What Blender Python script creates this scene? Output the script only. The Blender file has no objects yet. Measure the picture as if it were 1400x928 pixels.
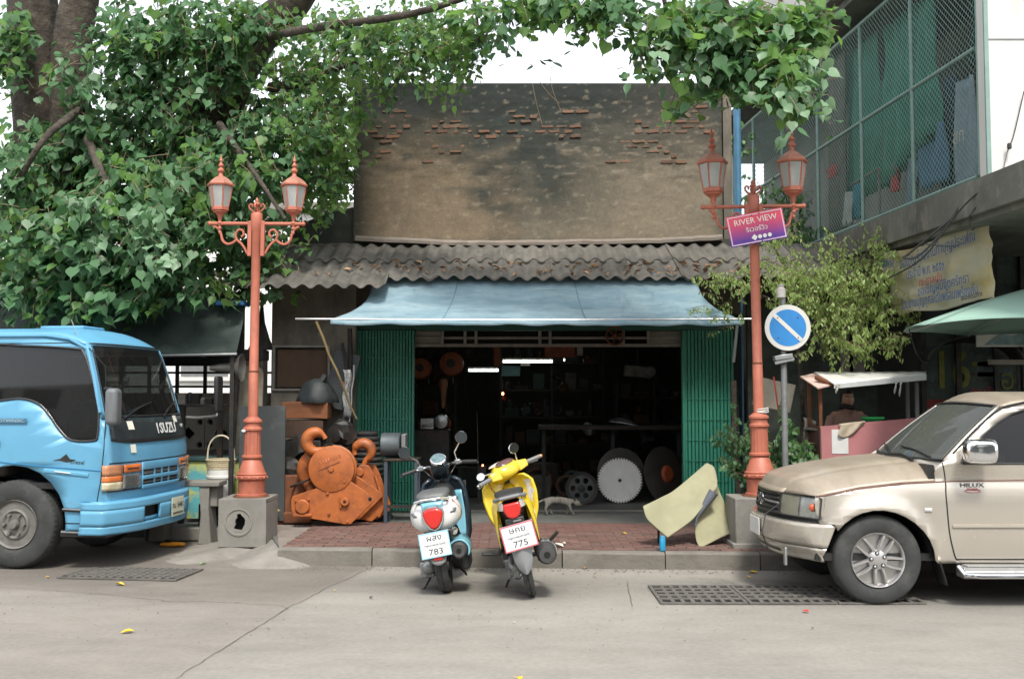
import bpy, bmesh, math, random
import numpy as np
from mathutils import Vector, Matrix, Euler, noise
from mathutils.geometry import tessellate_polygon
random.seed(7)
R_ = random.Random(11)
S = bpy.context.scene
COL = S.collection
rad = math.radians
# ---------------------------------------------------------------- camera, sky, sun, exposure
CAM_Z, PITCH, F = 1.74, math.atan(75 / 1400), 1400.0
cam = bpy.data.objects.new('camera', bpy.data.cameras.new('camera'))
COL.objects.link(cam)
cam.location = (0, 0, CAM_Z)
cam.rotation_euler = (rad(90) + PITCH, 0, 0)
cam.data.sensor_width = 36
cam.data.lens = 36.0
cam.data.clip_start = .05
cam.data.clip_end = 1500
S.camera = cam
SUN_EL, SUN_AZ = rad(57), rad(171)          # azimuth measured from +Y towards +X
w = bpy.data.worlds.new('World'); S.world = w; w.use_nodes = True
nt = w.node_tree; nt.nodes.clear()
sky = nt.nodes.new('ShaderNodeTexSky'); sky.sky_type = 'NISHITA'; sky.sun_disc = False
sky.sun_elevation = SUN_EL; sky.sun_rotation = SUN_AZ
sky.air_density = 1.0; sky.dust_density = 1.2; sky.ozone_density = 1.0
hs = nt.nodes.new('ShaderNodeHueSaturation'); hs.inputs['Saturation'].default_value = .30
mixw = nt.nodes.new('ShaderNodeMix'); mixw.data_type = 'RGBA'; mixw.blend_type = 'MULTIPLY'
mixw.inputs[0].default_value = 1.0; mixw.inputs[7].default_value = (1.03, 1.0, .97, 1)
bg = nt.nodes.new('ShaderNodeBackground'); bg.inputs['Strength'].default_value = .15
ow = nt.nodes.new('ShaderNodeOutputWorld')
nt.links.new(sky.outputs[0], hs.inputs['Color']); nt.links.new(hs.outputs[0], mixw.inputs[6])
nt.links.new(mixw.outputs[2], bg.inputs[0]); nt.links.new(bg.outputs[0], ow.inputs[0])
sl = bpy.data.lights.new('sun', 'SUN'); sl.energy = 1.45; sl.angle = rad(10); sl.color = (1, .955, .88)
sun = bpy.data.objects.new('sun', sl); COL.objects.link(sun)
sdir = Vector((math.sin(SUN_AZ) * math.cos(SUN_EL), math.cos(SUN_AZ) * math.cos(SUN_EL), math.sin(SUN_EL)))
sun.rotation_euler = sdir.to_track_quat('Z', 'Y').to_euler()
S.view_settings.view_transform = 'Standard'; S.view_settings.look = 'None'
S.view_settings.gamma = 1; S.view_settings.exposure = 1.42
S.cycles.use_denoising = True
S.cycles.max_bounces = 8; S.cycles.transparent_max_bounces = 12; S.cycles.caustics_reflective = False
S.cycles.caustics_refractive = False
# ---------------------------------------------------------------- helpers
def at(px, py, Y):
 # world point of the photograph's pixel at depth Y
 u, v = (px - 700) / F, (464 - py) / F
 yw = math.cos(PITCH) - v * math.sin(PITCH); zw = math.sin(PITCH) + v * math.cos(PITCH)
 t = Y / yw
 return Vector((u * t, Y, CAM_Z + zw * t))
def gr(px, py, z=0.):
 u, v = (px - 700) / F, (464 - py) / F
 yw = math.cos(PITCH) - v * math.sin(PITCH); zw = math.sin(PITCH) + v * math.cos(PITCH)
 t = (z - CAM_Z) / zw
 return Vector((u * t, yw * t, z))
_M = {}
def node(nt, t, **kw):
 n = nt.nodes.new('ShaderNode' + t)
 for k, v in kw.items():
  setattr(n, k, v)
 return n
def c4(c): return (c[0], c[1], c[2], 1)
def newmat(name):
 m = bpy.data.materials.new(name); m.use_nodes = True
 m.node_tree.nodes.clear()
 _M[name] = m
 return m, m.node_tree
def noise_fac(nt, co, wv, scale, lo, hi, detail=4, rough=.6):
 n = node(nt, 'TexNoise', noise_dimensions='4D')
 n.inputs['Scale'].default_value = 1; n.inputs['Detail'].default_value = detail; n.inputs['Roughness'].default_value = rough
 mp = node(nt, 'Mapping')
 sc = scale if isinstance(scale, (tuple, list)) else (scale,) * 3
 mp.inputs['Scale'].default_value = sc
 nt.links.new(co, mp.inputs[0]); nt.links.new(mp.outputs[0], n.inputs['Vector']); nt.links.new(wv, n.inputs['W'])
 r = node(nt, 'MapRange'); r.inputs['From Min'].default_value = lo; r.inputs['From Max'].default_value = hi
 nt.links.new(n.outputs['Fac'], r.inputs['Value'])
 return r.outputs[0]
def mixc(nt, f, a, b):
 m = node(nt, 'Mix', data_type='RGBA')
 for s, i in ((f, 0), (a, 6), (b, 7)):
  if isinstance(s, bpy.types.NodeSocket): nt.links.new(s, m.inputs[i])
  elif i == 0: m.inputs[0].default_value = s
  else: m.inputs[i].default_value = c4(s)
 return m.outputs[2]
def mat(name, col, rough=.6, metal=0., var=.14, vs=5, layers=(), bump=.0, bs=60, coat=0., spec=.5, emit=None, objvar=0., attr=None, seed=0.):
 """procedural material: base colour with soft variation, extra noise layers (colour, scale, lo, hi[, amount]), fine bump"""
 if name in _M: return _M[name]
 m, nt = newmat(name)
 tc = node(nt, 'TexCoord'); oi = node(nt, 'ObjectInfo')
 w_ = node(nt, 'Math', operation='MULTIPLY_ADD'); w_.inputs[1].default_value = 31.; w_.inputs[2].default_value = seed
 nt.links.new(oi.outputs['Random'], w_.inputs[0])
 co, wv = tc.outputs['Object'], w_.outputs[0]
 p = node(nt, 'BsdfPrincipled'); o = node(nt, 'OutputMaterial'); nt.links.new(p.outputs[0], o.inputs[0])
 base = tuple(col)
 if attr:
  a = node(nt, 'Attribute'); a.attribute_name = attr
  cur = a.outputs['Color']
  f = noise_fac(nt, co, wv, vs, .3, .7)
  dk = node(nt, 'Mix', data_type='RGBA', blend_type='MULTIPLY'); dk.inputs[0].default_value = 1
  nt.links.new(cur, dk.inputs[6]); nt.links.new(mixc(nt, f, (1 - var,) * 3, (1 + var,) * 3), dk.inputs[7])
  cur = dk.outputs[2]
 elif var:
  f = noise_fac(nt, co, wv, vs, .3, .7)
  cur = mixc(nt, f, tuple(c * (1 - var) for c in base), tuple(min(1, c * (1 + var)) for c in base))
 else:
  cur = mixc(nt, 0., base, base)
 rf = None
 for L in layers:
  c, sc, lo, hi = L[:4]
  f = noise_fac(nt, co, wv, sc, lo, hi, detail=6, rough=.7)
  if len(L) > 4:
   q = node(nt, 'Math', operation='MULTIPLY'); q.inputs[1].default_value = L[4]
   nt.links.new(f, q.inputs[0]); f = q.outputs[0]
  cur = mixc(nt, f, cur, c)
  rf = f
 if objvar:
  hv = node(nt, 'HueSaturation')
  r = node(nt, 'MapRange'); r.inputs['To Min'].default_value = 1 - objvar; r.inputs['To Max'].default_value = 1 + objvar
  nt.links.new(oi.outputs['Random'], r.inputs[0]); nt.links.new(r.outputs[0], hv.inputs['Value']); nt.links.new(cur, hv.inputs['Color'])
  cur = hv.outputs[0]
 nt.links.new(cur, p.inputs['Base Color'])
 p.inputs['Roughness'].default_value = rough; p.inputs['Metallic'].default_value = metal
 p.inputs['Specular IOR Level'].default_value = spec
 if rf is not None and rough < .5:
  r = node(nt, 'MapRange'); r.inputs['To Min'].default_value = rough; r.inputs['To Max'].default_value = .85
  nt.links.new(rf, r.inputs[0]); nt.links.new(r.outputs[0], p.inputs['Roughness'])
 if coat: p.inputs['Coat Weight'].default_value = coat; p.inputs['Coat Roughness'].default_value = .08
 if bump:
  f = noise_fac(nt, co, wv, bs, 0, 1, detail=5)
  b = node(nt, 'Bump'); b.inputs['Strength'].default_value = 1; b.inputs['Distance'].default_value = bump
  nt.links.new(f, b.inputs['Height']); nt.links.new(b.outputs[0], p.inputs['Normal'])
 if emit:
  p.inputs['Emission Color'].default_value = c4(emit[0]); p.inputs['Emission Strength'].default_value = emit[1]
 return m
def glass(name, tint, rough=.02, veil=.0, dcol=(.3, .3, .28), ior=1.38):
 if name in _M: return _M[name]
 m, nt = newmat(name)
 t = node(nt, 'BsdfTransparent'); t.inputs[0].default_value = c4(tint)
 g = node(nt, 'BsdfGlossy'); g.inputs['Roughness'].default_value = rough
 fr = node(nt, 'Fresnel'); fr.inputs['IOR'].default_value = ior
 mx = node(nt, 'MixShader'); nt.links.new(fr.outputs[0], mx.inputs[0]); nt.links.new(t.outputs[0], mx.inputs[1]); nt.links.new(g.outputs[0], mx.inputs[2])
 out = mx.outputs[0]
 if veil:
  d = node(nt, 'BsdfDiffuse'); d.inputs[0].default_value = c4(dcol)  # even pale veil mixed in, brightening put into the glass
  m2 = node(nt, 'MixShader'); m2.inputs[0].default_value = veil
  nt.links.new(out, m2.inputs[1]); nt.links.new(d.outputs[0], m2.inputs[2]); out = m2.outputs[0]
 o = node(nt, 'OutputMaterial'); nt.links.new(out, o.inputs[0])
 return m
FO = {}
def tag(o, label=None, cat=None, group=None, kind=None):
 if label: o['label'] = label
 if cat: o['category'] = cat
 if group: o['group'] = group
 if kind: o['kind'] = kind
 return o
def thing(name, label, cat, loc=(0, 0, 0), rot=(0, 0, 0), group=None, local=True, kind=None):
 o = bpy.data.objects.new(name, None); COL.objects.link(o); o.empty_display_size = .2
 o.location = loc; o.rotation_euler = rot
 FO[o] = Vector((0, 0, 0)) if local else Vector(loc)
 return tag(o, label, cat, group, kind)
def sub(name, parent):
 # an Empty part that only gathers sub-parts
 o = bpy.data.objects.new(name, None); COL.objects.link(o); o.parent = parent; o.empty_display_size = .1
 o.location = -FO[parent] * 0; FO[o] = FO[parent].copy()
 return o
class B:
 # collects faces; .obj() links them as one mesh object
 def __init__(s): s.v = []; s.f = []
 def mark(s): return len(s.v)
 def tf(s, M, i=0):
  for k in range(i, len(s.v)): s.v[k] = M @ Vector(s.v[k])
  return s
 def box(s, c, d, R=None):
  i = len(s.v); hx, hy, hz = d[0] / 2, d[1] / 2, d[2] / 2
  for a in (-hx, hx):
   for b in (-hy, hy):
    for e in (-hz, hz):
     q = Vector((a, b, e))
     if R is not None: q = R @ q
     s.v.append(q + Vector(c))
  s.f += [(i, i+1, i+3, i+2), (i+4, i+6, i+7, i+5), (i, i+4, i+5, i+1), (i+2, i+3, i+7, i+6), (i, i+2, i+6, i+4), (i+1, i+5, i+7, i+3)]
  return s
 def bb(s, x0, x1, y0, y1, z0, z1):
  return s.box(((x0+x1)/2, (y0+y1)/2, (z0+z1)/2), (x1-x0, y1-y0, z1-z0))
 def tube(s, pts, r, n=8, closed=False, caps=True):
  P = [Vector(p) for p in pts]; m = len(P); i0 = len(s.v)
  rr = r if isinstance(r, (list, tuple)) else [r] * m
  pn = None
  for k in range(m):
   if closed: t = P[(k+1) % m] - P[k-1]
   else: t = P[min(k+1, m-1)] - P[max(k-1, 0)]
   t = t.normalized() if t.length > 1e-9 else Vector((0, 0, 1))
   if pn is None:
    a = Vector((0, 0, 1)) if abs(t.z) < .9 else Vector((1, 0, 0))
    pn = (a - t * a.dot(t)).normalized()
   else:
    q = pn - t * pn.dot(t); pn = q.normalized() if q.length > 1e-6 else pn
   b = t.cross(pn)
   for j in range(n):
    th = 2 * math.pi * j / n
    s.v.append(P[k] + (pn * math.cos(th) + b * math.sin(th)) * rr[k])
  for k in range(m if closed else m - 1):
   a = i0 + k * n; c = i0 + ((k + 1) % m) * n
   for j in range(n):
    s.f.append((a + j, a + (j+1) % n, c + (j+1) % n, c + j))
  if caps and not closed:
   s.f.append(tuple(i0 + j for j in range(n))[::-1]); s.f.append(tuple(i0 + (m-1)*n + j for j in range(n)))
  return s
 def loft(s, rings, cap=True, closed=True):
  i0 = len(s.v); n = len(rings[0])
  for r in rings:
   for p in r: s.v.append(Vector(p))
  for k in range(len(rings) - 1):
   a = i0 + k * n; c = a + n
   for j in range(n if closed else n - 1):
    s.f.append((a + j, a + (j+1) % n, c + (j+1) % n, c + j))
  if cap:
   s.f.append(tuple(i0 + j for j in range(n))[::-1]); s.f.append(tuple(i0 + (len(rings)-1)*n + j for j in range(n)))
  return s
 def lathe(s, prof, o=(0, 0, 0), axis='z', n=16, mod=None, a0=0., cap=True):
  rings = []
  for k, (r, h) in enumerate(prof):
   ring = []
   for j in range(n):
    th = a0 + 2 * math.pi * j / n
    q = r * (mod(k, j) if mod else 1)
    x, y = q * math.cos(th), q * math.sin(th)
    p = {'z': (x, y, h), 'y': (x, h, y), 'x': (h, x, y)}[axis]
    ring.append(Vector(p) + Vector(o))
   rings.append(ring)
  return s.loft(rings, cap)
 def prism(s, poly, h0, h1, plane='xz', o=(0, 0, 0), R=None):
  i = len(s.v); n = len(poly)
  for h in (h0, h1):
   for a, b in poly:
    p = Vector({'xz': (a, h, b), 'xy': (a, b, h), 'yz': (h, a, b)}[plane])
    if R is not None: p = R @ p
    s.v.append(p + Vector(o))
  s.f.append(tuple(range(i, i + n))[::-1]); s.f.append(tuple(range(i + n, i + 2*n)))
  for j in range(n): s.f.append((i + j, i + (j+1) % n, i + n + (j+1) % n, i + n + j))
  return s
 def grid(s, fn, nu, nv, cu=False):
  i = len(s.v)
  for a in range(nu + 1):
   for b in range(nv + 1): s.v.append(Vector(fn(a / nu, b / nv)))
  for a in range(nu):
   for b in range(nv):
    q = i + a * (nv + 1) + b
    s.f.append((q, q + nv + 1, q + nv + 2, q + 1))
  return s
 def ball(s, c, r, n=10, m=6, sc=(1, 1, 1)):
  rings = []
  for k in range(m + 1):
   ph = math.pi * (k / m) ; ph = min(max(ph, .05), math.pi - .05)
   rings.append([Vector(c) + Vector((r*sc[0]*math.sin(ph)*math.cos(2*math.pi*j/n), r*sc[1]*math.sin(ph)*math.sin(2*math.pi*j/n), -r*sc[2]*math.cos(ph))) for j in range(n)])
  return s.loft(rings)
 def obj(s, name, m, parent=None, bev=0, seg=2, smooth=True, ang=35, solid=0, so=0, subd=0, recalc=True, keep=False, attr=None, dedupe=False):
  V = np.array([tuple(q) for q in s.v], dtype=float)
  lo, hi = V.min(0), V.max(0)
  c = Vector(((lo[0]+hi[0])/2, (lo[1]+hi[1])/2, lo[2] if parent is None else (lo[2]+hi[2])/2))
  if keep: c = Vector((0, 0, 0))
  me = bpy.data.meshes.new(name)
  me.from_pydata([tuple(q - np.array(c)) for q in V], [], s.f)
  if recalc or dedupe:
   bm = bmesh.new(); bm.from_mesh(me)
   if dedupe: bmesh.ops.remove_doubles(bm, verts=bm.verts, dist=1e-5)
   bmesh.ops.recalc_face_normals(bm, faces=bm.faces); bm.to_mesh(me); bm.free()
  if attr is not None:
   a = me.color_attributes.new('col', 'FLOAT_COLOR', 'POINT')
   a.data.foreach_set('color', np.asarray(attr, dtype=np.float32).ravel())
  me.materials.append(m)
  if smooth:
   me.shade_smooth()
   if ang < 180: me.set_sharp_from_angle(angle=rad(ang))
  o = bpy.data.objects.new(name, me); COL.objects.link(o)
  FO[o] = c
  if parent is not None:
   o.parent = parent; o.location = c - FO[parent]
  else: o.location = c
  if solid:
   q = o.modifiers.new('thickness', 'SOLIDIFY'); q.thickness = solid; q.offset = so
  if bev:
   q = o.modifiers.new('bevel', 'BEVEL'); q.width = bev; q.segments = seg; q.limit_method = 'ANGLE'; q.angle_limit = rad(40)
   q.use_clamp_overlap = True
  if subd:
   q = o.modifiers.new('subdivision', 'SUBSURF'); q.levels = subd; q.render_levels = subd
  return o
def plate(outer, holes=(), surf=None, ca=(), cb=()):
 # flat polygon with holes, cut along a and b lines, mapped to 3-D by surf(a,b)
 polys = [[Vector((a, b, 0)) for a, b in p] for p in [outer] + list(holes)]
 pts = [p for q in polys for p in q]
 tris = tessellate_polygon(polys)
 bm = bmesh.new(); vs = [bm.verts.new(p) for p in pts]
 for t in tris:
  try: bm.faces.new([vs[k] for k in t])
  except ValueError: pass
 bmesh.ops.remove_doubles(bm, verts=bm.verts, dist=1e-5)
 for cuts, n in ((ca, (1, 0, 0)), (cb, (0, 1, 0))):
  for c in cuts:
   bmesh.ops.bisect_plane(bm, geom=bm.verts[:] + bm.edges[:] + bm.faces[:], plane_co=Vector(n) * c, plane_no=n, dist=1e-6)
 b = B(); bm.verts.index_update()
 for q in bm.verts: b.v.append(Vector(surf(q.co.x, q.co.y)) if surf else Vector((q.co.x, 0, q.co.y)))
 for f in bm.faces: b.f.append(tuple(q.index for q in f.verts))
 bm.free()
 return b
def text(s, parent, m, size, loc, R=None, ext=.001, align='CENTER', name='lettering', sx=1.):
 # flat print: lettering lying in the plane given by R (text x -> right, y -> up)
 cu = bpy.data.curves.new(name, 'FONT'); cu.body = s; cu.size = size; cu.extrude = ext
 cu.align_x = align; cu.align_y = 'CENTER'; cu.resolution_u = 2
 cu.materials.append(m)
 o = bpy.data.objects.new(name, cu); COL.objects.link(o)
 o.parent = parent; o.location = Vector(loc) - FO[parent]
 if R is None: R = Matrix.Rotation(rad(90), 3, 'X')
 o.rotation_euler = R.to_euler(); o.scale = (sx, 1, 1)
 FO[o] = Vector(loc)
 return o
def frame3(xd, zd):
 # rotation whose X is xd and whose Y (text up) is zd
 x = Vector(xd).normalized(); y = (Vector(zd) - x * Vector(zd).dot(x)).normalized(); z = x.cross(y)
 return Matrix((x, y, z)).transposed()
def lerp(a, b, t): return a + (b - a) * t
def interp(x, xs, ys):
 return float(np.interp(x, xs, ys))
def smooth_poly(pts, n=4, closed=True):
 # Catmull-Rom resampling of a 2-D or 3-D polyline
 P = [Vector(p) for p in pts]; m = len(P); out = []
 for i in range(m if closed else m - 1):
  if closed: a, b, c, d = P[i-1], P[i], P[(i+1) % m], P[(i+2) % m]
  else: a, b, c, d = P[max(i-1, 0)], P[i], P[i+1], P[min(i+2, m-1)]
  for k in range(n):
   t = k / n
   out.append(.5*((2*b) + (c-a)*t + (2*a-5*b+4*c-d)*t*t + (-a+3*b-3*c+d)*t*t*t))
 if not closed: out.append(P[-1])
 return out
def copy_tree(o, parent=None):
 c = o.copy(); COL.objects.link(c); c.parent = parent
 FO[c] = FO.get(o, Vector()).copy()
 for ch in list(o.children): copy_tree(ch, c)
 return c
# ---------------------------------------------------------------- materials
m_conc = mat('concrete', (.215, .205, .18), .85, var=.2, vs=3, layers=[((.10, .10, .09), 2.2, .5, .75, .7), ((.4, .39, .36), 14, .62, .75, .5)], bump=.004, bs=70)
m_kerb = mat('kerb_concrete', (.165, .152, .13), .88, var=.2, vs=4, layers=[((.075, .07, .06), (3, 6, 8), .48, .72, .7)], bump=.006, bs=60, objvar=.12)
m_brick = mat('paver', (.145, .073, .058), .8, var=.25, vs=6, layers=[((.105, .09, .078), 1.7, .42, .68, .8), ((.3, .25, .2), 30, .62, .74, .4)], bump=.003, bs=90, objvar=.22)
m_mortar = mat('mortar', (.2, .175, .15), .9, var=.2, bump=.003)
m_floor = mat('shop_floor', (.10, .105, .095), .75, var=.25, vs=2, layers=[((.2, .19, .165), 1.3, .45, .7, .6), ((.03, .03, .028), 3, .55, .75, .7)], bump=.003)
m_dark = mat('black_void', (.008, .009, .008), .9, var=.2)  # near-black, standing in for shade in holes, gaps and recesses
m_iron = mat('dark_iron', (.035, .036, .034), .55, metal=.5, var=.3, vs=9, layers=[((.10, .045, .02), 8, .5, .7, .6)], bump=.002)
m_grate = mat('grate_iron', (.13, .122, .108), .7, metal=.2, var=.3, vs=12, bump=.002)
m_rubber = mat('tyre_rubber', (.035, .037, .036), .8, var=.25, vs=7, layers=[((.13, .125, .11), 5, .5, .75, .45)], bump=.001, bs=150)
m_plaster = mat('old_plaster', (.17, .15, .12), .9, var=.3, vs=1.6, layers=[((.05, .05, .042), (2.5, 2.5, .9), .42, .68, .85), ((.3, .27, .22), (6, 6, 3), .6, .75, .5)], bump=.006, bs=40)
m_mossy = mat('mossy_render', (.045, .05, .042), .95, var=.4, vs=2, layers=[((.12, .115, .09), 3, .5, .75, .6)], bump=.008, bs=30)
m_sheet = mat('fibre_cement', (.14, .13, .112), .9, var=.22, vs=3, layers=[((.055, .055, .048), (5, 1.2, 5), .44, .68, .85), ((.3, .29, .27), 18, .62, .75, .5)], bump=.004, bs=50, objvar=.2)
m_lead = mat('flashing', (.22, .19, .16), .8, var=.25, vs=3, layers=[((.09, .05, .03), (2, 2, 8), .5, .7, .7)], bump=.003)
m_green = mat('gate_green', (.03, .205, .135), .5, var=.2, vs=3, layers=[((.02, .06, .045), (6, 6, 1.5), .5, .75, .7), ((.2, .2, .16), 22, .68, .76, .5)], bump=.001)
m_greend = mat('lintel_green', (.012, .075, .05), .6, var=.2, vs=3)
m_awn = mat('awning_canvas', (.15, .245, .29), .75, var=.13, vs=2.2, layers=[((.30, .39, .42), (1.6, 5, 5), .42, .70, .85), ((.075, .13, .17), (5, 1.6, 1.6), .57, .72, .5), ((.07, .085, .09), (1.1, 14, 14), .58, .70, .6), ((.05, .06, .06), 30, .62, .72, .5)], bump=.004, bs=18)
m_woodw = mat('pale_wood', (.23, .21, .18), .8, var=.2, vs=6, layers=[((.08, .07, .055), (3, 20, 20), .5, .7, .5)], bump=.002)
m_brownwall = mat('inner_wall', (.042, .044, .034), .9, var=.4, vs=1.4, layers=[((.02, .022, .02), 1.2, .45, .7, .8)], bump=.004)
m_rust = mat('rust', (.16, .055, .022), .85, var=.4, vs=7, layers=[((.05, .03, .02), 4, .45, .7, .7)], bump=.004, bs=50)
m_woodrust = mat('reddish_timber', (.2, .072, .025), .75, var=.25, vs=3, layers=[((.07, .03, .015), (2, 12, 18), .45, .7, .7)], bump=.003)
m_steel = mat('galvanised', (.42, .43, .43), .4, metal=.8, var=.12, vs=10, layers=[((.2, .17, .14), 6, .55, .75, .5)])
m_chrome = mat('chrome', (.78, .79, .8), .08, metal=1, var=.03)
m_white = mat('white_paint', (.62, .62, .58), .55, var=.08, vs=3, layers=[((.3, .28, .24), 3, .55, .8, .4)])
m_black = mat('black_plastic', (.02, .021, .021), .45, var=.2, vs=9, layers=[((.07, .068, .06), 5, .55, .8, .5)])
m_grey = mat('grey_plastic', (.16, .165, .165), .5, var=.12)
m_ora = mat('orange_paint', (.42, .12, .028), .5, var=.13, vs=5, layers=[((.16, .055, .025), 4, .44, .68, .85), ((.10, .045, .025), 12, .57, .70, .8)], bump=.002, bs=60)
m_red = mat('red_lens', (.55, .02, .015), .15, var=.1, coat=.6)
m_redp = mat('red_paint', (.45, .04, .03), .5, var=.15)
m_salmon = mat('salmon_paint', (.43, .135, .082), .5, var=.14, vs=5, layers=[((.22, .07, .05), (8, 8, 2.5), .48, .72, .6), ((.30, .2, .15), 14, .60, .74, .5), ((.10, .05, .035), 9, .60, .72, .6)], bump=.0012, bs=60)
m_yellow = mat('scooter_yellow', (.68, .50, .035), .25, var=.06, coat=.5)
m_soft = mat('cream', (.55, .52, .44), .6, var=.1)
m_inkblue = mat('ink_blue', (.05, .10, .25), .7, var=0)
m_inkred = mat('ink_red', (.4, .05, .06), .7, var=0)
m_inkblack = mat('ink_black', (.03, .03, .03), .6, var=0)
m_inkwhite = mat('ink_white', (.8, .78, .74), .6, var=0)
m_bark = mat('bark', (.050, .040, .030), .95, var=.4, vs=3, layers=[((.12, .10, .075), (5, 5, 9), .48, .68, .8), ((.02, .018, .014), (9, 9, 2), .52, .68, .8)], bump=.035, bs=16)
m_twig = mat('twig', (.16, .12, .075), .9, var=.3)
m_grn_fab = mat('green_fabric', (.02, .075, .055), .85, var=.25, vs=3, bump=.002)
# ---------------------------------------------------------------- ground, road, kerb, pavement
def kerb_y(x): return 10.40 - .067 * x
b = B(); b.bb(-400, 400, -400, 400, -.30, -.06); tag(b.obj('ground', mat('earth', (.2, .18, .15), .95), keep=True, recalc=False), kind='structure')
def seg_side(p, a, c): return (c.x-a.x)*(p[1]-a.y) - (c.y-a.y)*(p[0]-a.x)
J = [gr(523, 769), gr(452, 801), gr(392, 832), gr(310, 884), gr(240, 928), gr(60, 1050)]
CR = [gr(-60, 800), gr(60, 806), gr(150, 813), gr(235, 822), gr(300, 823), gr(360, 826), gr(388, 829), gr(394, 834)]
def line_x(P, y):   # x of polyline at y (Y decreasing)
 ys = [p.y for p in P][::-1]; xs = [p.x for p in P][::-1]
 return float(np.interp(y, ys, xs))
def line_y(P, x): return float(np.interp(x, [p.x for p in P], [p.y for p in P]))
def road_col(x, y):
 n1 = noise.fractal(Vector((x*.6, y*1.3, 3)), 1, 2, 4); n2 = noise.fractal(Vector((x*2.5, y*5, 9)), 1, 2, 4)
 c = np.array((.25, .237, .208))
 n0 = noise.fractal(Vector((x*.25, y*.8, 7)), 1, 2, 3); c = c * (1 + .10*n1 + .10*n2 + .12*n0)
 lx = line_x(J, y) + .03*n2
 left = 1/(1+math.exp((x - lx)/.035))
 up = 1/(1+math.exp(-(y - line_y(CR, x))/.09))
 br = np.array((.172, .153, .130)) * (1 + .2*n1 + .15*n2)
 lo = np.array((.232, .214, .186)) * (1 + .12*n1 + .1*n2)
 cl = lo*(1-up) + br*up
 c = c*(1-left) + cl*left
 # dusty pale band below the kerb, damp stains beside the grates, dark patches under the parked vehicles
 ky = kerb_y(x)
 d = math.exp(-((y-(ky-.35))/.16)**2)*.22*(1-left)
 c = c*(1-d) + np.array((.33, .30, .25))*d
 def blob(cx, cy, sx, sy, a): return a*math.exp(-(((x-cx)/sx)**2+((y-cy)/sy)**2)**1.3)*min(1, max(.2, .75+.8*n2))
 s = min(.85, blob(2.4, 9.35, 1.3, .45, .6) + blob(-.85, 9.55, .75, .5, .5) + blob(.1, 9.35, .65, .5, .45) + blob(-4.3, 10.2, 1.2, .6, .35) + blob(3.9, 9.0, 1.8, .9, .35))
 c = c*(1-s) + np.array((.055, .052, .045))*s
 return tuple(np.clip(c, .02, .6)) + (1,)
b = B(); nx, ny = 300, 180
X0, X1, Y0, Y1 = -9., 9., 4.6, 12.8
b.grid(lambda u, v: (lerp(X0, X1, u), lerp(Y0, Y1, v), .004*noise.noise(Vector((u*9, v*5, 0)))), nx, ny)
cols = [road_col(p.x, p.y) for p in b.v]
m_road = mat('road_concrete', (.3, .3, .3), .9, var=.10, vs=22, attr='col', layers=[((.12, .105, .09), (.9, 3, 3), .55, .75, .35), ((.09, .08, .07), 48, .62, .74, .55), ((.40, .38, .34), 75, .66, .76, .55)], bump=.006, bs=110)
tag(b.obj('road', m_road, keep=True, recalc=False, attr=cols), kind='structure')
b = B()
for q in ((-60, 60, -40, Y0), (-60, X0, Y0, 12.8), (X1, 60, Y0, 12.8)): b.bb(q[0], q[1], q[2], q[3], -.05, -.003)
tag(b.obj('road_beyond', mat('road_plain', (.25, .237, .208), .9, var=.12, vs=1), keep=True), kind='structure')
# cracks and slab joint: narrow sunken lines filled with grit
def crack(P, wd, name, m, jit=.02, st=60):
 pts = []; tot = len(P) - 1
 for k in range(st + 1):
  t = k / st * tot; i = min(int(t), tot - 1); p = P[i].lerp(P[i+1], t - i)
  pts.append(p + Vector((jit*noise.noise(Vector((k*.7, wd*99, 0))), jit*noise.noise(Vector((k*.7, 5, wd*50))), 0)))
 b = B(); b.v = []
 for k, p in enumerate(pts):
  t = (pts[min(k+1, st)] - pts[max(k-1, 0)]).normalized(); n = Vector((-t.y, t.x, 0))
  h = wd*(.4 + .9*abs(noise.noise(Vector((k*1.3, 2, wd*7)))))
  b.v += [p + n*h + Vector((0, 0, .0062)), p - n*h + Vector((0, 0, .0062))]
 for k in range(st): b.f.append((2*k, 2*k+1, 2*k+3, 2*k+2))
 return tag(b.obj(name, m, keep=True, smooth=False), kind='structure')
m_crk = mat('crack_dirt', (.12, .105, .088), .95, var=.4, vs=20)
crack(J, .0055, 'road_joint', m_crk); crack(CR, .005, 'road_crack', m_crk, .05)
crack([gr(858, 797), gr(860, 812), gr(865, 829)], .007, 'road_crack', m_crk, .01, 14)
crack([gr(940, 790), gr(985, 792), gr(1010, 800)], .006, 'road_crack', m_crk, .03, 20)
PZ = .155
b = B()
EX = lambda y: float(np.interp(y, [10.5, 11.9, 12.6], [-2.40, -2.80, -2.92]))    # left end of the raised pavement
b.prism([(EX(10.5), 10.5+.19), (14, kerb_y(14)+.13), (14, 30), (-14, 30), (-14, 12.62), (-2.92, 12.6), (-2.80, 11.9)], -.05, PZ, 'xy')
pavement = tag(b.obj('pavement', m_floor, keep=True), kind='structure'); FO[pavement] = Vector((0, 0, 0))
kerb = tag(bpy.data.objects.new('kerb', None), kind='structure'); COL.objects.link(kerb); FO[kerb] = Vector()
x = -2.40
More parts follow.
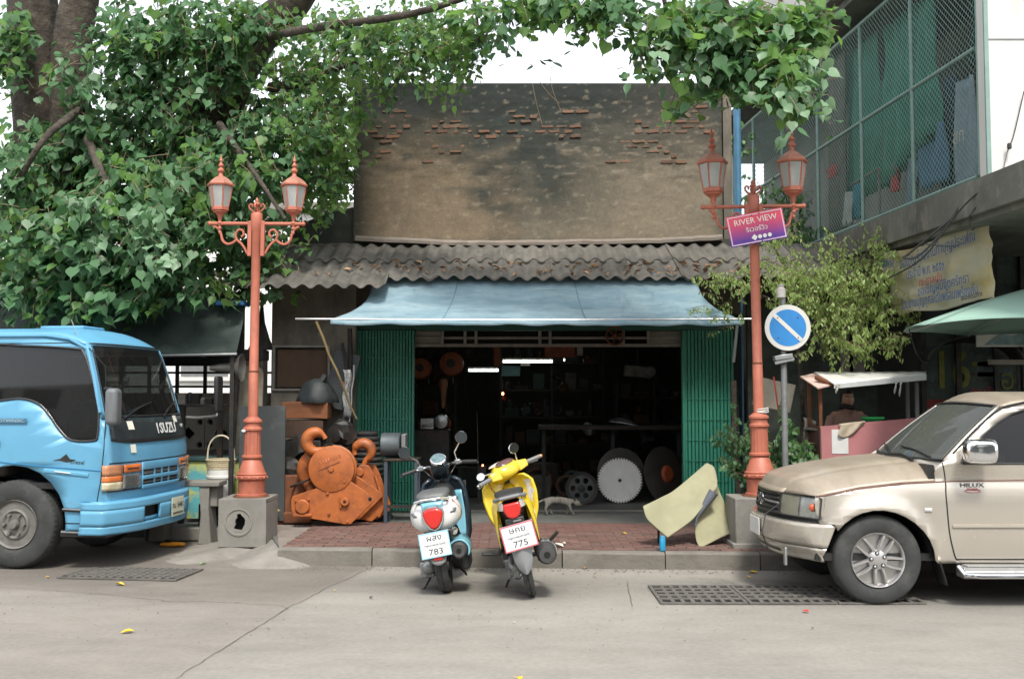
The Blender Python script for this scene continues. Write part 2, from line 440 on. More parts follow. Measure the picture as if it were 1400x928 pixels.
while x < 7.4:
 L = R_.uniform(.92, 1.05)
 b = B(); y0 = kerb_y(x + L/2) + R_.uniform(-.008, .008); h = .17 + R_.uniform(-.006, .004)
 pr = [(0, -.04), (0, h-.022), (.012, h-.006), (.03, h), (.126, h), (.126, -.04)]
 b.v = []; rings = []
 nseg = 6
 for k in range(nseg+1):
  xx = lerp(x + .006, x + L - .006, k/nseg)
  rings.append([Vector((xx, y0 - .067*(xx - x - L/2) + a + .004*noise.noise(Vector((xx*3, a*9, c*7))), c + .004*noise.noise(Vector((xx*4, 3, a*20))))) for a, c in pr])
 b.loft(rings); b.obj('kerb_stone', m_kerb, kerb)
 x += L
# brick pavers laid in running bond behind the kerb
def paver(x0, y0, sx, sy, z):
 return Vector((x0, y0, z)), (sx, sy, .03)
pv = [B() for _ in range(1)][0]
bm_ = B(); bm_.box((0, 0, 0), (.206, .098, .03))
proto = None; n_p = 0; rest = B(); row = 0; yy = .185
while True:
 yc = yy + row*.1055
 if kerb_y(0) + yc > 12.62: break
 xx = -2.38 + (row % 2)*.107
 while xx < 3.05:
  if xx < EX(kerb_y(-2.5) + yc) + .02: xx += .2135; continue
  X, Y = xx + .107, kerb_y(xx + .107) + yc
  xx += .2135
  if Y > 12.62: continue
  z = PZ + .008 + R_.uniform(-.003, .003)
  if n_p < 300:
   if proto is None:
    proto = bm_.obj('brick', m_brick, pavement, bev=.004, seg=1); o = proto
   else:
    o = proto.copy(); COL.objects.link(o)
   o.location = (X, Y, z); o.rotation_euler = (R_.uniform(-.012, .012), R_.uniform(-.008, .008), -.067 + R_.uniform(-.01, .01)); n_p += 1
  else:
   rest.box((X, Y, z), (.206, .098, .03), Matrix.Rotation(-.067, 3, 'Z'))
 row += 1
tag(rest.obj('brick_field', m_brick, pavement, smooth=False), kind='stuff')
b = B(); b.v = [(EX(10.6)+.02, kerb_y(-2.39)+.127, PZ+.0065), (3.06, kerb_y(3.06)+.127, PZ+.0065), (3.06, 12.63, PZ+.0065), (EX(12.6)+.03, 12.63, PZ+.0065)]; b.f = [(0, 1, 2, 3)]
b.obj('mortar_bed', m_mortar, pavement, smooth=False)
# cement apron mounded round the lamp block and against the pavement end
b = B()
def apron(u, v):
 x, y = lerp(-4.0, -2.05, u), lerp(10.05, 12.0, v); e = EX(y)
 h = .105/(1+math.exp(-(x+3.35)/.11))/(1+math.exp(-(y-10.95 + .25*math.sin(x*3))/.09))
 h = max(h, (.150/(1+math.exp(-(x-e+.20)/.10)))*min(1, max(0, (y-10.30)/.42))*(1 if x < e+.05 else max(0, 1-(x-e-.05)/.35)))
 return (x, y, h*(1+.08*noise.noise(Vector((x*7, y*7, 0)))) + .0035*noise.noise(Vector((x*3, y*9, 2))) - (.006 if h < .02 else 0))
b.grid(apron, 130, 130)
tag(b.obj('cement_apron', mat('apron_cement', (.22, .205, .18), .9, var=.2, vs=3, layers=[((.11, .10, .085), 2, .5, .75, .7)], bump=.004), keep=True, ang=180), kind='structure')
# drain grates
def grate(x0, x1, y0, y1, nxh, nyh, label, sk=0.):
 t = thing('drain_grate', label, 'drain grate', ((x0+x1)/2, (y0+y1)/2, .004), (0, 0, sk), group='iron drain grates in the road')
 W, D = (x1-x0)/2, (y1-y0)/2
 b = B(); b.bb(-W, W, -D, D, .0022, .0045); b.obj('pit_shade', m_dark, t, smooth=False)  # flat black sheet on the road, standing in for the shaded pit
 b = B()
 for sx_ in (-1, 1): b.box((sx_*(W+.015), 0, .008), (.03, 2*D+.06, .014))
 for sy_ in (-1, 1): b.box((0, sy_*(D+.015), .0075), (2*W, .03, .014))
 b.obj('grate_frame', m_grate, t)
 wx, wy = 2*W/nxh, 2*D/nyh
 for k in range(1, nxh): B().box((-W + k*wx, 0, .011), (wx*.40, 2*D, .010)).obj('bar', m_grate, t, smooth=False)
 for k in range(1, nyh): B().box((0, -D + k*wy, .0125), (2*W, wy*.42, .010)).obj('bar', m_grate, t, smooth=False)
 return t
grate(1.26, 1.93, 8.62, 9.36, 8, 5, 'rusty square-holed drain grate in the road with its left edge in the open')
grate(2.00, 2.67, 8.62, 9.36, 8, 5, 'square-holed drain grate in the road running under the shadow of the pickup')
grate(2.74, 3.41, 8.62, 9.36, 8, 5, 'square-holed drain grate under the front wheel of the pickup')
grate(-4.25, -3.12, 9.75, 10.3, 14, 7, 'dark drain grate in the road below the front bumper of the blue truck', -.12)
# grit and crumbs washed against the kerb
b = B(); rg = random.Random(3)
for k in range(900):
 x = rg.uniform(-2.6, 6) if k % 3 else rg.uniform(-6, 2); y = kerb_y(x) - abs(rg.gauss(.02, .13)) - .02 if k % 3 else rg.uniform(7, 10.5)
 r = rg.uniform(.003, .011) if k % 3 else rg.uniform(.003, .007); i = len(b.v)
 b.v += [Vector((x+a*r*rg.uniform(.6, 1.2), y+c*r*rg.uniform(.6, 1.2), z*r+.004)) for a, c, z in ((-1, -1, 0), (1, -1, 0), (1, 1, 0), (-1, 1, 0), (.2, 0, 1))]; b.f += [(i, i+1, i+4), (i+1, i+2, i+4), (i+2, i+3, i+4), (i+3, i, i+4)]
tag(b.obj('grit', mat('grit', (.17, .14, .11), .95, var=.5, vs=3), smooth=False, recalc=False), 'fine grit and crumbs scattered on the road along the kerb', 'grit', kind='stuff')
# ---------------------------------------------------------------- shop building
shop = thing('shop_building', 'low shophouse with tall stained plaster parapet, green folding gates and a dark open workshop', 'building', (0.4, 14, PZ), local=False)
PL, PR_, PT, PB = at(484, 200, 14.4).x, at(987, 200, 14.4).x, at(700, 114, 14.4).z, at(700, 330, 14.4).z
def wall_col(x, z):
 u = (x - PL)/(PR_ - PL); h = (z - PB)/(PT - PB)
 n = noise.fractal(Vector((x*1.1, 0, z*1.6)), 1, 2, 5); n2 = noise.fractal(Vector((x*3.2, 4, z*7)), .9, 2, 5); n3 = noise.fractal(Vector((x*7, 7, z*15)), .8, 2, 4)
 tan = np.array((.195, .150, .100)) if u < .45 else np.array((.19, .160, .115))
 tan = tan*(1 + .15*n + .1*n3)
 dk = np.array((.019, .024, .021))*(1 + .35*n2); gy = np.array((.062, .058, .045))*(1 + .2*n2 + .15*n)
 top = .96/(1 + math.exp(-((h - .77) + .03*n + .06*n2)/.035)) * (1 if u < .66 else max(.55, 1-(u-.66)*1.5))
 band = 1/(1 + math.exp(-((h - .50) + .16*n2 + .1*n)/.05)) * .85
 uu, hh = u + .10*n + .03*n2, h + .14*noise.noise(Vector((x*.7, 9, z)))
 cen = max(math.exp(-((uu-.50)/.20)**2)*(1.15 if hh > .3 else 1.15-(.3-hh)*2.2), .75*math.exp(-((uu-.56)/.30)**2 - ((hh-.55)/.2)**2)) + .25*n + .12*n2
 cen = max(0, min(1, cen*1.15 - .28))
 # faint ghost lines of an older gable roof
 g = abs(h - (.66 - abs(u - .50)*1.0)) if .05 < abs(u-.5) < .42 else 1
 ghost = math.exp(-(g/.045)**2)*.5*min(1, max(0, .6+n2))
 edge = max(math.exp(-((u-.0)/.035)**2), math.exp(-((h-0)/.02)**2)*.5, math.exp(-((u-1)/.02)**2)*.7)
 c = tan
 for m_, q in ((band, gy), (cen*.9, dk*1.3), (ghost, tan*.9), (top, dk), (edge*.8, dk*1.4)):
  m_ = min(1, max(0, m_)); c = c*(1-m_) + q*m_
 pe = 1/(1+math.exp(-(noise.fractal(Vector((x*3, 4, z*17)), .8, 2, 4)*.9 + n2*.3 - .50)/.07)) * (1 if .42 < h < .9 else .12) * .7
 pe *= 1 - .6*top; c = c*(1-pe) + (np.array((.21, .17, .12)) if u > .55 else np.array((.05, .056, .044)))*pe
 wt = 1/(1+math.exp(-(n3 - .55)/.04))*.5
 c = c*(1-wt) + np.array((.30, .26, .19))*wt*.7 + c*wt*.3
 return tuple(np.clip(c, .012, .6)) + (1,)
b = B(); nx, nz = 260, 110
def wall_pt(u, v):
 x, z = lerp(PL, PR_, u), lerp(PB, PT, v)
 n = noise.fractal(Vector((x*2.2, 1, z*4)), .9, 2, 4)
 return (x, 14.4 + (.014*n if .4 < v < .92 else .005*n), z)
b.grid(wall_pt, nx, nz)
colr = [wall_col(p.x, p.z) for p in b.v]; nb = len(b.v)
# top, sides and back of the wall
b.v += [Vector(q) for q in ((PL, 14.4, PB), (PR_, 14.4, PB), (PR_, 14.4, PT), (PL, 14.4, PT), (PL, 14.65, PB), (PR_, 14.65, PB), (PR_, 14.65, PT), (PL, 14.65, PT))]
i = nb; b.f += [(i+4, i+7, i+6, i+5), (i, i+3, i+7, i+4), (i+1, i+5, i+6, i+2), (i+3, i+2, i+6, i+7)]
colr += [(.05, .05, .04, 1)]*8
m_par = mat('parapet_plaster', (.3, .2, .1), .93, var=.16, vs=26, attr='col', layers=[((.03, .034, .028), (3, 3, 1.0), .56, .76, .4), ((.03, .03, .025), 60, .6, .75, .35)], bump=.006, bs=45)
par = b.obj('parapet_wall', m_par, shop, ang=60, attr=colr)
# bricks bared where the render has fallen off
m_bb = mat('bare_brick', (.205, .105, .062), .9, var=.35, vs=9, layers=[((.075, .065, .05), 7, .42, .62, .9), ((.26, .2, .14), 11, .60, .7, .7)], bump=.004, bs=50, objvar=.3)
patch = [(540, 180, 3, 3), (556, 163, 2, 2), (520, 207, 3, 4), (516, 190, 3, 2), (620, 176, 4, 3), (613, 210, 3, 2), (586, 222, 2, 1), (682, 190, 4, 2), (728, 165, 2, 2), (770, 180, 3, 2), (776, 188, 2, 1),
   (800, 158, 2, 1), (940, 160, 3, 2), (918, 180, 4, 3), (890, 196, 3, 3), (955, 178, 3, 2), (975, 172, 2, 2), (905, 215, 2, 2), (922, 228, 2, 1), (505, 235, 1, 2), (700, 155, 2, 2), (862, 225, 2, 1), (975, 152, 2, 1), (610, 184, 2, 1)]
used_b = set()
for (px, py, nxb, nzb) in patch:
 c = at(px, py, 14.4)
 for r in range(nzb):
  for q in range(nxb):
   if R_.random() < .25: continue
   zz = round((c.z - (r - nzb/2)*.072)/.072)*.072
   k = round((c.x + (q - nxb/2)*.2)/.2); xx = k*.2 + (round(zz/.072) % 2)*.1
   key = (k, round(zz/.072))
   if key in used_b or not PL+.15 < xx < PR_-.15: continue
   used_b.add(key)
   L = R_.choice((R_.uniform(.15, .19), R_.uniform(.06, .12))); H = R_.uniform(.034, .056)
   poly = [(-L/2, -H/2+R_.uniform(0, .01)), (-L*.2, -H/2), (L*.25, -H/2+R_.uniform(0, .012)), (L/2, -H*.4), (L/2-R_.uniform(0, .02), H/2), (0, H/2-R_.uniform(0, .012)), (-L/2+R_.uniform(0, .03), H/2)]
   bb = B(); bb.prism([(xx + a, zz + e) for a, e in poly], 14.385 + R_.uniform(-.004, .008), 14.42)
   bb.obj('brick', m_bb, par, bev=.004, seg=1)
# flashing ledge along the foot of the parapet, in lapped lengths
e0 = [(486, 327), (640, 334), (780, 333), (905, 331), (985, 327)]
for k in range(4):
 a, c = at(*e0[k], 14.34), at(*e0[k+1], 14.34)
 bb = B(); z0, z1 = a.z, c.z; dz = .004*k
 bb.v = []
 n = 8
 prof = [(-.10, -.03), (-.105, .01), (-.02, .055), (.05, .06), (.05, -.03)]
 bb.loft([[Vector((lerp(a.x, c.x+.02, j/n), 14.38+p[0]-.002*k + .006*noise.noise(Vector((j*.9+k*9, 0, 1))), lerp(z0, z1, j/n)+p[1]+dz + .012*noise.noise(Vector((j*.7+k*5, 3, 1))))) for p in prof] for j in range(n+1)])
 bb.obj('flashing', m_lead, shop, ang=50)
B().bb(PL+.01, 3.9, 14.425, 14.6, 3.2, PB+.04).obj('roof_closure', m_mossy, shop); B().bb(-3.3, PL, 14.425, 14.6, 3.2, 3.86).obj('roof_closure', m_mossy, shop)
# right pier behind the parapet
bb = B(); bb.bb(at(987, 200, 14.5).x+.003, at(999, 200, 14.5).x, 14.43, 14.8, PZ, PT-.02); bb.obj('pier', m_plaster, shop)
# corrugated roof sheets
roof = sub('roof', shop)
TOPY, EY = 14.34, 12.95
def zr(y, x=0): return 3.80 - (TOPY - y)*.42
def sheet(x0, ncor, y0, y1, dz, m=m_sheet, sag=0., eps=0.):
 per = .205; n = ncor*8; bb = B()
 sk = R_.uniform(-.006, .006)
 def fn(u, v):
  x = x0 + u*ncor*per; y = lerp(y0, y1, v) + sk*(u-.5)*2
  ph = (u*ncor) * 2*math.pi
  s = math.cos(ph); wv = .026*math.copysign(abs(s)**.75, s)
  edge = .006*noise.noise(Vector((x*3, y*2, 4))) 
  return (x, y + (edge*2 if v == 0 else 0), zr(y) + wv + dz + edge - sag*(1-v)**2)
 bb.grid(fn, n, 6)
 o = bb.obj('corrugated_sheet', m, roof, solid=.009, so=-1, ang=60); return o
x_l, x_r = -3.62, 4.75
x = x_l; k = 0
while x < x_r:
 dz = (k % 2)*.014 + R_.uniform(0, .006)
 left = x < -2.0
 sheet(x, 5, 13.62, TOPY, dz + .018)
 ey = 12.72 if left else 12.90 + R_.uniform(-.02, .02)
 if x > 2.6: ey = 12.86 + R_.uniform(-.05, .1)
 sheet(x + R_.uniform(-.004, .004), 5, ey, 13.80, dz, sag=.02 if left else 0)
 x += .205*4.0+.004; k += 1
# a slipped short sheet lying over the left eave
sheet(-3.40, 9, 12.55, 12.95, .03, sag=.015)
# hip end on the left going up to the mossy party wall
a, c, d, e = at(396, 333, 14.5), at(402, 312, 14.5), at(484, 284, 14.5), at(486, 334, 14.5)
bb = B(); bb.prism([(a.x, a.z-.2), (c.x-.02, c.z), (lerp(c.x, d.x, .3), lerp(c.z, d.z, .3)+.03), (lerp(c.x, d.x, .7), lerp(c.z, d.z, .7)+.03), (d.x, d.z), (e.x-.012, e.z-.2)], 14.45, 14.75)
bb.obj('party_wall', m_mossy, shop, bev=.01)
# rough mortar fillet between roof and walls
bb = B(); bb.tube([(lerp(-3.2, -2.2, t/14), 14.36, 3.82 + .03*noise.noise(Vector((t*.8, 0, 0)))) for t in range(15)], [.045+.02*noise.noise(Vector((t*1.3, 8, 0))) for t in range(15)], 6); bb.obj('mortar_fillet', m_plaster, shop)
# plaster side wall left of the gates, with its boarded window
xl, xr = at(371, 500, 13.5).x, at(492, 500, 13.9).x
zt = 3.40
w0, w1 = at(372, 475, 13.5), at(448, 531, 13.5)
wx0, wx1, wz1, wz0 = xl + .02, w1.x, w0.z, w1.z
pl = plate([(xl, PZ), (xr, PZ), (xr, zt), (xl, zt)], [[(wx0+.03, wz0), (wx1, wz0), (wx1, wz1), (wx0+.03, wz1)]], lambda a, c: (a, 13.5, c))
pl.obj('side_wall', m_plaster, shop, solid=.15, so=-1, smooth=False, recalc=False)
bb = B(); bb.bb(wx0+.05, wx1-.02, 13.54, 13.57, wz0+.02, wz1-.02); wb = bb.obj('window_board', mat('rusty_board', (.10, .06, .035), .85, var=.3, vs=2, layers=[((.04, .032, .024), (3, 3, 1), .4, .7, .8)]), shop)
for q in ((wx0, wx1+.03, wz0-.03, wz0), (wx0, wx1+.03, wz1, wz1+.03), (wx0, wx0+.03, wz0, wz1), (wx1, wx1+.03, wz0, wz1)):
 B().bb(q[0], q[1], 13.47, 13.58, q[2], q[3]).obj('window_frame', mat('frame_grey', (.2, .19, .16), .8, var=.2), shop)
B().bb(xl, xl+.05, 13.66, 20, PZ, zt).obj('outer_wall', m_plaster, shop)
# interior shell
gx0, gx1 = at(490, 500, 14.0).x, at(1000, 500, 14.0).x
BY = 20.5
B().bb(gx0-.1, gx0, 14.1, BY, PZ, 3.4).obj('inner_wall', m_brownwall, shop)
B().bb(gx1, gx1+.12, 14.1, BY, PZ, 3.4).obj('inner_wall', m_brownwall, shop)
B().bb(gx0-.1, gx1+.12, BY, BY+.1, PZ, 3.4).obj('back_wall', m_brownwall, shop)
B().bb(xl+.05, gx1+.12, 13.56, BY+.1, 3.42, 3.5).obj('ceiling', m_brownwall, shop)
# lintel and transom lights
lz0, lz1 = at(700, 452, 14.0).z, at(700, 430, 14.0).z
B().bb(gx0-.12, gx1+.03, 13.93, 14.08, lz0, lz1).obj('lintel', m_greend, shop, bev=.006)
B().bb(gx0-.12, gx1+.13, 13.98, 14.08, lz1, 3.60).obj('upper_wall', m_plaster, shop)
tz0 = at(700, 473, 14.05).z
tx0, tx1 = at(557, 460, 14.05).x, at(933, 460, 14.05).x
for (p0, p1) in ((557, 604), (888, 933)):
 B().bb(at(p0, 460, 14.05).x, at(p1, 460, 14.05).x, 14.03, 14.05, tz0+.03, lz0-.003).obj('transom_panel', m_woodw, shop, bev=.003)
for py, h in ((462, .035), (472, .045)):
 z = at(700, py, 14.0).z
 for p0, p1 in ((557, 700), (700.4, 820), (820.4, 933)):
  B().bb(at(p0, py, 14.02).x, at(p1, py, 14.02).x, 13.99, 14.025, z-h/2, z+h/2).obj('transom_rail', m_woodw, shop, bev=.004)
for px in (605, 636, 651, 738, 752, 852, 886):
 x = at(px, 462, 14.0).x; B().bb(x-.02, x+.02, 13.96, 13.987, tz0+.01, lz0-.004).obj('transom_post', m_woodw, shop, bev=.003)
# wheel-shaped emblem hung over the opening
em = at(841, 459, 13.9); bb = B()
bb.tube([(em.x + .12*math.cos(t*math.pi/12), 13.92, em.z + .12*math.sin(t*math.pi/12)) for t in range(24)], .012, 6, closed=True)
for k in range(3):
 a = k*math.pi/3 + .3; bb.tube([(em.x - .1*math.cos(a), 13.92, em.z - .1*math.sin(a)), (em.x + .1*math.cos(a), 13.92, em.z + .1*math.sin(a))], .009, 6)
bb.ball((em.x, 13.92, em.z), .035)
tag(bb.obj('spoked_emblem', m_rust), 'small rusty spoked wheel emblem hung from the transom over the shop opening', 'emblem')
# folding gates
def fold_gate(p0, p1, n, name_label, lattice=False):
 g = sub('folding_gate', shop); g['label'] = name_label
 x0, x1 = at(p0, 500, 13.93).x, at(p1, 500, 13.93).x
 z0, z1 = PZ+.02, lz0-.004
 wd = (x1-x0)/n
 for k in range(n):
  zig = (k % 2)*.007
  xc = x0 + (k+.5)*wd
  bb = B(); bb.prism([(xc-wd*.47, 13.90+zig), (xc-wd*.30, 13.885+zig), (xc+wd*.30, 13.885+zig), (xc+wd*.47, 13.90+zig), (xc+wd*.47, 13.92+zig), (xc-wd*.47, 13.92+zig)], z0, z1, 'xy')
  bb.obj('slat', m_green, g)
 for k in range(9):
  z = lerp(z0+.12, z1-.1, k/8)
  bb = B(); bb.bb(x0, x1, 13.958, 13.972, z-.012, z+.012); bb.bb(x0+.01, x1-.01, 13.876, 13.884, z-.006, z+.006); bb.obj('crossbar', m_green, g)
 for q in (x0-.02, x1+.005): B().bb(q, q+.03, 13.87, 13.99, PZ, z1).obj('gate_post', m_green, g, bev=.004)
 B().bb(x0, x1, 13.88, 13.98, PZ, PZ+.018).obj('gate_track', m_iron, g)
 return g
fold_gate(491, 563, 17, 'left green folding gate pushed open, drawn to the end')
fold_gate(934, 998, 13, 'right green folding gate of wide flat leaves')
# ---------------------------------------------------------------- awning
aw = thing('awning', 'faded blue canvas awning sagging in a curve over the shop opening', 'awning', (0.3, 13, 2.6), local=False)
TL, TR = at(507, 377, 13.15), at(953, 374, 13.15)
FL, FR = at(452, 437, 12.25), at(1016, 438, 12.25)
def awn(u, v):
 a = TL.lerp(TR, u); c = FL.lerp(FR, u)
 p = a.lerp(c, v)
 # concave side edges and sag
 cx = (TL.x + TR.x)/2
 pinch = .17*math.sin(math.pi*v)*(2*u-1)*abs(2*u-1)**1.5
 p.x -= pinch
 p.z -= .05*math.sin(math.pi*v) * (.9 + .1*math.cos(u*9)) + .012*math.sin(u*31+v*2)*math.sin(math.pi*v) + .008*noise.noise(Vector((u*14, v*5, 0)))
 p.z += .02*math.sin(u*math.pi)*v*0
 p.z -= .012*abs(math.sin(u*math.pi*7))*v
 return p
bb = B(); bb.grid(awn, 120, 24); cloth = bb.obj('canvas', m_awn, aw, solid=.004, ang=180)
bb = B(); bb.grid(lambda u, v: awn(u, 1) + Vector((0, -.004-.01*v, -.055*v + .005*math.sin(u*60)*v)), 120, 2); bb.obj('hem', m_awn, aw, solid=.004, ang=180)
fl2, fr2 = at(404, 436, 12.27), at(1036, 436, 12.27)
bb = B(); bb.tube([fl2, fl2.lerp(fr2, .5) + Vector((0, 0, -.015)), fr2], .014, 8); bb.obj('front_pole', m_steel, aw)
bb = B(); bb.tube([TL + Vector((-.03, .03, -.06)), TR + Vector((.03, .03, -.06))], .018, 8); bb.obj('rear_pole', m_iron, aw)
for px in (470, 600, 730, 860, 995):
 t = (px-452)/(1016-452); p = FL.lerp(FR, t); q = TL.lerp(TR, t)
 bb = B(); bb.tube([(p.x, p.y+.02, p.z-.02), (q.x, 13.9, q.z-.35)], .011, 6); bb.obj('stay', m_steel, aw)
# grime and rust spots collect on the lower canvas: see the material
# stitched seams on the canvas
for u in (.27, .62):
 bb = B(); bb.grid(lambda s, v: awn(u + (s-.5)*.004, v) + Vector((0, -.003, .004)), 1, 24); bb.obj('seam', mat('seam', (.11, .19, .23), .8), aw, smooth=True, ang=180)
# wet leaves and petals fallen on the canvas
m_dry = mat('dry_leaf', (.30, .175, .09), .8, var=.3, vs=20, objvar=.35)
m_ylw = mat('yellow_leaf', (.75, .5, .03), .6, var=.15, vs=20, objvar=.1)
def leaf_b(L=.08, w_=.06, curl=.01):
 bb = B()
 bb.v = [Vector(q) for q in ((0, 0, 0), (-w_*.5, L*.3, curl), (-w_*.35, L*.65, curl*.8), (0, L, 0), (w_*.35, L*.65, curl), (w_*.5, L*.3, curl*1.2), (0, L*.45, 0))]
 bb.f = [(0, 6, 2, 1), (6, 3, 2), (0, 5, 4, 6), (6, 4, 3)]
 return bb
def fallen(p, m, label, L=.08, group=None, name='fallen_leaf', cat='leaf'):
 bb = leaf_b(L, L*.6, L*.12); o = bb.obj(name, m, solid=.0012, smooth=False)
 o.location = p; o.rotation_euler = (R_.uniform(-.1, .1), R_.uniform(-.1, .1), R_.uniform(0, 6.28))
 return tag(o, label, cat, group)
proto = None
for k in range(120):
 cl = R_.choice([(-1.4, .5), (-.9, .5), (.1, .3), (1.2, .7), (1.9, .6), (.8, .6), (2.6, .5), (3.3, .5), (-2.2, .5)])
 x = R_.gauss(cl[0], .28); y = R_.uniform(12.95, 13.5)
 if proto is None: proto = leaf_b(.1, .06, .014).obj('fallen_leaf', m_dry, solid=.0012, smooth=False); o = proto
 else: o = proto.copy(); COL.objects.link(o)
 ph = math.cos(((x - x_l)/.205)*2*math.pi)
 o.location = (x, y, zr(y) + .05 + .01*ph); s = R_.uniform(.6, 1.2); o.scale = (s, s, s)
 o.rotation_euler = (R_.uniform(-.4, .4) + .38, R_.uniform(-.5, .5), R_.uniform(0, 6.28))
 tag(o, 'dry brown leaf lying in a valley of the corrugated roof', 'leaf', 'dry leaves on the roof sheets')
# ---------------------------------------------------------------- cast iron lamp posts
m_lglass = glass('lamp_glass', (.93, .94, .92), .12, veil=.34, dcol=(.78, .79, .76))
m_bulb = mat('bulb', (.85, .85, .82), .3, var=0)
def lantern(t, x, y, z, s=1.):
 # six sided lantern standing on an arm end, z = arm height
 l = sub('lantern', t)
 def L(prof, name, m, n=6, a0=0., **k): 
  bb = B(); bb.lathe([(r*s, z + h*s) for r, h in prof], (x, y, 0), 'z', n, a0=a0); return bb.obj(name, m, l, **k)
 L([(.004, -.20), (.022, -.17), (.012, -.14), (.03, -.11), (.016, -.085), (.022, -.06), (.038, -.03), (.02, 0), (.03, .03), (.035, .07), (.06, .10), (.10, .125), (.105, .14)], 'lantern_stem', m_salmon, 16)
 L([(.10, .14), (.125, .15), (.125, .20), (.118, .205)], 'lantern_base', m_salmon, 6, bev=.004)
 for k in range(6):
  a = k*math.pi/3
  p0 = Vector((x + .118*s*math.cos(a), y + .118*s*math.sin(a), z + .20*s)); p1 = Vector((x + .170*s*math.cos(a), y + .170*s*math.sin(a), z + .50*s))
  bb = B(); bb.tube([p0, p1], .010*s, 6); bb.obj('glazing_bar', m_salmon, l)
  a2 = a + math.pi/3
  q0 = Vector((x + .118*s*math.cos(a2), y + .118*s*math.sin(a2), z + .20*s)); q1 = Vector((x + .170*s*math.cos(a2), y + .170*s*math.sin(a2), z + .50*s))
  bb = B(); e = .08
  bb.v = [p0.lerp(q0, e), p0.lerp(q0, 1-e), p1.lerp(q1, 1-e), p1.lerp(q1, e)]; bb.f = [(0, 1, 2, 3)]
  bb.obj('pane', m_lglass, l, smooth=False, solid=.003)
 L([(.165, .495), (.195, .505), (.20, .53), (.175, .54)], 'lantern_rim', m_salmon, 6, bev=.003)
 L([(.185, .535), (.155, .575), (.11, .615), (.07, .64), (.045, .65)], 'lantern_roof', mat('lantern_roof', (.34, .15, .10), .7, var=.25, vs=8, layers=[((.42, .32, .26), 6, .5, .75, .6)]), 6)
 L([(.045, .645), (.032, .67), (.03, .70), (.05, .72), (.052, .74), (.03, .765), (.022, .78), (.04, .80), (.04, .815), (.018, .84), (.014, .86), (.026, .875), (.02, .895), (.01, .93), (.002, .975)], 'finial', m_salmon, 14)
 bb = B(); bb.lathe([(.01, z+.22*s), (.03*s, z+.24*s), (.032*s, z+.33*s), (.05*s, z+.37*s), (.052*s, z+.41*s), (.03*s, z+.45*s), (.004, z+.462*s)], (x, y, 0), 'z', 12); bb.obj('bulb', m_bulb, l)
def scroll(cx, y, cz, sgn, s):
 P = []
 for k in range(22):
  a = -math.pi*.5 + k*.32; r = .035 + .0035*k
  P.append(Vector((cx + sgn*(r*math.cos(a)), y, cz + r*math.sin(a))))
 return P
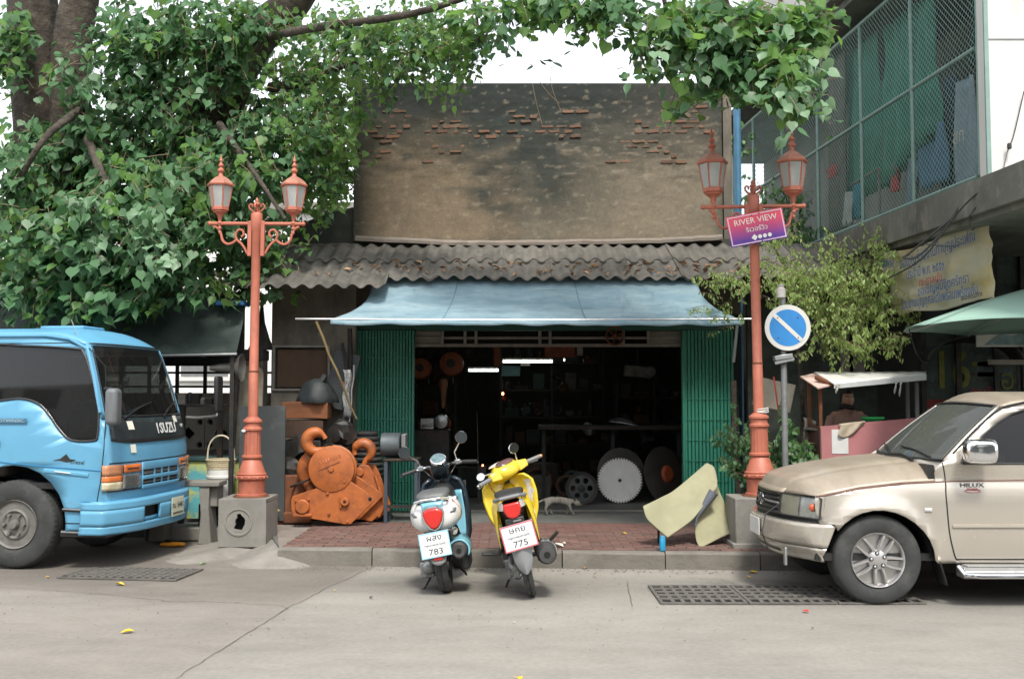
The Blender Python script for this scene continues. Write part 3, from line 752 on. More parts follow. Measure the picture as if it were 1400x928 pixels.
def lamp_post(base, zb, ztop, s, arm, label, tilt=0.):
 t = thing('lamp_post', label, 'street lamp', (base.x, base.y, zb), (0, tilt, 0), group='salmon cast iron lamp posts')
 H = ztop - zb
 prof = [(.155, 0), (.165, .01), (.165, .03), (.145, .035), (.145, .16), (.15, .17), (.135, .18), (.165, .20), (.17, .225), (.155, .24), (.165, .25), (.15, .262), (.10, .40), (.088, .415), (.112, .43), (.112, .45), (.09, .46), (.086, .70), (.088, .72), (.105, .735), (.105, .755), (.09, .77), (.088, .81), (.105, .82), (.105, .84), (.082, .86), (.06, .88)]
 bb = B(); bb.lathe([(r*s, h*s) for r, h in prof], n=32, mod=lambda k, j: (1 + .035*math.cos(j*math.pi)) if 16 <= k <= 19 else 1)
 bb.obj('pedestal', m_salmon, t, ang=30)
 bb = B(); bb.lathe([(.19*s, -.004), (.20*s, 0), (.19*s, .014), (.15*s, .016)], n=24); bb.obj('base_flange', m_rust, t)
 for k in range(12):
  a = k*math.pi/6 + .1; bb = B(); bb.ball((.168*s*math.cos(a), .168*s*math.sin(a), .212*s), .014*s, 8, 5); bb.obj('bolt', m_salmon, t)
 bb = B(); bb.lathe([(.056*s, .86*s), (.053*s, H*.45), (.050*s, H*.452), (.050*s, H-.12), (.062*s, H-.10), (.066*s, H+.07), (.056*s, H+.09), (.03*s, H+.10)], n=24); bb.obj('shaft', m_salmon, t)
 bb = B(); bb.lathe([(.0555*s, H*.447), (.0555*s, H*.453)], n=24); bb.obj('joint_band', m_rust, t)
 # crown of four scrolls and a knob
 bb = B()
 for k in range(4):
  a = k*math.pi/2; dx, dy = math.cos(a), math.sin(a)
  P = smooth_poly([(0, .10), (.05, .11), (.075, .145), (.05, .175), (.025, .165), (.03, .15)], 4, False) if False else [(.012, .10), (.03, .105), (.055, .12), (.082, .145), (.088, .175), (.068, .195), (.048, .185), (.045, .168), (.056, .163)]
  bb.tube([(r*s*dx, r*s*dy, H + h*s) for r, h in P], .011*s, 6)
 bb.lathe([(.02*s, H+.09*s), (.016*s, H+.17*s), (.036*s, H+.185*s), (.036*s, H+.20*s), (.016*s, H+.215*s), (.024*s, H+.23*s), (.012*s, H+.25*s), (.002, H+.272*s)], n=12)
 bb.obj('crown_scroll', m_salmon, t, ang=60)
 for sg in (-1, 1):
  a_ = sub('arm', t)
  bb = B(); bb.bb(*sorted((sg*.050*s, sg*.095*s)), -.028*s, .028*s, H-.40*s, H-.0*s); bb.obj('arm_bracket', m_salmon, a_, bev=.006)
  bb = B(); bb.tube([(sg*.09*s, 0, H-.03*s), (sg*(arm+.10*s), 0, H-.03*s)], .021*s, 10)
  bb.ball((sg*(arm+.11*s), 0, H-.03*s), .028*s); bb.obj('cross_bar', m_salmon, a_)
  bb = B(); Q = [(.095, -.36), (.14, -.29), (.19, -.24), (.215, -.205), (.20, -.16), (.165, -.165), (.16, -.20), (.19, -.225)]
  bb.tube(smooth_poly([(sg*q[0]*s, 0, H + q[1]*s) for q in [(.10, -.37), (.13, -.31), (.17, -.255), (.22, -.21), (.235, -.15), (.20, -.10), (.155, -.11), (.145, -.155), (.17, -.18)]], 4, False), .014*s, 6)
  bb.tube(smooth_poly([(sg*q[0]*s, 0, H + q[1]*s) for q in [(.22, -.21), (.27, -.25), (.33, -.26), (.38, -.22), (.40, -.15), (.43, -.09), (.48, -.06)]], 4, False), .015*s, 6)
  bb.obj('arm_scroll', m_salmon, a_)
  lantern(t, sg*arm, 0, H-.0*s, s*(.78 if base.x < 0 else .87))
 return t
# concrete footing blocks (each with the mouth of a pipe)
def block(x0, x1, y0, y1, z0, z1, hole, label, rz=0.):
 t = thing('concrete_block', label, 'concrete block', ((x0+x1)/2, (y0+y1)/2, z0), (0, 0, rz))
 W, D, H = (x1-x0)/2, (y1-y0)/2, z1-z0
 if hole:
  hc, hz, r = (-.04, H*.52, .088)
  jag = [(r*(1 + .22*noise.noise(Vector((math.cos(a)*2, math.sin(a)*2, 3)))) * (.55 if -.3 < a - 2.2 < 1.6 else 1)) for a in [k*math.pi/12 for k in range(24)]]
  ho = [(hc + jag[k]*math.cos(k*math.pi/12)*.8, hz + jag[k]*math.sin(k*math.pi/12)) for k in range(24)]
  p = plate([(-W, 0), (W, 0), (W, H), (-W, H)], [ho], lambda a, c: (a, -D, c), ca=(-W*.5, W*.5), cb=(H*.3, H*.8))
  p.obj('front_face', m_conc, t, smooth=False, solid=.05, so=-1, recalc=False)
  bb = B(); bb.bb(-W, -W+.05, -D+.051, D, 0, H-.05); bb.bb(W-.05, W, -D+.051, D, 0, H-.05); bb.bb(-W, W, -D+.003, D, H-.05, H+.002); bb.bb(-W+.05, W-.05, D-.05, D, 0, H-.05); bb.obj('body', m_conc, t, bev=.008)
  bb = B(); bb.lathe([(.150, -.0), (.152, -.008), (.134, -.010), (.130, .0)], (hc, -D, hz), 'y', 32, cap=False); bb.obj('pipe_rim', m_conc, t)
  bb = B(); bb.bb(-W+.06, W-.06, -D+.12, D-.06, 0, H-.06); bb.obj('hollow', m_dark, t)
 else:
  bb = B(); bb.box((0, 0, H/2), (2*W, 2*D, H)); bb.obj('body', m_conc, t, bev=.012)
  bb = B(); bb.box((0, 0, .03), (2*W+.06, 2*D+.04, .06)); bb.obj('plinth', m_conc, t, bev=.01)
 return t
LY = 11.2
a, c = at(298, 741, LY), at(364, 684, LY)
block(a.x, c.x, LY, LY+.56, .09, at(300, 682, LY).z, True, 'square concrete block with a broken round pipe hole, under the lamp post beside the truck', 0)
LB = at(343, 680, LY+.26)
lz = at(300, 682, LY).z + .004
lamp_post(Vector(((a.x+c.x)/2+.03, LY+.26, 0)), lz, at(347, 306, LY+.26).z + .03, 1.0, .415, 'salmon lamp post with two lanterns standing between the blue truck and the orange hooks', rad(.35))
RY = 10.52
c0, c1 = at(1006, 745, RY), at(1068, 680, RY)
block(c0.x, c1.x, RY, RY+.5, PZ+.012, at(1010, 681, RY).z, False, 'plain pale concrete block under the lamp post, in front of the pickup bumper')
rz_ = at(1010, 681, RY).z + .004
lamp_post(Vector((at(1040, 660, RY+.25).x, RY+.25, 0)), rz_, at(1035, 280, RY+.25).z + .01, .98, .425, 'salmon lamp post carrying the tilted RIVER VIEW sign beside the pickup', rad(-.75))
# wire bound round the right post
p = at(1041, 562, RY+.25); bb = B()
for k in range(3): bb.tube([(p.x + .072*math.cos(t*.52), p.y + .072*math.sin(t*.52), p.z + .012*k + .012*math.sin(t*.5+k)) for t in range(12)], .006, 5, closed=True)
tag(bb.obj('wire_loop', m_white), 'loop of pale wire tied around the right lamp post above its pedestal', 'wire')
p = at(333, 589, LY+.18); bb = B(); bb.ball((p.x, p.y, p.z), .022, sc=(1.2, .5, .8)); tag(bb.obj('paint_blob', m_white), 'small white tag stuck on the pedestal of the left lamp post', 'tag')
# ---------------------------------------------------------------- RIVER VIEW sign
SY = RY + .13
q = [at(992, 298, SY), at(1070, 283, SY), at(1076, 325, SY), at(1000, 339, SY)]
cc = (q[0] + q[1] + q[2] + q[3])/4; sx_ = ((q[1]-q[0]) + (q[2]-q[3]))/2; sz_ = ((q[0]-q[3]) + (q[1]-q[2]))/2
Wd, Hd = sx_.length, sz_.length; ang = math.atan2(sx_.z, sx_.x)
sg = thing('street_sign', 'tilted pink to purple RIVER VIEW sign plate fixed on the right lamp post', 'sign', cc, (0, -ang, 0))
def grad_mat(name, top, bot):
 m, nt = newmat(name); tc = node(nt, 'TexCoord'); sp = node(nt, 'SeparateXYZ'); nt.links.new(tc.outputs['Generated'], sp.inputs[0])
 r = node(nt, 'MapRange'); r.inputs['From Min'].default_value = .15; r.inputs['From Max'].default_value = .75
 nt.links.new(sp.outputs[2], r.inputs[0]); p = node(nt, 'BsdfPrincipled'); o = node(nt, 'OutputMaterial')
 nt.links.new(mixc(nt, r.outputs[0], bot, top), p.inputs['Base Color']); p.inputs['Roughness'].default_value = .4
 nt.links.new(p.outputs[0], o.inputs[0]); return m
bb = B(); bb.bb(-Wd/2, Wd/2, -.004, .006, -Hd/2, Hd/2); bb.obj('plate', grad_mat('sign_print', (.72, .075, .13), (.10, .035, .28)), sg, bev=.004)
e = .011
for bx in ((-Wd/2+e, Wd/2-e, -Hd/2+e, -Hd/2+2*e), (-Wd/2+e, Wd/2-e, Hd/2-2*e, Hd/2-e), (-Wd/2+e, -Wd/2+2*e, -Hd/2+2*e, Hd/2-2*e), (Wd/2-2*e, Wd/2-e, -Hd/2+2*e, Hd/2-2*e)):
 B().bb(bx[0], bx[1], -.0065, -.003, bx[2], bx[3]).obj('border', mat('sign_border', (.75, .55, .62), .5, var=.05), sg)
text('RIVER VIEW', sg, m_inkwhite, .088, (0, -.0065, Hd*.25), sx=1.0)
text('ริเวอร์วิว', sg, m_inkwhite, .070, (0, -.0065, -Hd*.03), sx=1.0)
for k in range(3):
 bb = B(); bb.lathe([(.021, -.0075), (.021, -.004)], (.015+k*.052, 0, -Hd*.30), 'y', 14); bb.obj('dot', m_inkwhite, sg)
bb = B(); bb.prism([(-.075, -Hd*.30), (-.04, -Hd*.30+.034), (-.012, -Hd*.30), (-.04, -Hd*.30-.034)], -.0075, -.004); bb.obj('arrow', m_inkwhite, sg)
for px_, pz_ in ((-.03, Hd*.42), (.05, Hd*.44), (.03, -Hd*.44)):
 bb = B(); bb.ball((px_, -.007, pz_), .007); bb.obj('screw', m_iron, sg)
# ---------------------------------------------------------------- round no-parking sign on its grey post
NY = 11.35
ps = thing('parking_sign', 'round blue and white no parking sign on a grey pipe behind the right lamp post', 'sign', (at(1076, 650, NY).x, NY, PZ), local=False)
a, c = at(1076, 690, NY), at(1072, 400, NY)
bb = B(); bb.lathe([(.035, PZ), (.034, at(0, 490, NY).z), (.030, at(0, 489, NY).z), (.030, c.z-.05)], (a.x, NY+.05, 0), n=16); bb.obj('pole', mat('grey_pipe', (.17, .18, .18), .6, metal=.3, var=.2, layers=[((.07, .06, .05), 6, .5, .7, .6)]), ps)
bb = B(); bb.lathe([(.032, c.z-.06), (.05, c.z-.05), (.05, c.z+.05), (.03, c.z+.06), (.045, c.z+.09), (.01, c.z+.10)], (a.x-.02, NY+.05, 0), n=12); bb.obj('pole_cap', mat('cap', (.55, .53, .5), .8, var=.2), ps)
d = at(1077, 448, NY); rd = 31.5/F*NY
bb = B(); bb.lathe([(rd, -.004), (rd, .008)], (d.x, NY, d.z), 'y', 48); bb.obj('disc', m_white, ps, bev=.003)
bb = B(); bb.lathe([(rd*.80, -.0065), (rd*.80, -.002)], (d.x, NY, d.z), 'y', 48); bb.obj('blue_field', mat('sign_blue', (.03, .22, .55), .45, var=.12, vs=4, layers=[((.2, .4, .6), 9, .6, .8, .4)]), ps)
Rm = Matrix.Rotation(rad(43), 3, 'Y'); bb = B(); bb.box((d.x, NY-.008, d.z), (rd*1.64, .004, rd*.17), Rm); bb.obj('stripe', m_white, ps)
for k in range(4):
 aa = k*math.pi/2 + .8; bb = B(); bb.ball((d.x + .62*rd*math.cos(aa), NY-.008, d.z + .62*rd*math.sin(aa)), .008); bb.obj('bolt', m_rust, ps)
e_ = at(1071, 488, NY)
bb = B(); bb.box((e_.x, NY+.02, e_.z), (.20, .10, .05), Matrix.Rotation(-.15, 3, 'Y')); bb.box((e_.x+.01, NY-.01, e_.z-.045), (.22, .02, .035), Matrix.Rotation(-.22, 3, 'Y')); bb.obj('bracket', m_steel, ps, bev=.004)
# ---------------------------------------------------------------- orange crane hook blocks
def hookshape(R, r0, r1, a0, a1, n=22):
 P = []; rr = []
 for k in range(n):
  t = k/(n-1); a = lerp(a0, a1, t); P.append((R*math.cos(a), 0, R*math.sin(a)))
  rr.append(lerp(r0, r1, abs(math.sin(math.pi*(t*.95))) ) * (1 if t < .75 else lerp(1, .25, (t-.75)/.25)))
 return P, rr
HY = 12.25
def hw(px, py, y=HY): return at(px, py, y)
hb = thing('hook_block', 'big orange crane hook block lying in front with its diamond cheek plate facing the street', 'crane hook block', (hw(455, 715).x, HY, PZ), local=False, group='orange crane hook blocks')
dia = [(398, 683), (400, 678), (470, 655), (475, 655), (510, 679), (512, 684), (480, 716), (474, 717), (403, 705), (398, 698)]
bb = B(); bb.prism([(hw(*p).x, hw(*p).z) for p in dia], HY, HY+.035); bb.obj('cheek_plate', m_ora, hb, bev=.006)
bb = B(); bb.prism([(hw(*p).x+.06, hw(*p).z+.02) for p in dia], HY+.30, HY+.335); bb.obj('cheek_plate', m_ora, hb, bev=.006)
dc = hw(453, 641)
bb = B(); bb.lathe([(.27, .02), (.275, .03), (.275, .075), (.25, .09), (.22, .12), (.22, .17), (.275, .20), (.275, .24), (.05, .25)], (dc.x, HY-.03, dc.z), 'y', 48); bb.lathe([(.0, .019), (.268, .019), (.27, .02)], (dc.x, HY-.03, dc.z), 'y', 48, cap=False); bb.obj('sheave', m_ora, hb)
bb = B(); bb.lathe([(.035, .0), (.035, .03)], (dc.x, HY-.03, dc.z), 'y', 6); bb.obj('axle_nut', m_ora, hb, bev=.004)
bb = B(); bb.box((dc.x-.02, HY-.013, dc.z+.035), (.27, .006, .008), Matrix.Rotation(-.4, 3, 'Y')); bb.obj('weld_line', m_rust, hb)
# raised maker's letters on the sheave face are too worn to read: a low worn band
for k in range(8):
 xx = dc.x-.13+k*.033; bb = B(); bb.box((xx, HY-.012, dc.z+.075+.012*k), (.022, .006, .045), Matrix.Rotation(-.4, 3, 'Y')); bb.obj('worn_mark', mat('worn_orange', (.42, .12, .04), .6, layers=[((.6, .3, .2), 10, .5, .7, .6)]), hb, bev=.003)
a_ = hw(414, 692); bb = B(); bb.lathe([(.085, -.05), (.085, -.0)], (a_.x, HY, a_.z), 'y', 24); bb.obj('pin_boss', m_ora, hb, bev=.012)
bb = B(); bb.box((a_.x+.0, HY-.02, a_.z-.10), (.22, .03, .035)); bb.obj('keeper_bar', m_ora, hb, bev=.006)
for px, py, r in ((405, 684, .018), (422, 682, .018), (448, 674, .018), (450, 702, .018), (471, 658, .016), (475, 713, .016), (405, 701, .015), (421, 703, .015)):
 a_ = hw(px, py); bb = B(); bb.lathe([(r, -.022), (r, 0)], (a_.x, HY, a_.z), 'y', 6); bb.obj('bolt', m_ora, hb, bev=.003)
a_ = hw(472, 685); bb = B(); bb.lathe([(.05, -.05), (.05, 0)], (a_.x, HY, a_.z), 'y', 20); bb.obj('spigot', m_ora, hb, bev=.005)
bb = B(); bb.lathe([(.018, -.053), (.018, -.04)], (a_.x, HY, a_.z), 'y', 12); bb.obj('spigot_hole', m_dark, hb)
bb = B(); bb.tube([(a_.x-.05, HY-.02, a_.z-.07), (a_.x-.06, HY-.02, a_.z+.05)], .014, 8); bb.obj('grease_pipe', m_ora, hb)
a_ = hw(506, 682); bb = B(); bb.lathe([(.022, -.004), (.022, .01)], (a_.x, HY, a_.z), 'y', 14); bb.obj('eye_hole', m_dark, hb)
# small hook on top of the sheave
def hook_mesh(cx, cz, y, R, rmax, a0, a1, shank_to, flip=1, tip=.03):
 bb = B(); P = []; rr = []; n = 26
 for k in range(n):
  t = k/(n-1); a = lerp(a0, a1, t)
  P.append((cx + flip*R*math.cos(a), y, cz + R*math.sin(a)))
  f = math.sin(math.pi*min(1, .28 + t*.72))
  rr.append(max(tip, rmax*(.55 + .45*math.sin(math.pi*min(1., t*1.05)))*(1 if t < .8 else lerp(1, .3, (t-.8)/.2))))
 P = [shank_to] + P; rr = [rmax*.62] + rr
 bb.tube(P, rr, 12)
 return bb
h1 = hw(431, 604)
hook_mesh(h1.x, h1.z, HY+.06, .115, .075, rad(-50), rad(-50-292+0), (h1.x+.16, HY+.08, h1.z-.20)).obj('upper_hook', m_ora, hb, ang=80)
h2 = hw(433, 648)
hook_mesh(h2.x, h2.z, HY+.20, .20, .10, rad(215), rad(20), (h2.x-.03, HY+.2, h2.z-.34)).obj('lower_hook', m_ora, hb, ang=80)
bb = B()
for k in range(3):
 bb.tube([(h1.x+.10+.05*math.cos(t*.63)+.015*k, HY+.12+.07*math.sin(t*.63), h1.z-.11+.08*math.sin(t*.63+k*.4)) for t in range(10)], .008, 5, closed=True)
bb.obj('rope_tie', m_iron, hb)
hr = hw(408, 661); bb = B(); bb.tube([(hr.x+.13*math.cos(t*.4), HY+.2+.13*math.sin(t*.4), hr.z+.05*math.cos(t*.4)) for t in range(16)], .014, 6, closed=True); bb.obj('hook_band', m_iron, hb)
# second block behind, leaning right
H2 = 12.62
hk = thing('hook_block', 'smaller orange crane hook block leaning at the right behind the big one', 'crane hook block', (hw(505, 700, H2).x, H2, PZ), local=False, group='orange crane hook blocks')
pts = [(487, 640), (493, 635), (504, 636), (510, 646), (526, 690), (524, 700), (508, 713), (493, 710), (480, 690)]
bb = B(); bb.prism([(hw(*p, H2).x, hw(*p, H2).z) for p in pts], H2, H2+.04); bb.obj('cheek_plate', m_ora, hk, bev=.008)
bb = B(); bb.prism([(hw(*p, H2).x+.05, hw(*p, H2).z) for p in pts], H2+.16, H2+.20); bb.obj('cheek_plate', m_ora, hk, bev=.008)
a_ = hw(500, 680, H2); bb = B(); bb.lathe([(.05, -.01), (.19, .0), (.17, .06), (.19, .12), (.05, .13)], (a_.x-.08, H2+.03, a_.z), 'y', 28); bb.obj('sheave', m_rust, hk)
a_ = hw(492, 645, H2); bb = B(); bb.lathe([(.05, -.03), (.05, 0)], (a_.x, H2, a_.z), 'y', 18); bb.obj('pin_boss', m_ora, hk, bev=.008)
bb = B(); bb.tube([hw(513, 650, H2)+Vector((0, -.01, 0)), hw(526, 690, H2)+Vector((0, -.01, 0)), hw(518, 706, H2)+Vector((0, -.01, 0))], .016, 8); bb.obj('edge_rod', m_ora, hk)
h3 = hw(495, 618, H2)
hook_mesh(h3.x, h3.z, H2+.08, .105, .068, rad(-65), rad(200), (h3.x-.01, H2+.08, h3.z-.24)).obj('hook', m_ora, hk, ang=80)
bb = B(); p = hw(483, 628, H2); bb.box((p.x, H2+.05, p.z), (.04, .03, .16), Matrix.Rotation(-.5, 3, 'Y')); bb.obj('latch', m_rust, hk, bev=.004)
# ---------------------------------------------------------------- junk between the hooks and the wall
def boxthing(name, label, cat, c, d, m, R=None, bev=.008, group=None, local=False):
 bb = B(); bb.box(c, d, R); return tag(bb.obj(name, m, bev=bev), label, cat, group)
JY = 12.9
def J_(px, py, y=JY): return at(px, py, y)
# timber block on a drum
a, c = J_(385, 573), J_(448, 550)
bb = B(); bb.loft([[Vector((lerp(a.x, c.x, t), JY + yy, lerp(a.z, c.z, zz) + .012*math.sin(t*3))) for yy, zz in ((0, 0), (0, 1), (.3, 1), (.3, 0))] for t in (0, .25, .5, .75, 1)])
tag(bb.obj('timber_block', m_woodrust, bev=.008), 'thick reddish timber block lying on top of the junk stack behind the hooks', 'timber')
a, c = J_(385, 598), J_(441, 576)
bb = B(); bb.bb(a.x, c.x, JY+.02, JY+.32, a.z, c.z+.012); tag(bb.obj('timber_block', mat('dark_timber', (.06, .035, .022), .9, var=.3, vs=3, layers=[((.1, .05, .025), (2, 9, 9), .5, .7, .6)]), bev=.008), 'dark weathered timber block under the reddish one', 'timber')
a, c = J_(388, 716), J_(440, 600)
bb = B(); 
for k in range(3):
 z0, z1 = lerp(PZ, c.z, k/3), lerp(PZ, c.z, (k+1)/3)
 bb.bb(a.x-.02*k+.03, c.x-.03*k+.04, JY+.05, JY+.4, z0+.003, z1-.01)
tag(bb.obj('machine_casting', m_iron, bev=.02), 'rusty iron machine casting supporting the timber blocks', 'machine part')
# lump of folded black tarpaulin with a pointed top
a = J_(430, 551); bb = B()
bb.lathe([(.25, 0), (.26, .05), (.24, .10), (.21, .17), (.17, .24), (.12, .28), (.03, .31)], (a.x, JY+.18, a.z+.002), n=20, mod=lambda k, j: 1 + .09*math.sin(j*2.1+k) + .06*math.sin(j*.9))
bb.box((a.x+.08, JY+.1, a.z+.30), (.05, .1, .14), Matrix.Rotation(.6, 3, 'Y'))
tag(bb.obj('tarpaulin_bundle', mat('black_tarp', (.025, .032, .032), .6, var=.3, bump=.004, bs=20), ang=60), 'dark hat shaped bundle resting on the reddish timber block', 'bundle')
# dark heap of machine parts and rags
for px, py, s, lab in ((400, 640, .16, 'black rubber lump in the junk heap left of the hooks'), (386, 660, .15, 'dark rusty casting in the junk heap beside the concrete block'), (412, 610, .15, 'crumpled black sheet on the junk heap'), (468, 590, .17, 'black oily machine part behind the round sheave')):
 p = J_(px, py, 12.75); bb = B(); bb.ball((0, 0, 0), s, 14, 8, (1, .8, .9)); 
 for q in bb.v: q += Vector((noise.noise(q*7+Vector((px, 0, 0))), noise.noise(q*7+Vector((0, px, 0))), noise.noise(q*7+Vector((0, 0, px)))))*.09
 bb.v = [q + p for q in bb.v]; tag(bb.obj('machine_part' if 'part' in lab or 'casting' in lab else 'rag_heap', m_iron, ang=25), lab, 'junk')
p = J_(395, 660, 12.6); bb = B(); bb.bb(p.x-.13, p.x+.22, 12.55, 12.8, PZ, p.z+.1); bb.bb(p.x-.05, p.x+.30, 12.5, 12.58, PZ+.02, PZ+.16)
tag(bb.obj('gearbox', m_rust, bev=.02), 'brown rusty gearbox housing on the pavement between concrete block and hooks', 'machine part')
# crumpled dead leaves pile by the left post
m_pile = mat('pile_leaf', (.25, .17, .08), .9, var=.4, vs=15)
bb = B(); 
for k in range(260):
 p = J_(R_.gauss(366, 9), 0, 12.5); r = R_.random()
 o = Vector((p.x, 12.3 + R_.uniform(-.2, .2), PZ + .28*r)); a1 = Euler((R_.uniform(-1, 1), R_.uniform(-1, 1), R_.uniform(0, 6))).to_matrix()
 i = len(bb.v); bb.v += [o + a1 @ Vector(q) for q in ((0, 0, 0), (.03, .04, .01), (0, .09, 0), (-.03, .04, .01))]; bb.f.append((i, i+1, i+2, i+3))
tag(bb.obj('dead_leaves', m_pile, smooth=False, recalc=False), 'heap of dry brown leaves behind the foot of the left lamp post', 'leaves', kind='stuff')
# stack of rubber rings beside the gate
ORD = ['bottom'] + [w + ' from the bottom' for w in 'second third fourth fifth sixth seventh eighth ninth'.split()] + [w + ' from the top' for w in 'eighth seventh sixth fifth fourth third second'.split()] + ['top']
rc = J_(504, 700, 13.1)
for k in range(17):
 p = J_(499 + k*.35, 0, 13.1); z = PZ + .03 + k*.066
 r = lerp(.27, .13, (k/16)**.8); bb = B(); bb.tube([(rc.x - .05*k/16 + r*math.cos(t*.35), 13.2 + r*math.sin(t*.35), z) for t in range(18)], .031, 8, closed=True)
 tag(bb.obj('rubber_ring', m_rubber), 'black rubber ring, %s of the stack beside the left green gate' % ORD[k], 'rubber ring', 'rubber rings stacked beside the gate')
# leaning stick, sheets and bars in the corner
def stick(p0, y0, p1, y1, r, m, label, name='stick', cat='stick'):
 bb = B(); a, c = at(p0[0], p0[1], y0), at(p1[0], p1[1], y1)
 bb.tube([a.lerp(c, t/6) + Vector((.008*math.sin(t*2.3), 0, .008*math.cos(t*1.7))) for t in range(7)], [r*(1-.05*t) for t in range(7)], 8)
 return tag(bb.obj(name, m), label, cat)
stick((432, 440), 12.75, (487, 572), 12.95, .018, mat('bamboo', (.22, .16, .07), .7, var=.2), 'thin bent brown stick leaning from the awning pole to the rings')
stick((468, 470), 13.3, (492, 640), 13.2, .02, m_iron, 'dark iron bar standing upright left of the green gate', 'iron_bar', 'bar')
stick((478, 450), 13.35, (480, 690), 13.3, .03, m_iron, 'thick dark pipe standing in the corner next to the gate', 'pipe', 'pipe')
stick((484, 500), 13.25, (476, 600), 13.2, .014, m_steel, 'thin shiny rod leaning in the dark corner by the gate', 'rod', 'rod')
a = J_(466, 520, 13.35); bb = B(); bb.box((a.x, 13.38, a.z), (.34, .03, .75), Matrix.Rotation(.25, 3, 'Y')); tag(bb.obj('metal_sheet', mat('slate_sheet', (.055, .062, .065), .6, var=.2), bev=.006), 'curved slate grey metal sheet leaning beside the boarded window', 'metal sheet')
a = J_(474, 535, 13.2); bb = B(); bb.grid(lambda u, v: (a.x + .10*(u-.5) + .02*math.sin(v*9), 13.2 + .03*math.sin(u*6+v*5), a.z + .28 - .62*v), 6, 12); tag(bb.obj('plastic_bag', mat('clear_plastic', (.34, .35, .34), .25, var=.35, vs=14, layers=[((.05, .05, .05), 16, .45, .62, .9)]), solid=.003, ang=180), 'torn clear plastic bag with a red tag hanging by the gate', 'plastic bag')
a = J_(469, 525, 13.18); boxthing('red_tag', 'small red tag on the hanging plastic bag', 'tag', (a.x, 13.14, a.z), (.035, .01, .05), m_redp, bev=.002)
# grey flat board behind the left lamp post
a, c = at(325, 712, 12.5), at(390, 555, 12.5)
boxthing('grey_board', 'flat dark grey board standing behind the left lamp post', 'board', ((a.x+c.x)/2, 12.53, (a.z+c.z)/2), (c.x-a.x, .03, c.z-a.z), mat('board_grey', (.045, .052, .052), .7, var=.2, vs=2, layers=[((.15, .15, .14), 3, .55, .75, .5)]), bev=.004)
# low metal table with a cooking pot just left of the white scooter
ty = 12.55; a, c = at(524, 627, ty), at(572, 627, ty)
t = thing('metal_table', 'small dark metal table standing behind the white scooter handlebar', 'table', ((a.x+c.x)/2, ty+.2, PZ), local=False)
zt_ = at(0, 627, ty).z
B().bb(a.x, c.x, ty, ty+.4, zt_-.03, zt_).obj('table_top', m_iron, t, bev=.005)
for xx in (a.x+.03, c.x-.03):
 for yy in (ty+.03, ty+.37): B().bb(xx-.02, xx+.02, yy-.02, yy+.02, PZ, zt_-.03).obj('leg', mat('leg_blue', (.04, .055, .07), .6), t)
B().bb(a.x+.05, c.x-.05, ty+.02, ty+.05, PZ+.2, PZ+.24).obj('stretcher', m_iron, t)
p = at(543, 612, ty+.2); bb = B(); bb.lathe([(.10, -.2), (.145, -.19), (.15, -.15), (.15, .02), (.16, .04), (.14, .05)], (p.x, ty+.2, zt_+.16), 'x', 24)
tag(bb.obj('motor_drum', mat('drum_grey', (.10, .12, .125), .5, metal=.4, var=.2, layers=[((.04, .04, .04), 6, .5, .7, .6)])), 'grey blue electric motor lying on the small metal table', 'motor')
bb = B(); bb.box((p.x+.10, ty+.12, zt_+.16), (.05, .3, .28)); tag(bb.obj('motor_bracket', m_grey, bev=.01), 'pale square bracket beside the electric motor on the small table', 'bracket')
# ---------------------------------------------------------------- left yard: bucket, basket, bench, panel
by = 12.5; p = at(301, 683, by); r = .165
zb0, zb1 = at(0, 687, by).z, at(0, 641, by).z
cr = boxthing('crate', 'dark crate under the white bucket behind the stone bench', 'crate', (p.x, by+.05, zb0/2), (.45, .35, zb0-.004), m_iron)
t = thing('bucket', 'white plastic bucket with a wicker basket set in its mouth, behind the stone bench', 'bucket', (p.x, by, zb0), local=False)
bb = B(); bb.lathe([(r*.80, 0), (r*.84, .01), (r*.97, .30), (r*1.04, .305), (r*1.04, .33), (r*.97, .335), (r*.97, zb1-zb0), (r*.93, zb1-zb0)], (p.x, by, zb0), n=28, cap=True); bb.obj('bucket_body', m_white, t)
bk = thing('basket', 'cream wicker basket with a tall hooped handle on the white bucket', 'basket', (p.x, by, zb1), local=False)
m_wick = mat('wicker', (.50, .43, .28), .7, var=.2, vs=20, bump=.004, bs=90)
zz0, zz1 = zb1+.004, at(0, 628, by).z
for k in range(5):
 z = lerp(zz0+.01, zz1, k/4); rr = lerp(.155, .175, k/4); bb = B(); bb.tube([(p.x + rr*math.cos(t_*math.pi/16), by + rr*math.sin(t_*math.pi/16), z) for t_ in range(32)], .011 if k in (0, 4) else .007, 6, closed=True); bb.obj('basket_rim' if k == 4 else 'weave_band', m_wick, bk)
bb = B()
for k in range(30):
 a = k*math.pi/15; bb.tube([(p.x+.155*math.cos(a), by+.155*math.sin(a), zz0), (p.x+.175*math.cos(a), by+.175*math.sin(a), zz1)], .006, 4)
bb.obj('weave', m_wick, bk)
bb = B(); bb.lathe([(.15, zz0+.004), (.15, zz0+.03)], (p.x, by, 0), n=20); bb.obj('basket_bottom', m_wick, bk)
zh = at(0, 595, by).z
bb = B(); bb.tube([(p.x + .162*math.cos(math.pi*k/20), by, zz1 + (zh-zz1)*math.sin(math.pi*k/20)**.72) for k in range(21)], .010, 6); bb.obj('handle', mat('pale_cane', (.62, .58, .42), .6, var=.1), bk)
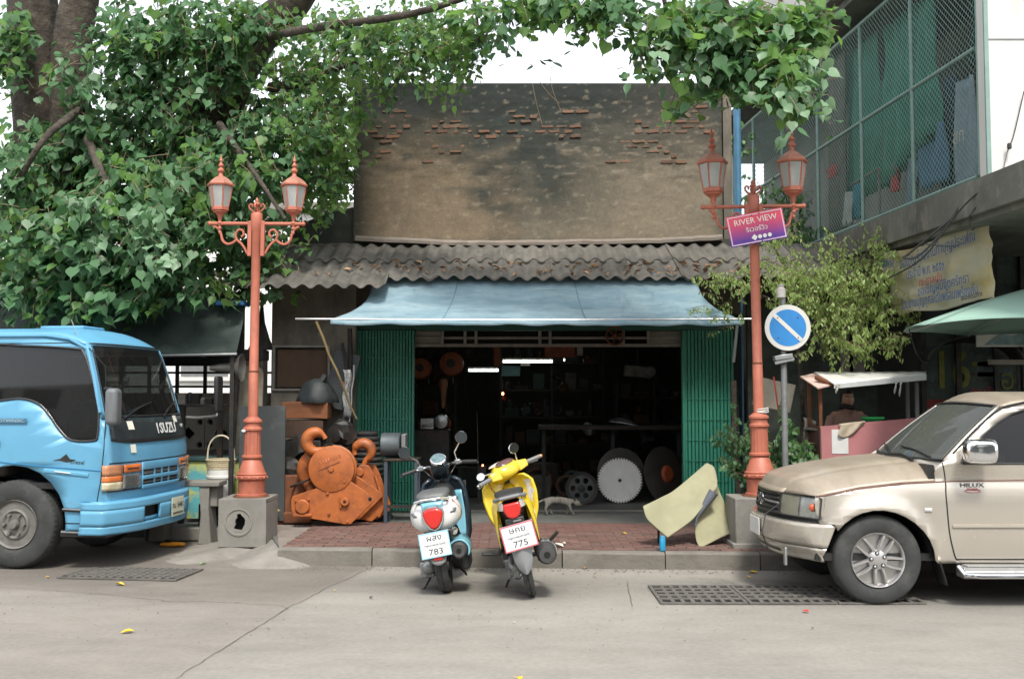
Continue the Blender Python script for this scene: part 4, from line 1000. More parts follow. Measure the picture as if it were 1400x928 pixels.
# concrete bench with two slab legs
ay = 12.02
t = thing('stone_bench', 'worn grey concrete bench with thick slab legs behind the truck bumper', 'bench', (at(262, 740, ay).x, ay, 0), local=False)
s0, s1 = at(232, 656, ay), at(301, 664, ay)
bb = B(); bb.bb(s0.x, s1.x, ay-.05, ay+.30, s0.z-.075, s0.z-.015); bb.obj('seat', m_conc, t, bev=.012)
l0 = [(273, 659), (287, 661), (286, 690), (290, 740), (271, 740), (275, 700)]
bb = B(); bb.prism([(at(*q, ay).x, max(.0, at(*q, ay).z-.03)) for q in l0], ay-.03, ay+.26); bb.obj('leg', m_conc, t, bev=.01)
l1 = [(203, 716), (228, 716), (226, 738), (201, 740)]
bb = B(); bb.prism([(at(*q, ay).x, max(.0, at(*q, ay).z)) for q in [(212, 660), (226, 660), (226, 739), (203, 740)]], ay-.03, ay+.26); bb.obj('leg', m_conc, t, bev=.01)
bb = B(); bb.bb(at(287, 0, ay).x, at(306, 0, ay).x, ay+.05, ay+.3, at(0, 693, ay).z, s0.z-.06); bb.obj('back_slab', m_conc, t, bev=.01)
a, c = at(252, 728, 12.3), at(296, 700, 12.3)
boxthing('concrete_slab', 'flat broken slab lying beneath the concrete bench', 'slab', ((a.x+c.x)/2-.2, 12.42, .085), (.9, .35, .16), m_conc, bev=.02)
# painted blue and yellow panel behind the bucket
py_ = 12.8
t = thing('painted_board', 'light blue and yellow painted panel under a dark counter behind the bucket', 'panel', (at(290, 650, py_).x, py_, PZ), local=False)
m, nt2 = newmat('panel_paint')
tc = node(nt2, 'TexCoord'); f = noise_fac(nt2, tc.outputs['Object'], node(nt2, 'Value').outputs[0], (1.6, 1, 2.4), .45, .52); f2 = noise_fac(nt2, tc.outputs['Object'], node(nt2, 'Value').outputs[0], (5, 1, 5), .60, .64)
p_ = node(nt2, 'BsdfPrincipled'); o_ = node(nt2, 'OutputMaterial')
nt2.links.new(mixc(nt2, f2, mixc(nt2, f, (.14, .46, .50), (.56, .60, .20)), (.03, .18, .12)), p_.inputs['Base Color']); nt2.links.new(p_.outputs[0], o_.inputs[0])
a, c = at(255, 700, py_), at(368, 630, py_); B().bb(a.x, c.x, py_, py_+.03, PZ+.05, c.z).obj('panel_face', m, t)
B().bb(a.x-.6, c.x+.1, py_-.03, py_+.5, c.z+.003, c.z+.05).obj('counter_top', mat('counter_teal', (.03, .075, .07), .6), t, bev=.006)
# ---------------------------------------------------------------- yard wall of pierced blocks, pillar, tarpaulin shelter
wy = 13.9
fw = thing('yard_wall', 'old grey wall with a row of pierced ventilation blocks under the tarpaulin', 'wall', (at(280, 600, wy).x, wy+.1, PZ), local=False)
xa, xb = -9.5, at(369, 600, wy).x
z1, z2, z3 = at(0, 615, wy).z, at(0, 570, wy).z, at(0, 537, wy).z
B().bb(xa, xb, wy, wy+.14, PZ, z1).obj('wall_foot', m_plaster, fw)
B().bb(xa, xb, wy, wy+.14, z2, z3).obj('wall_head', mat('pale_plaster', (.30, .27, .22), .9, var=.2, vs=2, layers=[((.1, .09, .075), 3, .5, .75, .8)]), fw, bev=.01)
bw = z2 - z1; x = xb
m_blk = mat('vent_block', (.26, .24, .20), .9, var=.2, layers=[((.1, .09, .075), 4, .5, .75, .7)])
while x - bw > xa:
 cx, cz = x - bw/2, (z1+z2)/2; h = bw/2 - .004
 hole = [(cx + .42*h*math.cos(k*math.pi/2+math.pi/4*0), cz + .42*h*math.sin(k*math.pi/2)) for k in range(4)]
 hs_ = [[(cx + ox*h*.70 + .19*h*math.cos(k*math.pi/4), cz + oz*h*.70 + .19*h*math.sin(k*math.pi/4)) for k in range(8)] for ox in (-1, 1) for oz in (-1, 1)]
 if x > -6.5: plate([(cx-h, cz-h), (cx+h, cz-h), (cx+h, cz+h), (cx-h, cz+h)], [hole] + hs_, lambda a, c: (a, wy+.01, c)).obj('vent_block', m_blk, fw, smooth=False, solid=.09, so=-1, recalc=False)
 else: B().box((cx, wy+.07, cz), (2*h, .1, 2*h)).obj('vent_block', m_blk, fw)
 x -= bw
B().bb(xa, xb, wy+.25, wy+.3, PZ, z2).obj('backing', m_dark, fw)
# fence of dark rails above the wall
t = thing('rail_fence', 'dark iron rail fence along the top of the pierced block wall', 'fence', (-4.5, wy+.07, z3), local=False)
for zz in (z3+.07, z3+.26): B().bb(xa, xb, wy+.05, wy+.09, zz, zz+.03).obj('rail', m_iron, t)
x = xb - .15
while x > xa: B().bb(x-.02, x+.02, wy+.045, wy+.095, z3, z3+.4).obj('post', m_iron, t); x -= .38
# old arched pillar by the gap
pc = at(350, 500, 13.4)
t = thing('gate_pillar', 'mossy old gate pillar with an arched top panel behind the left lamp post', 'pillar', (pc.x, 13.4, PZ), local=False)
px0, px1 = at(327, 0, 13.4).x, at(369, 0, 13.4).x-.01
B().bb(px0, px1, 13.3, 13.6, PZ, at(0, 487, 13.4).z).obj('shaft', m_plaster, t, bev=.02)
B().bb(px0-.03, px1+.01, 13.27, 13.63, at(0, 493, 13.4).z, at(0, 478, 13.4).z).obj('cap', m_mossy, t, bev=.02)
bb = B(); bb.prism([(px0+.02, PZ+.02)]+[(pc.x-.02 + .15*math.cos(math.pi-k*math.pi/10), at(0, 512, 13.3).z + .12*math.sin(math.pi*k/10)) for k in range(11)]+[(px1-.03, PZ+.02)], 13.27, 13.3); bb.obj('arched_panel', mat('arch_plaster', (.22, .20, .15), .9, var=.25, layers=[((.09, .085, .06), 4, .5, .7, .7)]), t)
# dark pointed shape on the pillar (spirit house roof)
bb = B(); s_ = at(356, 478, 13.4); bb.lathe([(.20, 0), (.17, .05), (.12, .16), (.05, .36), (.02, .62), (.005, .75)], (s_.x, 13.45, s_.z+.003), n=4, a0=.78); tag(bb.obj('spirit_house_roof', m_iron), 'dark pointed roof ornament on top of the old gate pillar', 'ornament')
# tarpaulin shelter
t = thing('tarpaulin_shelter', 'dark green tarpaulin shelter on a pipe frame behind the blue truck', 'shelter', (-5, 12, PZ), local=False)
ta, tb, tc_, td = at(-60, 408, 12.9), at(338, 404, 12.9), at(322, 484, 12.35), at(-60, 492, 12.35)
def tarp(u, v):
 p = ta.lerp(tb, u).lerp(td.lerp(tc_, u), v)
 return p + Vector((0, .03*math.sin(u*40)*math.sin(v*3), -.05*math.sin(math.pi*v) + .018*math.sin(u*57+v*4)*v + .03*noise.noise(Vector((u*20, v*4, 0)))))
m_tarp = mat('green_tarp', (.040, .058, .050), .8, var=.3, vs=1.5, layers=[((.10, .125, .105), (.8, 3, 2), .5, .75, .6), ((.015, .02, .018), (2, 8, 1), .55, .7, .6)], bump=.01, bs=8)
bb = B(); bb.grid(tarp, 90, 14); bb.obj('tarp_sheet', m_tarp, t, solid=.004, ang=180)
bb = B(); bb.tube([td + Vector((0, -.01, 0)), tc_ + Vector((.02, -.01, 0))], .018, 8); bb.obj('front_pipe', m_steel, t)
bb = B(); bb.tube([ta + Vector((0, 0, .02)), tb + Vector((.02, 0, .02))], .03, 8); bb.obj('ridge_pipe', m_iron, t)
for px in (222, 318, 60):
 p = at(px, 486, 12.4); B().bb(p.x-.025, p.x+.025, 12.38, 12.43, 0, p.z).obj('post', m_iron, t)
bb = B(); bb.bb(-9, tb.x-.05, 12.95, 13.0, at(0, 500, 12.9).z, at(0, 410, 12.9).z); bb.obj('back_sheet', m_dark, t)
p = at(314, 414, 12.6); bb = B(); bb.box((p.x, 12.75, p.z), (.35, .3, .05)); tag(bb.obj('blue_sheet', mat('blue_plastic', (.02, .09, .22), .5)), 'folded blue plastic on top of the dark tarpaulin', 'plastic sheet')
# horn speaker and cloth rolls under the shelter
p = at(312, 503, 12.5); bb = B(); bb.lathe([(.03, -.22), (.05, -.1), (.06, 0), (.10, .1), (.17, .17), (.18, .17), (.10, .08)], (p.x, 12.5, p.z), 'x', 20); tag(bb.obj('horn_speaker', mat('old_metal', (.17, .16, .14), .5, metal=.4, var=.25)), 'old grey horn loudspeaker hanging under the tarpaulin edge', 'loudspeaker')
for k in range(9):
 p = at(232 + k*9, 0, 12.8); s = R_.uniform(.12, .3)
 bb = B(); bb.bb(p.x-.045, p.x+.045, 12.75, 12.9, 1.62, 1.62+s*.5) if k % 2 else bb.lathe([(.04, 1.62), (.045, 1.62+s*.3), (.02, 1.62+s*.5)], (p.x, 12.82, 0), n=10)
 tag(bb.obj('shelf_item', m_iron if k % 3 else m_woodw), 'small dim item on the shelf under the tarpaulin', 'item', 'items on the shelf under the tarpaulin')
t = thing('shelf', 'dark shelf board under the tarpaulin shelter', 'shelf', (-4.2, 12.8, PZ), local=False)
B().bb(-6.2, at(318, 0, 12.8).x, 12.7, 12.95, 1.585, 1.615).obj('shelf_board', m_iron, t)
for xx in (-6.1, at(262, 0, 12.8).x, at(312, 0, 12.8).x): B().bb(xx-.03, xx+.03, 12.7, 12.76, PZ, 1.585).obj('post', m_iron, t)
# pale far building seen through the gap
t = thing('white_building', 'pale white building glimpsed far behind through the gap left of the shop', 'building', (-6, 26, -.05), local=False)
m_pw = mat('bright_render', (.75, .74, .70), .8, var=.06)
B().bb(-26, -2.9, 26, 30, -.05, 6.4).obj('wall', m_pw, t)
for k in range(9):
 x = -24 + k*2.6; B().bb(x, x+1.2, 25.97, 26.02, 2.2, 3.8).obj('window', m_grey, t); B().bb(x-.08, x+1.28, 25.9, 25.98, 2.08, 2.18).obj('sill', m_white, t)
B().bb(-26.2, -2.7, 25.7, 30.2, 6.42, 6.6).obj('roof', m_conc, t)
# ---------------------------------------------------------------- road litter
for (px, py, s, col_, lab) in ((174, 863, .10, m_ylw, 'yellow leaf on the road near the bottom left'), (164, 798, .11, m_ylw, 'yellow leaf beside the left drain grate'), (436, 768, .07, m_ylw, 'small yellow leaf in front of the broken stone at the kerb'), (709, 927, .10, m_ylw, 'yellow leaf cut by the bottom edge of the photo'), (278, 770, .08, mat('green_leaf', (.2, .36, .1), .6), 'pale green leaf in the gutter by the concrete block'),
  (65, 788, .04, m_ylw, 'tiny yellow leaf under the truck beside its wheel'), (457, 806, .03, m_ylw, 'tiny orange leaf on the road joint'), (813, 787, .05, m_dry, 'dry pink leaf on the road right of the yellow scooter'), (800, 776, .06, m_dry, 'dry leaf at the kerb foot right of the yellow scooter'), (1030, 782, .11, m_ylw, 'yellowish leaf at the kerb in front of the pickup'), (1023, 788, .06, m_ylw, 'yellow scrap just above the drain grate'), (1101, 835, .07, m_redp, 'reddish leaf on the road in front of the pickup wheel'), (1111, 858, .03, m_iron, 'dark speck leaf on the road below the pickup'), (703, 850, .03, m_soft, 'pale scrap on the road below the yellow scooter'), (508, 816, .05, m_iron, 'dark little leaf left of the white scooter'), (192, 780, .03, m_soft, 'pale scrap on the left drain grate')):
 p = gr(px, py, .012); fallen(p, col_, lab, s)
for (px, py, s, lab) in ((853, 729, .09, 'yellow leaf on the brick pavement left of the cardboard mat'), (762, 745, .16, 'curled pale husk lying on the kerb by the yellow scooter'), (770, 742, .10, 'second pale husk touching the curled one on the kerb')):
 fallen(gr(px, py, PZ+.04), m_ylw if 'leaf' in lab else m_soft, lab, s)
p = gr(236, 747, .0); bb = B(); bb.lathe([(.02, -.14), (.05, -.12), (.06, 0), (.05, .12), (.02, .14)], (p.x, p.y, .028), 'x', 14); bb.v = [Vector((q.x, q.y, .028+(q.z-.028)*.45)) for q in bb.v]; tag(bb.obj('flower_garland', mat('marigold', (.75, .30, .02), .8, var=.3, vs=30, bump=.006, bs=60)), 'flat orange garland lying in the gutter under the truck bumper', 'garland')
p = gr(443, 767, .0); bb = B(); bb.ball((0, 0, 0), 1, 12, 7, (.19, .09, .055))
bb.v = [q*(1+.25*noise.noise(q*9)) + p + Vector((0, .02, .04)) for q in bb.v]; tag(bb.obj('broken_stone', m_kerb, ang=25), 'broken lump of kerb stone lying on the road at the kerb', 'stone')
p = gr(143, 740, .0); fallen(p + Vector((0, 0, .01)), mat('green_scrap', (.03, .2, .08), .5), 'green plastic scrap under the corner of the truck bumper', .14, name='plastic_scrap', cat='scrap')
# ---------------------------------------------------------------- olive mat draped over a low frame, blue tin
my = 10.72
m_mat = mat('olive_mat', (.29, .28, .175), .9, var=.12, vs=4, layers=[((.19, .185, .10), 2, .5, .78, .6), ((.36, .35, .24), 26, .62, .75, .4)], bump=.003, bs=160)
m_back = mat('mat_backing', (.10, .11, .13), .8, var=.2)
t = thing('floor_mat', 'olive carpet mat draped like a saddle over a prop at the kerb', 'mat', (at(945, 750, my).x, my, PZ), local=False)
# left flap, folded over the ridge, and right flap
def matp(px, py, dy): return at(px, py, my + dy)
LF = [[(879, 692, .0), (905, 679, .15), (925, 668, .25), (966, 633, .42)],
   [(884, 708, -.05), (910, 694, .08), (933, 680, .18), (976, 639, .36)],
   [(898, 722, -.10), (922, 708, .02), (943, 694, .10), (981, 660, .25)],
   [(913, 735, -.14), (934, 720, -.06), (952, 704, .02), (978, 668, .16)]]
def patchf(G, extra=0.):
 def f(u, v):
  rows = []
  for r in G:
   P = [matp(*q) for q in r]; rows.append(P)
  U = u*(len(rows)-1); i = min(int(U), len(rows)-2); t_ = U-i
  def row(P):
   V = v*(len(P)-1); j = min(int(V), len(P)-2); s = V-j; 
   a, b_, c, d = P[max(j-1, 0)], P[j], P[j+1], P[min(j+2, len(P)-1)]
   return .5*((2*b_)+(c-a)*s+(2*a-5*b_+4*c-d)*s*s+(-a+3*b_-3*c+d)*s**3)
  Q = [row(P) for P in rows]; a, b_, c, d = Q[max(i-1, 0)], Q[i], Q[i+1], Q[min(i+2, len(Q)-1)]
  p = .5*((2*b_)+(c-a)*t_+(2*a-5*b_+4*c-d)*t_*t_+(-a+3*b_-3*c+d)*t_**3)
  return p + Vector((0, -.012*math.sin(u*5+v*7) , .006*math.sin(u*9)*math.sin(v*6)))
 return f
bb = B(); bb.grid(patchf(LF), 24, 30); bb.obj('left_flap', m_mat, t, solid=.014, so=0, ang=180)
RF = [[(966, 632, .43), (972, 634, .44), (985, 668, .40), (1003, 733, .12)],
   [(970, 650, .34), (978, 655, .36), (986, 690, .30), (1001, 722, .10)],
   [(966, 690, .25), (974, 690, .28), (980, 715, .18), (985, 736, .03)],
   [(951, 705, .10), (952, 722, .08), (954, 736, .0), (957, 749, -.06)]]
RF = [[(966, 633, .43), (975, 650, .44), (984, 672, .38), (1002, 712, .22), (1003, 728, .12)],
   [(977, 655, .30), (979, 665, .33), (982, 685, .32), (990, 712, .20), (993, 731, .08)],
   [(975, 672, .28), (973, 680, .29), (970, 700, .24), (972, 722, .10), (976, 740, .0)],
   [(953, 702, .14), (952, 708, .14), (950, 722, .10), (952, 738, .02), (957, 749, -.05)]]
bb = B(); bb.grid(patchf(RF), 24, 30); bb.obj('right_flap', m_mat, t, solid=.014, so=0, ang=180)
# the fold's dark backing showing in the gap
GF = [[(980, 662, .16), (984, 668, .22)], [(970, 672, .14), (976, 684, .20)], [(960, 690, .10), (964, 702, .15)], [(951, 704, .05), (953, 716, .10)], [(950, 722, .03), (951, 730, .06)]]
bb = B(); bb.tube([matp(976, 672, .12), matp(972, 678, .12), matp(962, 693, .10), matp(953, 706, .06), matp(950, 722, .04)], [.055, .05, .03, .018, .006], 12); bb.obj('folded_edge', m_back, t, ang=80)
bb = B(); bb.tube([matp(884, 691, .03), matp(966, 633, .46), matp(1003, 729, .2)], .008, 6); 
pr_ = thing('prop_stand', 'hidden thin rod stand holding up the olive mat', 'stand', (at(960, 740, my).x, my+.4, PZ), local=False)
for q in ((966, 640, .50), (1000, 705, .34), (900, 690, .20)):
 p = matp(*q); bb = B(); bb.tube([(p.x, p.y, PZ), (p.x, p.y, p.z-.01)], .012, 6); bb.obj('leg', m_iron, pr_)
bb = B(); bb.tube([matp(966, 642, .50), matp(1000, 706, .34)], .010, 6); bb.tube([matp(966, 642, .50), matp(900, 692, .20)], .010, 6); bb.obj('top_rod', m_iron, pr_)
p = gr(902, 749, PZ+.013); t = thing('blue_can', 'small bright blue can standing on the kerb under the mat corner', 'can', (p.x, kerb_y(p.x)+.10, .171))
bb = B(); bb.lathe([(.026, 0), (.03, .004), (.03, .13), (.026, .137), (.024, .15), (.012, .153)], n=18); bb.obj('can_body', mat('blue_can', (.02, .27, .48), .3, coat=.3, layers=[((.3, .5, .6), 12, .6, .75, .5)]), t)
bb = B(); bb.lathe([(.0265, .137), (.0265, .141)], n=18); bb.obj('can_rim', m_steel, t)
# ---------------------------------------------------------------- inside the workshop
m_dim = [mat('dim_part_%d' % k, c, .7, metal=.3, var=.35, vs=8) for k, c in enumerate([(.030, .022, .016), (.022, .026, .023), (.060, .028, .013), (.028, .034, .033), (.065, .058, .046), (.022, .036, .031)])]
def tube_light(p0, p1, Y, label):
 a, c = at(*p0, Y), at(*p1, Y)
 t = thing('tube_light', label, 'light', (a+c)/2, group='fluorescent tubes in the shop'); L = (c-a).length
 bb = B(); bb.tube([(-L/2, 0, 0), (L/2, 0, 0)], .019, 10); bb.obj('tube', mat('tube_glow', (.9, .95, .9), .3, var=0, emit=((.92, 1, .95), 5.)), t)
 bb = B(); bb.bb(-L/2-.02, L/2+.02, -.02, .03, .026, .06); bb.obj('batten', m_white, t, bev=.005)
 for s in (-1, 1): bb = B(); bb.bb(*sorted((s*L/2+s*.001, s*(L/2+.03))), -.022, .022, -.025, .024); bb.obj('holder', m_white, t, bev=.003)
 bb = B(); bb.tube([(-L*.3, 0, .06), (-L*.3, 0, 3.42-((a+c)/2).z)], .006, 5); bb.tube([(L*.3, 0, .06), (L*.3, 0, 3.42-((a+c)/2).z)], .006, 5); bb.obj('hanger', m_iron, t)
tube_light((641, 506), (681, 506), 18.2, 'lit fluorescent tube hanging left and lower in the dark shop')
tube_light((688, 494), (755, 494), 16.8, 'long lit fluorescent tube hanging near the middle of the shop')
tube_light((771, 492), (783, 492), 19.2, 'short piece of lit fluorescent tube at the back right of the others')
p = at(687, 538, 18.5); bb = B(); bb.ball((p.x, p.y, p.z), .028, 10, 6); tag(bb.obj('red_lamp', mat('red_glow', (.9, .3, .15), .4, emit=((1, .28, .10), 5.))), 'small glowing red altar lamp deep in the shop', 'lamp')
bb = B(); bb.tube([(p.x, p.y+.1, p.z+.25), (p.x, p.y+.05, p.z+.05)], .01, 6); bb.bb(p.x-.06, p.x+.06, p.y+.03, p.y+.1, p.z-.12, p.z-.06); tag(bb.obj('lamp_holder', m_rust), 'small shelf bracket holding the red altar lamp', 'bracket')
p = at(660, 636, 15.2); bb = B(); bb.ball((p.x, p.y, p.z), .014, 8, 5); tag(bb.obj('ember', mat('red_glow', (.9, .3, .15))), 'tiny red glow of a pilot lamp low between the scooters', 'lamp')
bb = B(); bb.bb(p.x-.05, p.x+.05, p.y+.02, p.y+.1, PZ, p.z-.015); tag(bb.obj('pilot_stand', m_iron), 'narrow dark stand below the pilot lamp', 'stand')
def panel_at(p0, p1, Y, m, name, label, cat, dep=.02, bev=.003, group=None):
 a, c = at(*p0, Y), at(*p1, Y)
 bb = B(); bb.bb(a.x, c.x, Y, Y+dep, c.z, a.z); return tag(bb.obj(name, m, bev=bev), label, cat, group)
panel_at((684, 500), (711, 514), 18.0, mat('calendar_teal', (.09, .2, .19), .6, var=.3), 'calendar', 'pale teal calendar hanging below the tubes in the shop', 'calendar')
panel_at((712, 491), (725, 500), 17.6, m_soft, 'paper_note', 'small yellowish paper under the long tube', 'paper')
panel_at((745, 473), (786, 488), 15.4, mat('banner_red', (.20, .055, .03), .8, var=.5, vs=9), 'hanging_cloth', 'dim red and ochre cloths hanging behind the transom', 'cloth')
panel_at((675, 470), (684, 500), 15.0, m_rust, 'hanging_board', 'narrow brown board hanging behind the transom', 'board')
panel_at((789, 474), (797, 486), 15.2, m_woodw, 'paper_note', 'small pale paper pinned by the hanging cloths', 'paper')
# chain hoists hanging at the left
def hoist(px, py, Y, s, label, m):
 p = at(px, py, Y); t = thing('chain_hoist', label, 'chain hoist', p, group='chain hoists hanging inside the shop')
 bb = B(); bb.lathe([(.05*s, -.09*s), (.15*s, -.08*s), (.17*s, -.04*s), (.17*s, .05*s), (.12*s, .08*s), (.05*s, .09*s)], (0, 0, 0), 'y', 20); bb.obj('housing', m, t)
 bb = B(); bb.lathe([(.06*s, -.12*s), (.06*s, -.08*s)], (0, 0, 0), 'y', 12); bb.obj('hub', m_iron, t)
 bb = B(); bb.tube([(.02, 0, .14*s), (-.05*s, 0, .20*s), (0, 0, .28*s), (.06*s, 0, .24*s)], [.02*s, .022*s, .02*s, .01*s], 8); bb.obj('top_hook', m_iron, t)
 bb = B()
 for k in range(14): bb.box((-.06*s, 0, -.18*s - k*.045), (.02, .008, .05) if k % 2 else (.008, .02, .05))
 bb.obj('chain', m_iron, t)
 bb = B(); z = -.18*s-14*.045; bb.tube([(-.06*s, 0, z), (-.02*s, 0, z-.05), (-.02*s, 0, z-.12), (-.09*s, 0, z-.14), (-.12*s, 0, z-.09)], [.015, .022, .024, .018, .008], 8); bb.obj('hook', m, t)
 bb = B(); bb.tube([(0, 0, .26*s), (0, 0, 3.42-p.z)], .008, 5); bb.obj('rope', m_iron, t)
m_od = mat('dim_orange', (.30, .085, .03), .6, var=.3, layers=[((.08, .04, .02), 5, .5, .7, .7)])
hoist(575, 503, 15.6, 1., 'dull orange chain hoist hanging nearest the left gate', m_od)
hoist(617, 497, 15.8, 1.15, 'brightest orange chain hoist hanging left of the tubes', m_od)
hoist(598, 500, 16.4, .9, 'dark brown chain hoist hanging between two orange ones', m_dim[2])
hoist(640, 480, 16.8, .8, 'small dark hoist hanging behind the orange ones', m_dim[0])
p = at(606, 530, 15.4); bb = B(); bb.lathe([(.0, -.32), (.03, -.28), (.05, -.05), (.07, .05), (.06, .12), (.02, .15)], (p.x, p.y, p.z), n=12); tag(bb.obj('hanging_hook_case', mat('dim_tan', (.30, .15, .07), .6, var=.3)), 'tan tapered casing hanging below the chain hoists', 'machine part')
bb = B(); bb.tube([(p.x, p.y, p.z+.14), (p.x, p.y, 3.42)], .006, 5); tag(bb.obj('rope', m_iron), 'rope from the ceiling to the tan tapered casing', 'rope')
# racks with parts
CN = ['dull brown', 'dark grey', 'rust brown', 'slate grey', 'pale dusty', 'dark greenish']; OR = ['lowest', 'second', 'third', 'fourth', 'fifth']
def rack(name_label, x0, x1, y0, dep, levels, zmax, dens, seed, group):
 rr = random.Random(seed); where = name_label.split('full of parts ')[1]
 t = thing('storage_rack', name_label, 'rack', ((x0+x1)/2, y0+dep/2, PZ), local=False)
 zs = [lerp(PZ+.25, zmax, k/(levels-1)) for k in range(levels)]
 for z in zs: B().bb(x0, x1, y0, y0+dep, z-.03, z).obj('shelf_board', m_dim[0], t)
 for xx in (x0, (x0+x1)/2, x1):
  for yy in (y0, y0+dep): B().bb(xx-.02, xx+.02, yy-.02, yy+.02, PZ, zmax+.3).obj('upright', m_dim[1], t)
 for z in zs:
  x = x0 + .08
  while x < x1 - .15:
   wd = rr.uniform(.09, .26); h = rr.uniform(.09, .34); m = rr.choice(m_dim); ty = rr.random(); yc = y0 + rr.uniform(.1, .2)
   bb = B()
   if ty < .3: bb.bb(x, x+wd, yc-.08, yc+.15, z+.002, z+h); nm = 'box'; bb_bev = .008
   elif ty < .55: bb.lathe([(wd*.42, 0), (wd*.45, .02), (wd*.45, h*.8), (wd*.35, h*.9), (wd*.15, h)], (x+wd/2, yc, z+.002), n=14); nm = 'canister'; bb_bev = 0
   elif ty < .8:
    r = min(.16, h/2+.02); bb.tube([(x+wd/2 + (r-.03)*math.cos(k*.42), yc, z+r+.002 + (r-.03)*math.sin(k*.42)) for k in range(15)], .028, 8, closed=True)
    bb.lathe([(.03, -.02), (.03, .02)], (x+wd/2, yc, z+r), 'y', 8)
    for a in (0, 2.1, 4.2): bb.tube([(x+wd/2, yc, z+r), (x+wd/2+(r-.03)*math.cos(a), yc, z+r+(r-.03)*math.sin(a))], .012, 5)
    nm = 'pulley'; bb_bev = 0
   else:
    bb.bb(x, x+wd, yc-.06, yc+.12, z+.002, z+h*.45); bb.lathe([(.05, 0), (.06, h*.3), (.03, h*.5)], (x+wd*.4, yc, z+h*.45), n=10); bb.tube([(x+wd*.2, yc-.07, z+h*.2), (x+wd*.9, yc-.07, z+h*.6)], .012, 5); nm = 'engine_part'; bb_bev = .006
   tag(bb.obj(nm, m, bev=bb_bev), '%s %s, %s shelf of the rack %s' % (CN[m_dim.index(m)], nm.replace('_', ' '), OR[zs.index(z)], where), 'machine part', group)
   x += wd + rr.uniform(.01, .09)
G = 'machine parts on the racks inside the shop'
rack('dark rack full of parts along the left side of the shop', -2.0, -.9, 16.2, .5, 4, 1.9, 1, 3, G)
rack('dark rack full of parts across the back of the shop', -.2, 1.6, 18.0, .5, 5, 2.3, 1, 4, G)
rack('dark rack full of parts along the right side of the shop', 1.7, 2.9, 16.6, .5, 4, 1.7, 1, 5, G)
# bright bits: chrome engine cover, wing shaped sheet, pale crate
p = at(592, 577, 15.2); t = thing('engine', 'small engine with shiny covers on a stand behind the white scooter', 'engine', (p.x, p.y, PZ), local=False)
B().bb(p.x-.3, p.x+.25, 15.1, 15.5, PZ, p.z-.1).obj('stand', m_iron, t, bev=.02)
bb = B(); bb.lathe([(.03, -.12), (.10, -.1), (.12, 0), (.10, .1), (.03, .12)], (p.x+.12, 15.2, p.z+.01), 'y', 16); bb.obj('cover', mat('dull_steel', (.3, .32, .32), .35, metal=.9), t)
bb = B(); bb.bb(p.x-.18, p.x+.02, 15.12, 15.35, p.z-.1, p.z+.06); bb.tube([(p.x-.16, 15.1, p.z-.06), (p.x+.02, 15.1, p.z-.03)], .02, 8); bb.obj('block', m_steel, t, bev=.015)
p = at(853, 577, 15.4); bb = B(); bb.grid(lambda u, v: (p.x-.22+.46*u, 15.4+.1*v, p.z + .05*math.sin(math.pi*(u*.9+.1)) - .06*u + (v-.5)*.08*math.sin(math.pi*(u*.92+.04))), 16, 4); tag(bb.obj('curved_blade', m_steel, solid=.008, ang=180), 'shiny curved metal blade lying on top of the big saw discs', 'blade')
t = thing('work_bench', 'low dark bench behind the saw blades carrying the curved blade', 'bench', (1.6, 15.8, PZ), local=False)
B().bb(.4, 2.6, 15.35, 15.95, p.z-.11, p.z-.05).obj('bench_top', m_dim[0], t)
for xx in (.45, 1.5, 2.5): B().bb(xx, xx+.06, 15.6, 15.66, PZ, p.z-.11).obj('leg', m_dim[1], t)
p = at(872, 508, 16.2); bb = B(); bb.box((p.x, 16.2, p.z), (.42, .2, .18), Matrix.Rotation(.1, 3, 'Y')); bb.lathe([(.09, -.1), (.1, 0), (.09, .1)], (p.x+.18, 16.15, p.z), 'y', 14)
tag(bb.obj('pale_motor', mat('pale_dim', (.16, .16, .14), .6, var=.4, vs=9), bev=.02), 'pale dusty electric motor hanging on the right side of the dark shop', 'motor')
bb = B(); bb.tube([(p.x, 16.2, p.z+.1), (p.x, 16.2, 3.42)], .012, 6); tag(bb.obj('hanger_rod', m_iron), 'thin rod from the ceiling holding the pale motor', 'rod')
for k, (px, py, s) in enumerate(((805, 586, .10), (752, 588, .09), (770, 530, .09), (884, 596, .11), (830, 596, .08), (722, 560, .1))):
 p = at(px, py, 15.9); bb = B(); bb.ball((0, 0, 0), s, 10, 6); bb.v = [q*(1+.6*noise.noise(q*12+Vector((k, 0, 0)))) + p for q in bb.v]
 tag(bb.obj('metal_lump', m_steel if k == 0 else m_dim[k % 6], ang=25), 'small dim lump of metal on the benches in the shop', 'metal lump', 'metal lumps on the shop benches')
# piles low at the left and centre, below the hoists
for k in range(26):
 px = R_.uniform(572, 800); Y = R_.uniform(15.6, 17.2); p = at(px, 640, Y); s = R_.uniform(.12, .26)
 if 640 < px < 730 and Y < 15.9: Y += .6
 bb = B()
 if k % 3 == 0: bb.lathe([(s, 0), (s, .06), (s*.7, .08), (s*.7, .16), (s, .18), (s, .24)], (p.x, Y, PZ+.001), n=18)
 elif k % 3 == 1: bb.box((p.x, Y, PZ+s), (s*1.6, s*1.4, 2*s-.01), Matrix.Rotation(R_.uniform(0, 1), 3, 'Z')); 
 else: bb.tube([(p.x + s*math.cos(a*.45), Y, PZ+s+.04+s*math.sin(a*.45)) for a in range(14)], .035, 8, closed=True)
 tag(bb.obj('scrap_part', m_dim[k % 6], bev=.01), '%s %s standing on the dark shop floor' % (CN[k % 6], ('spool', 'squat block', 'ring')[k % 3]), 'scrap part', 'scrap parts on the shop floor')
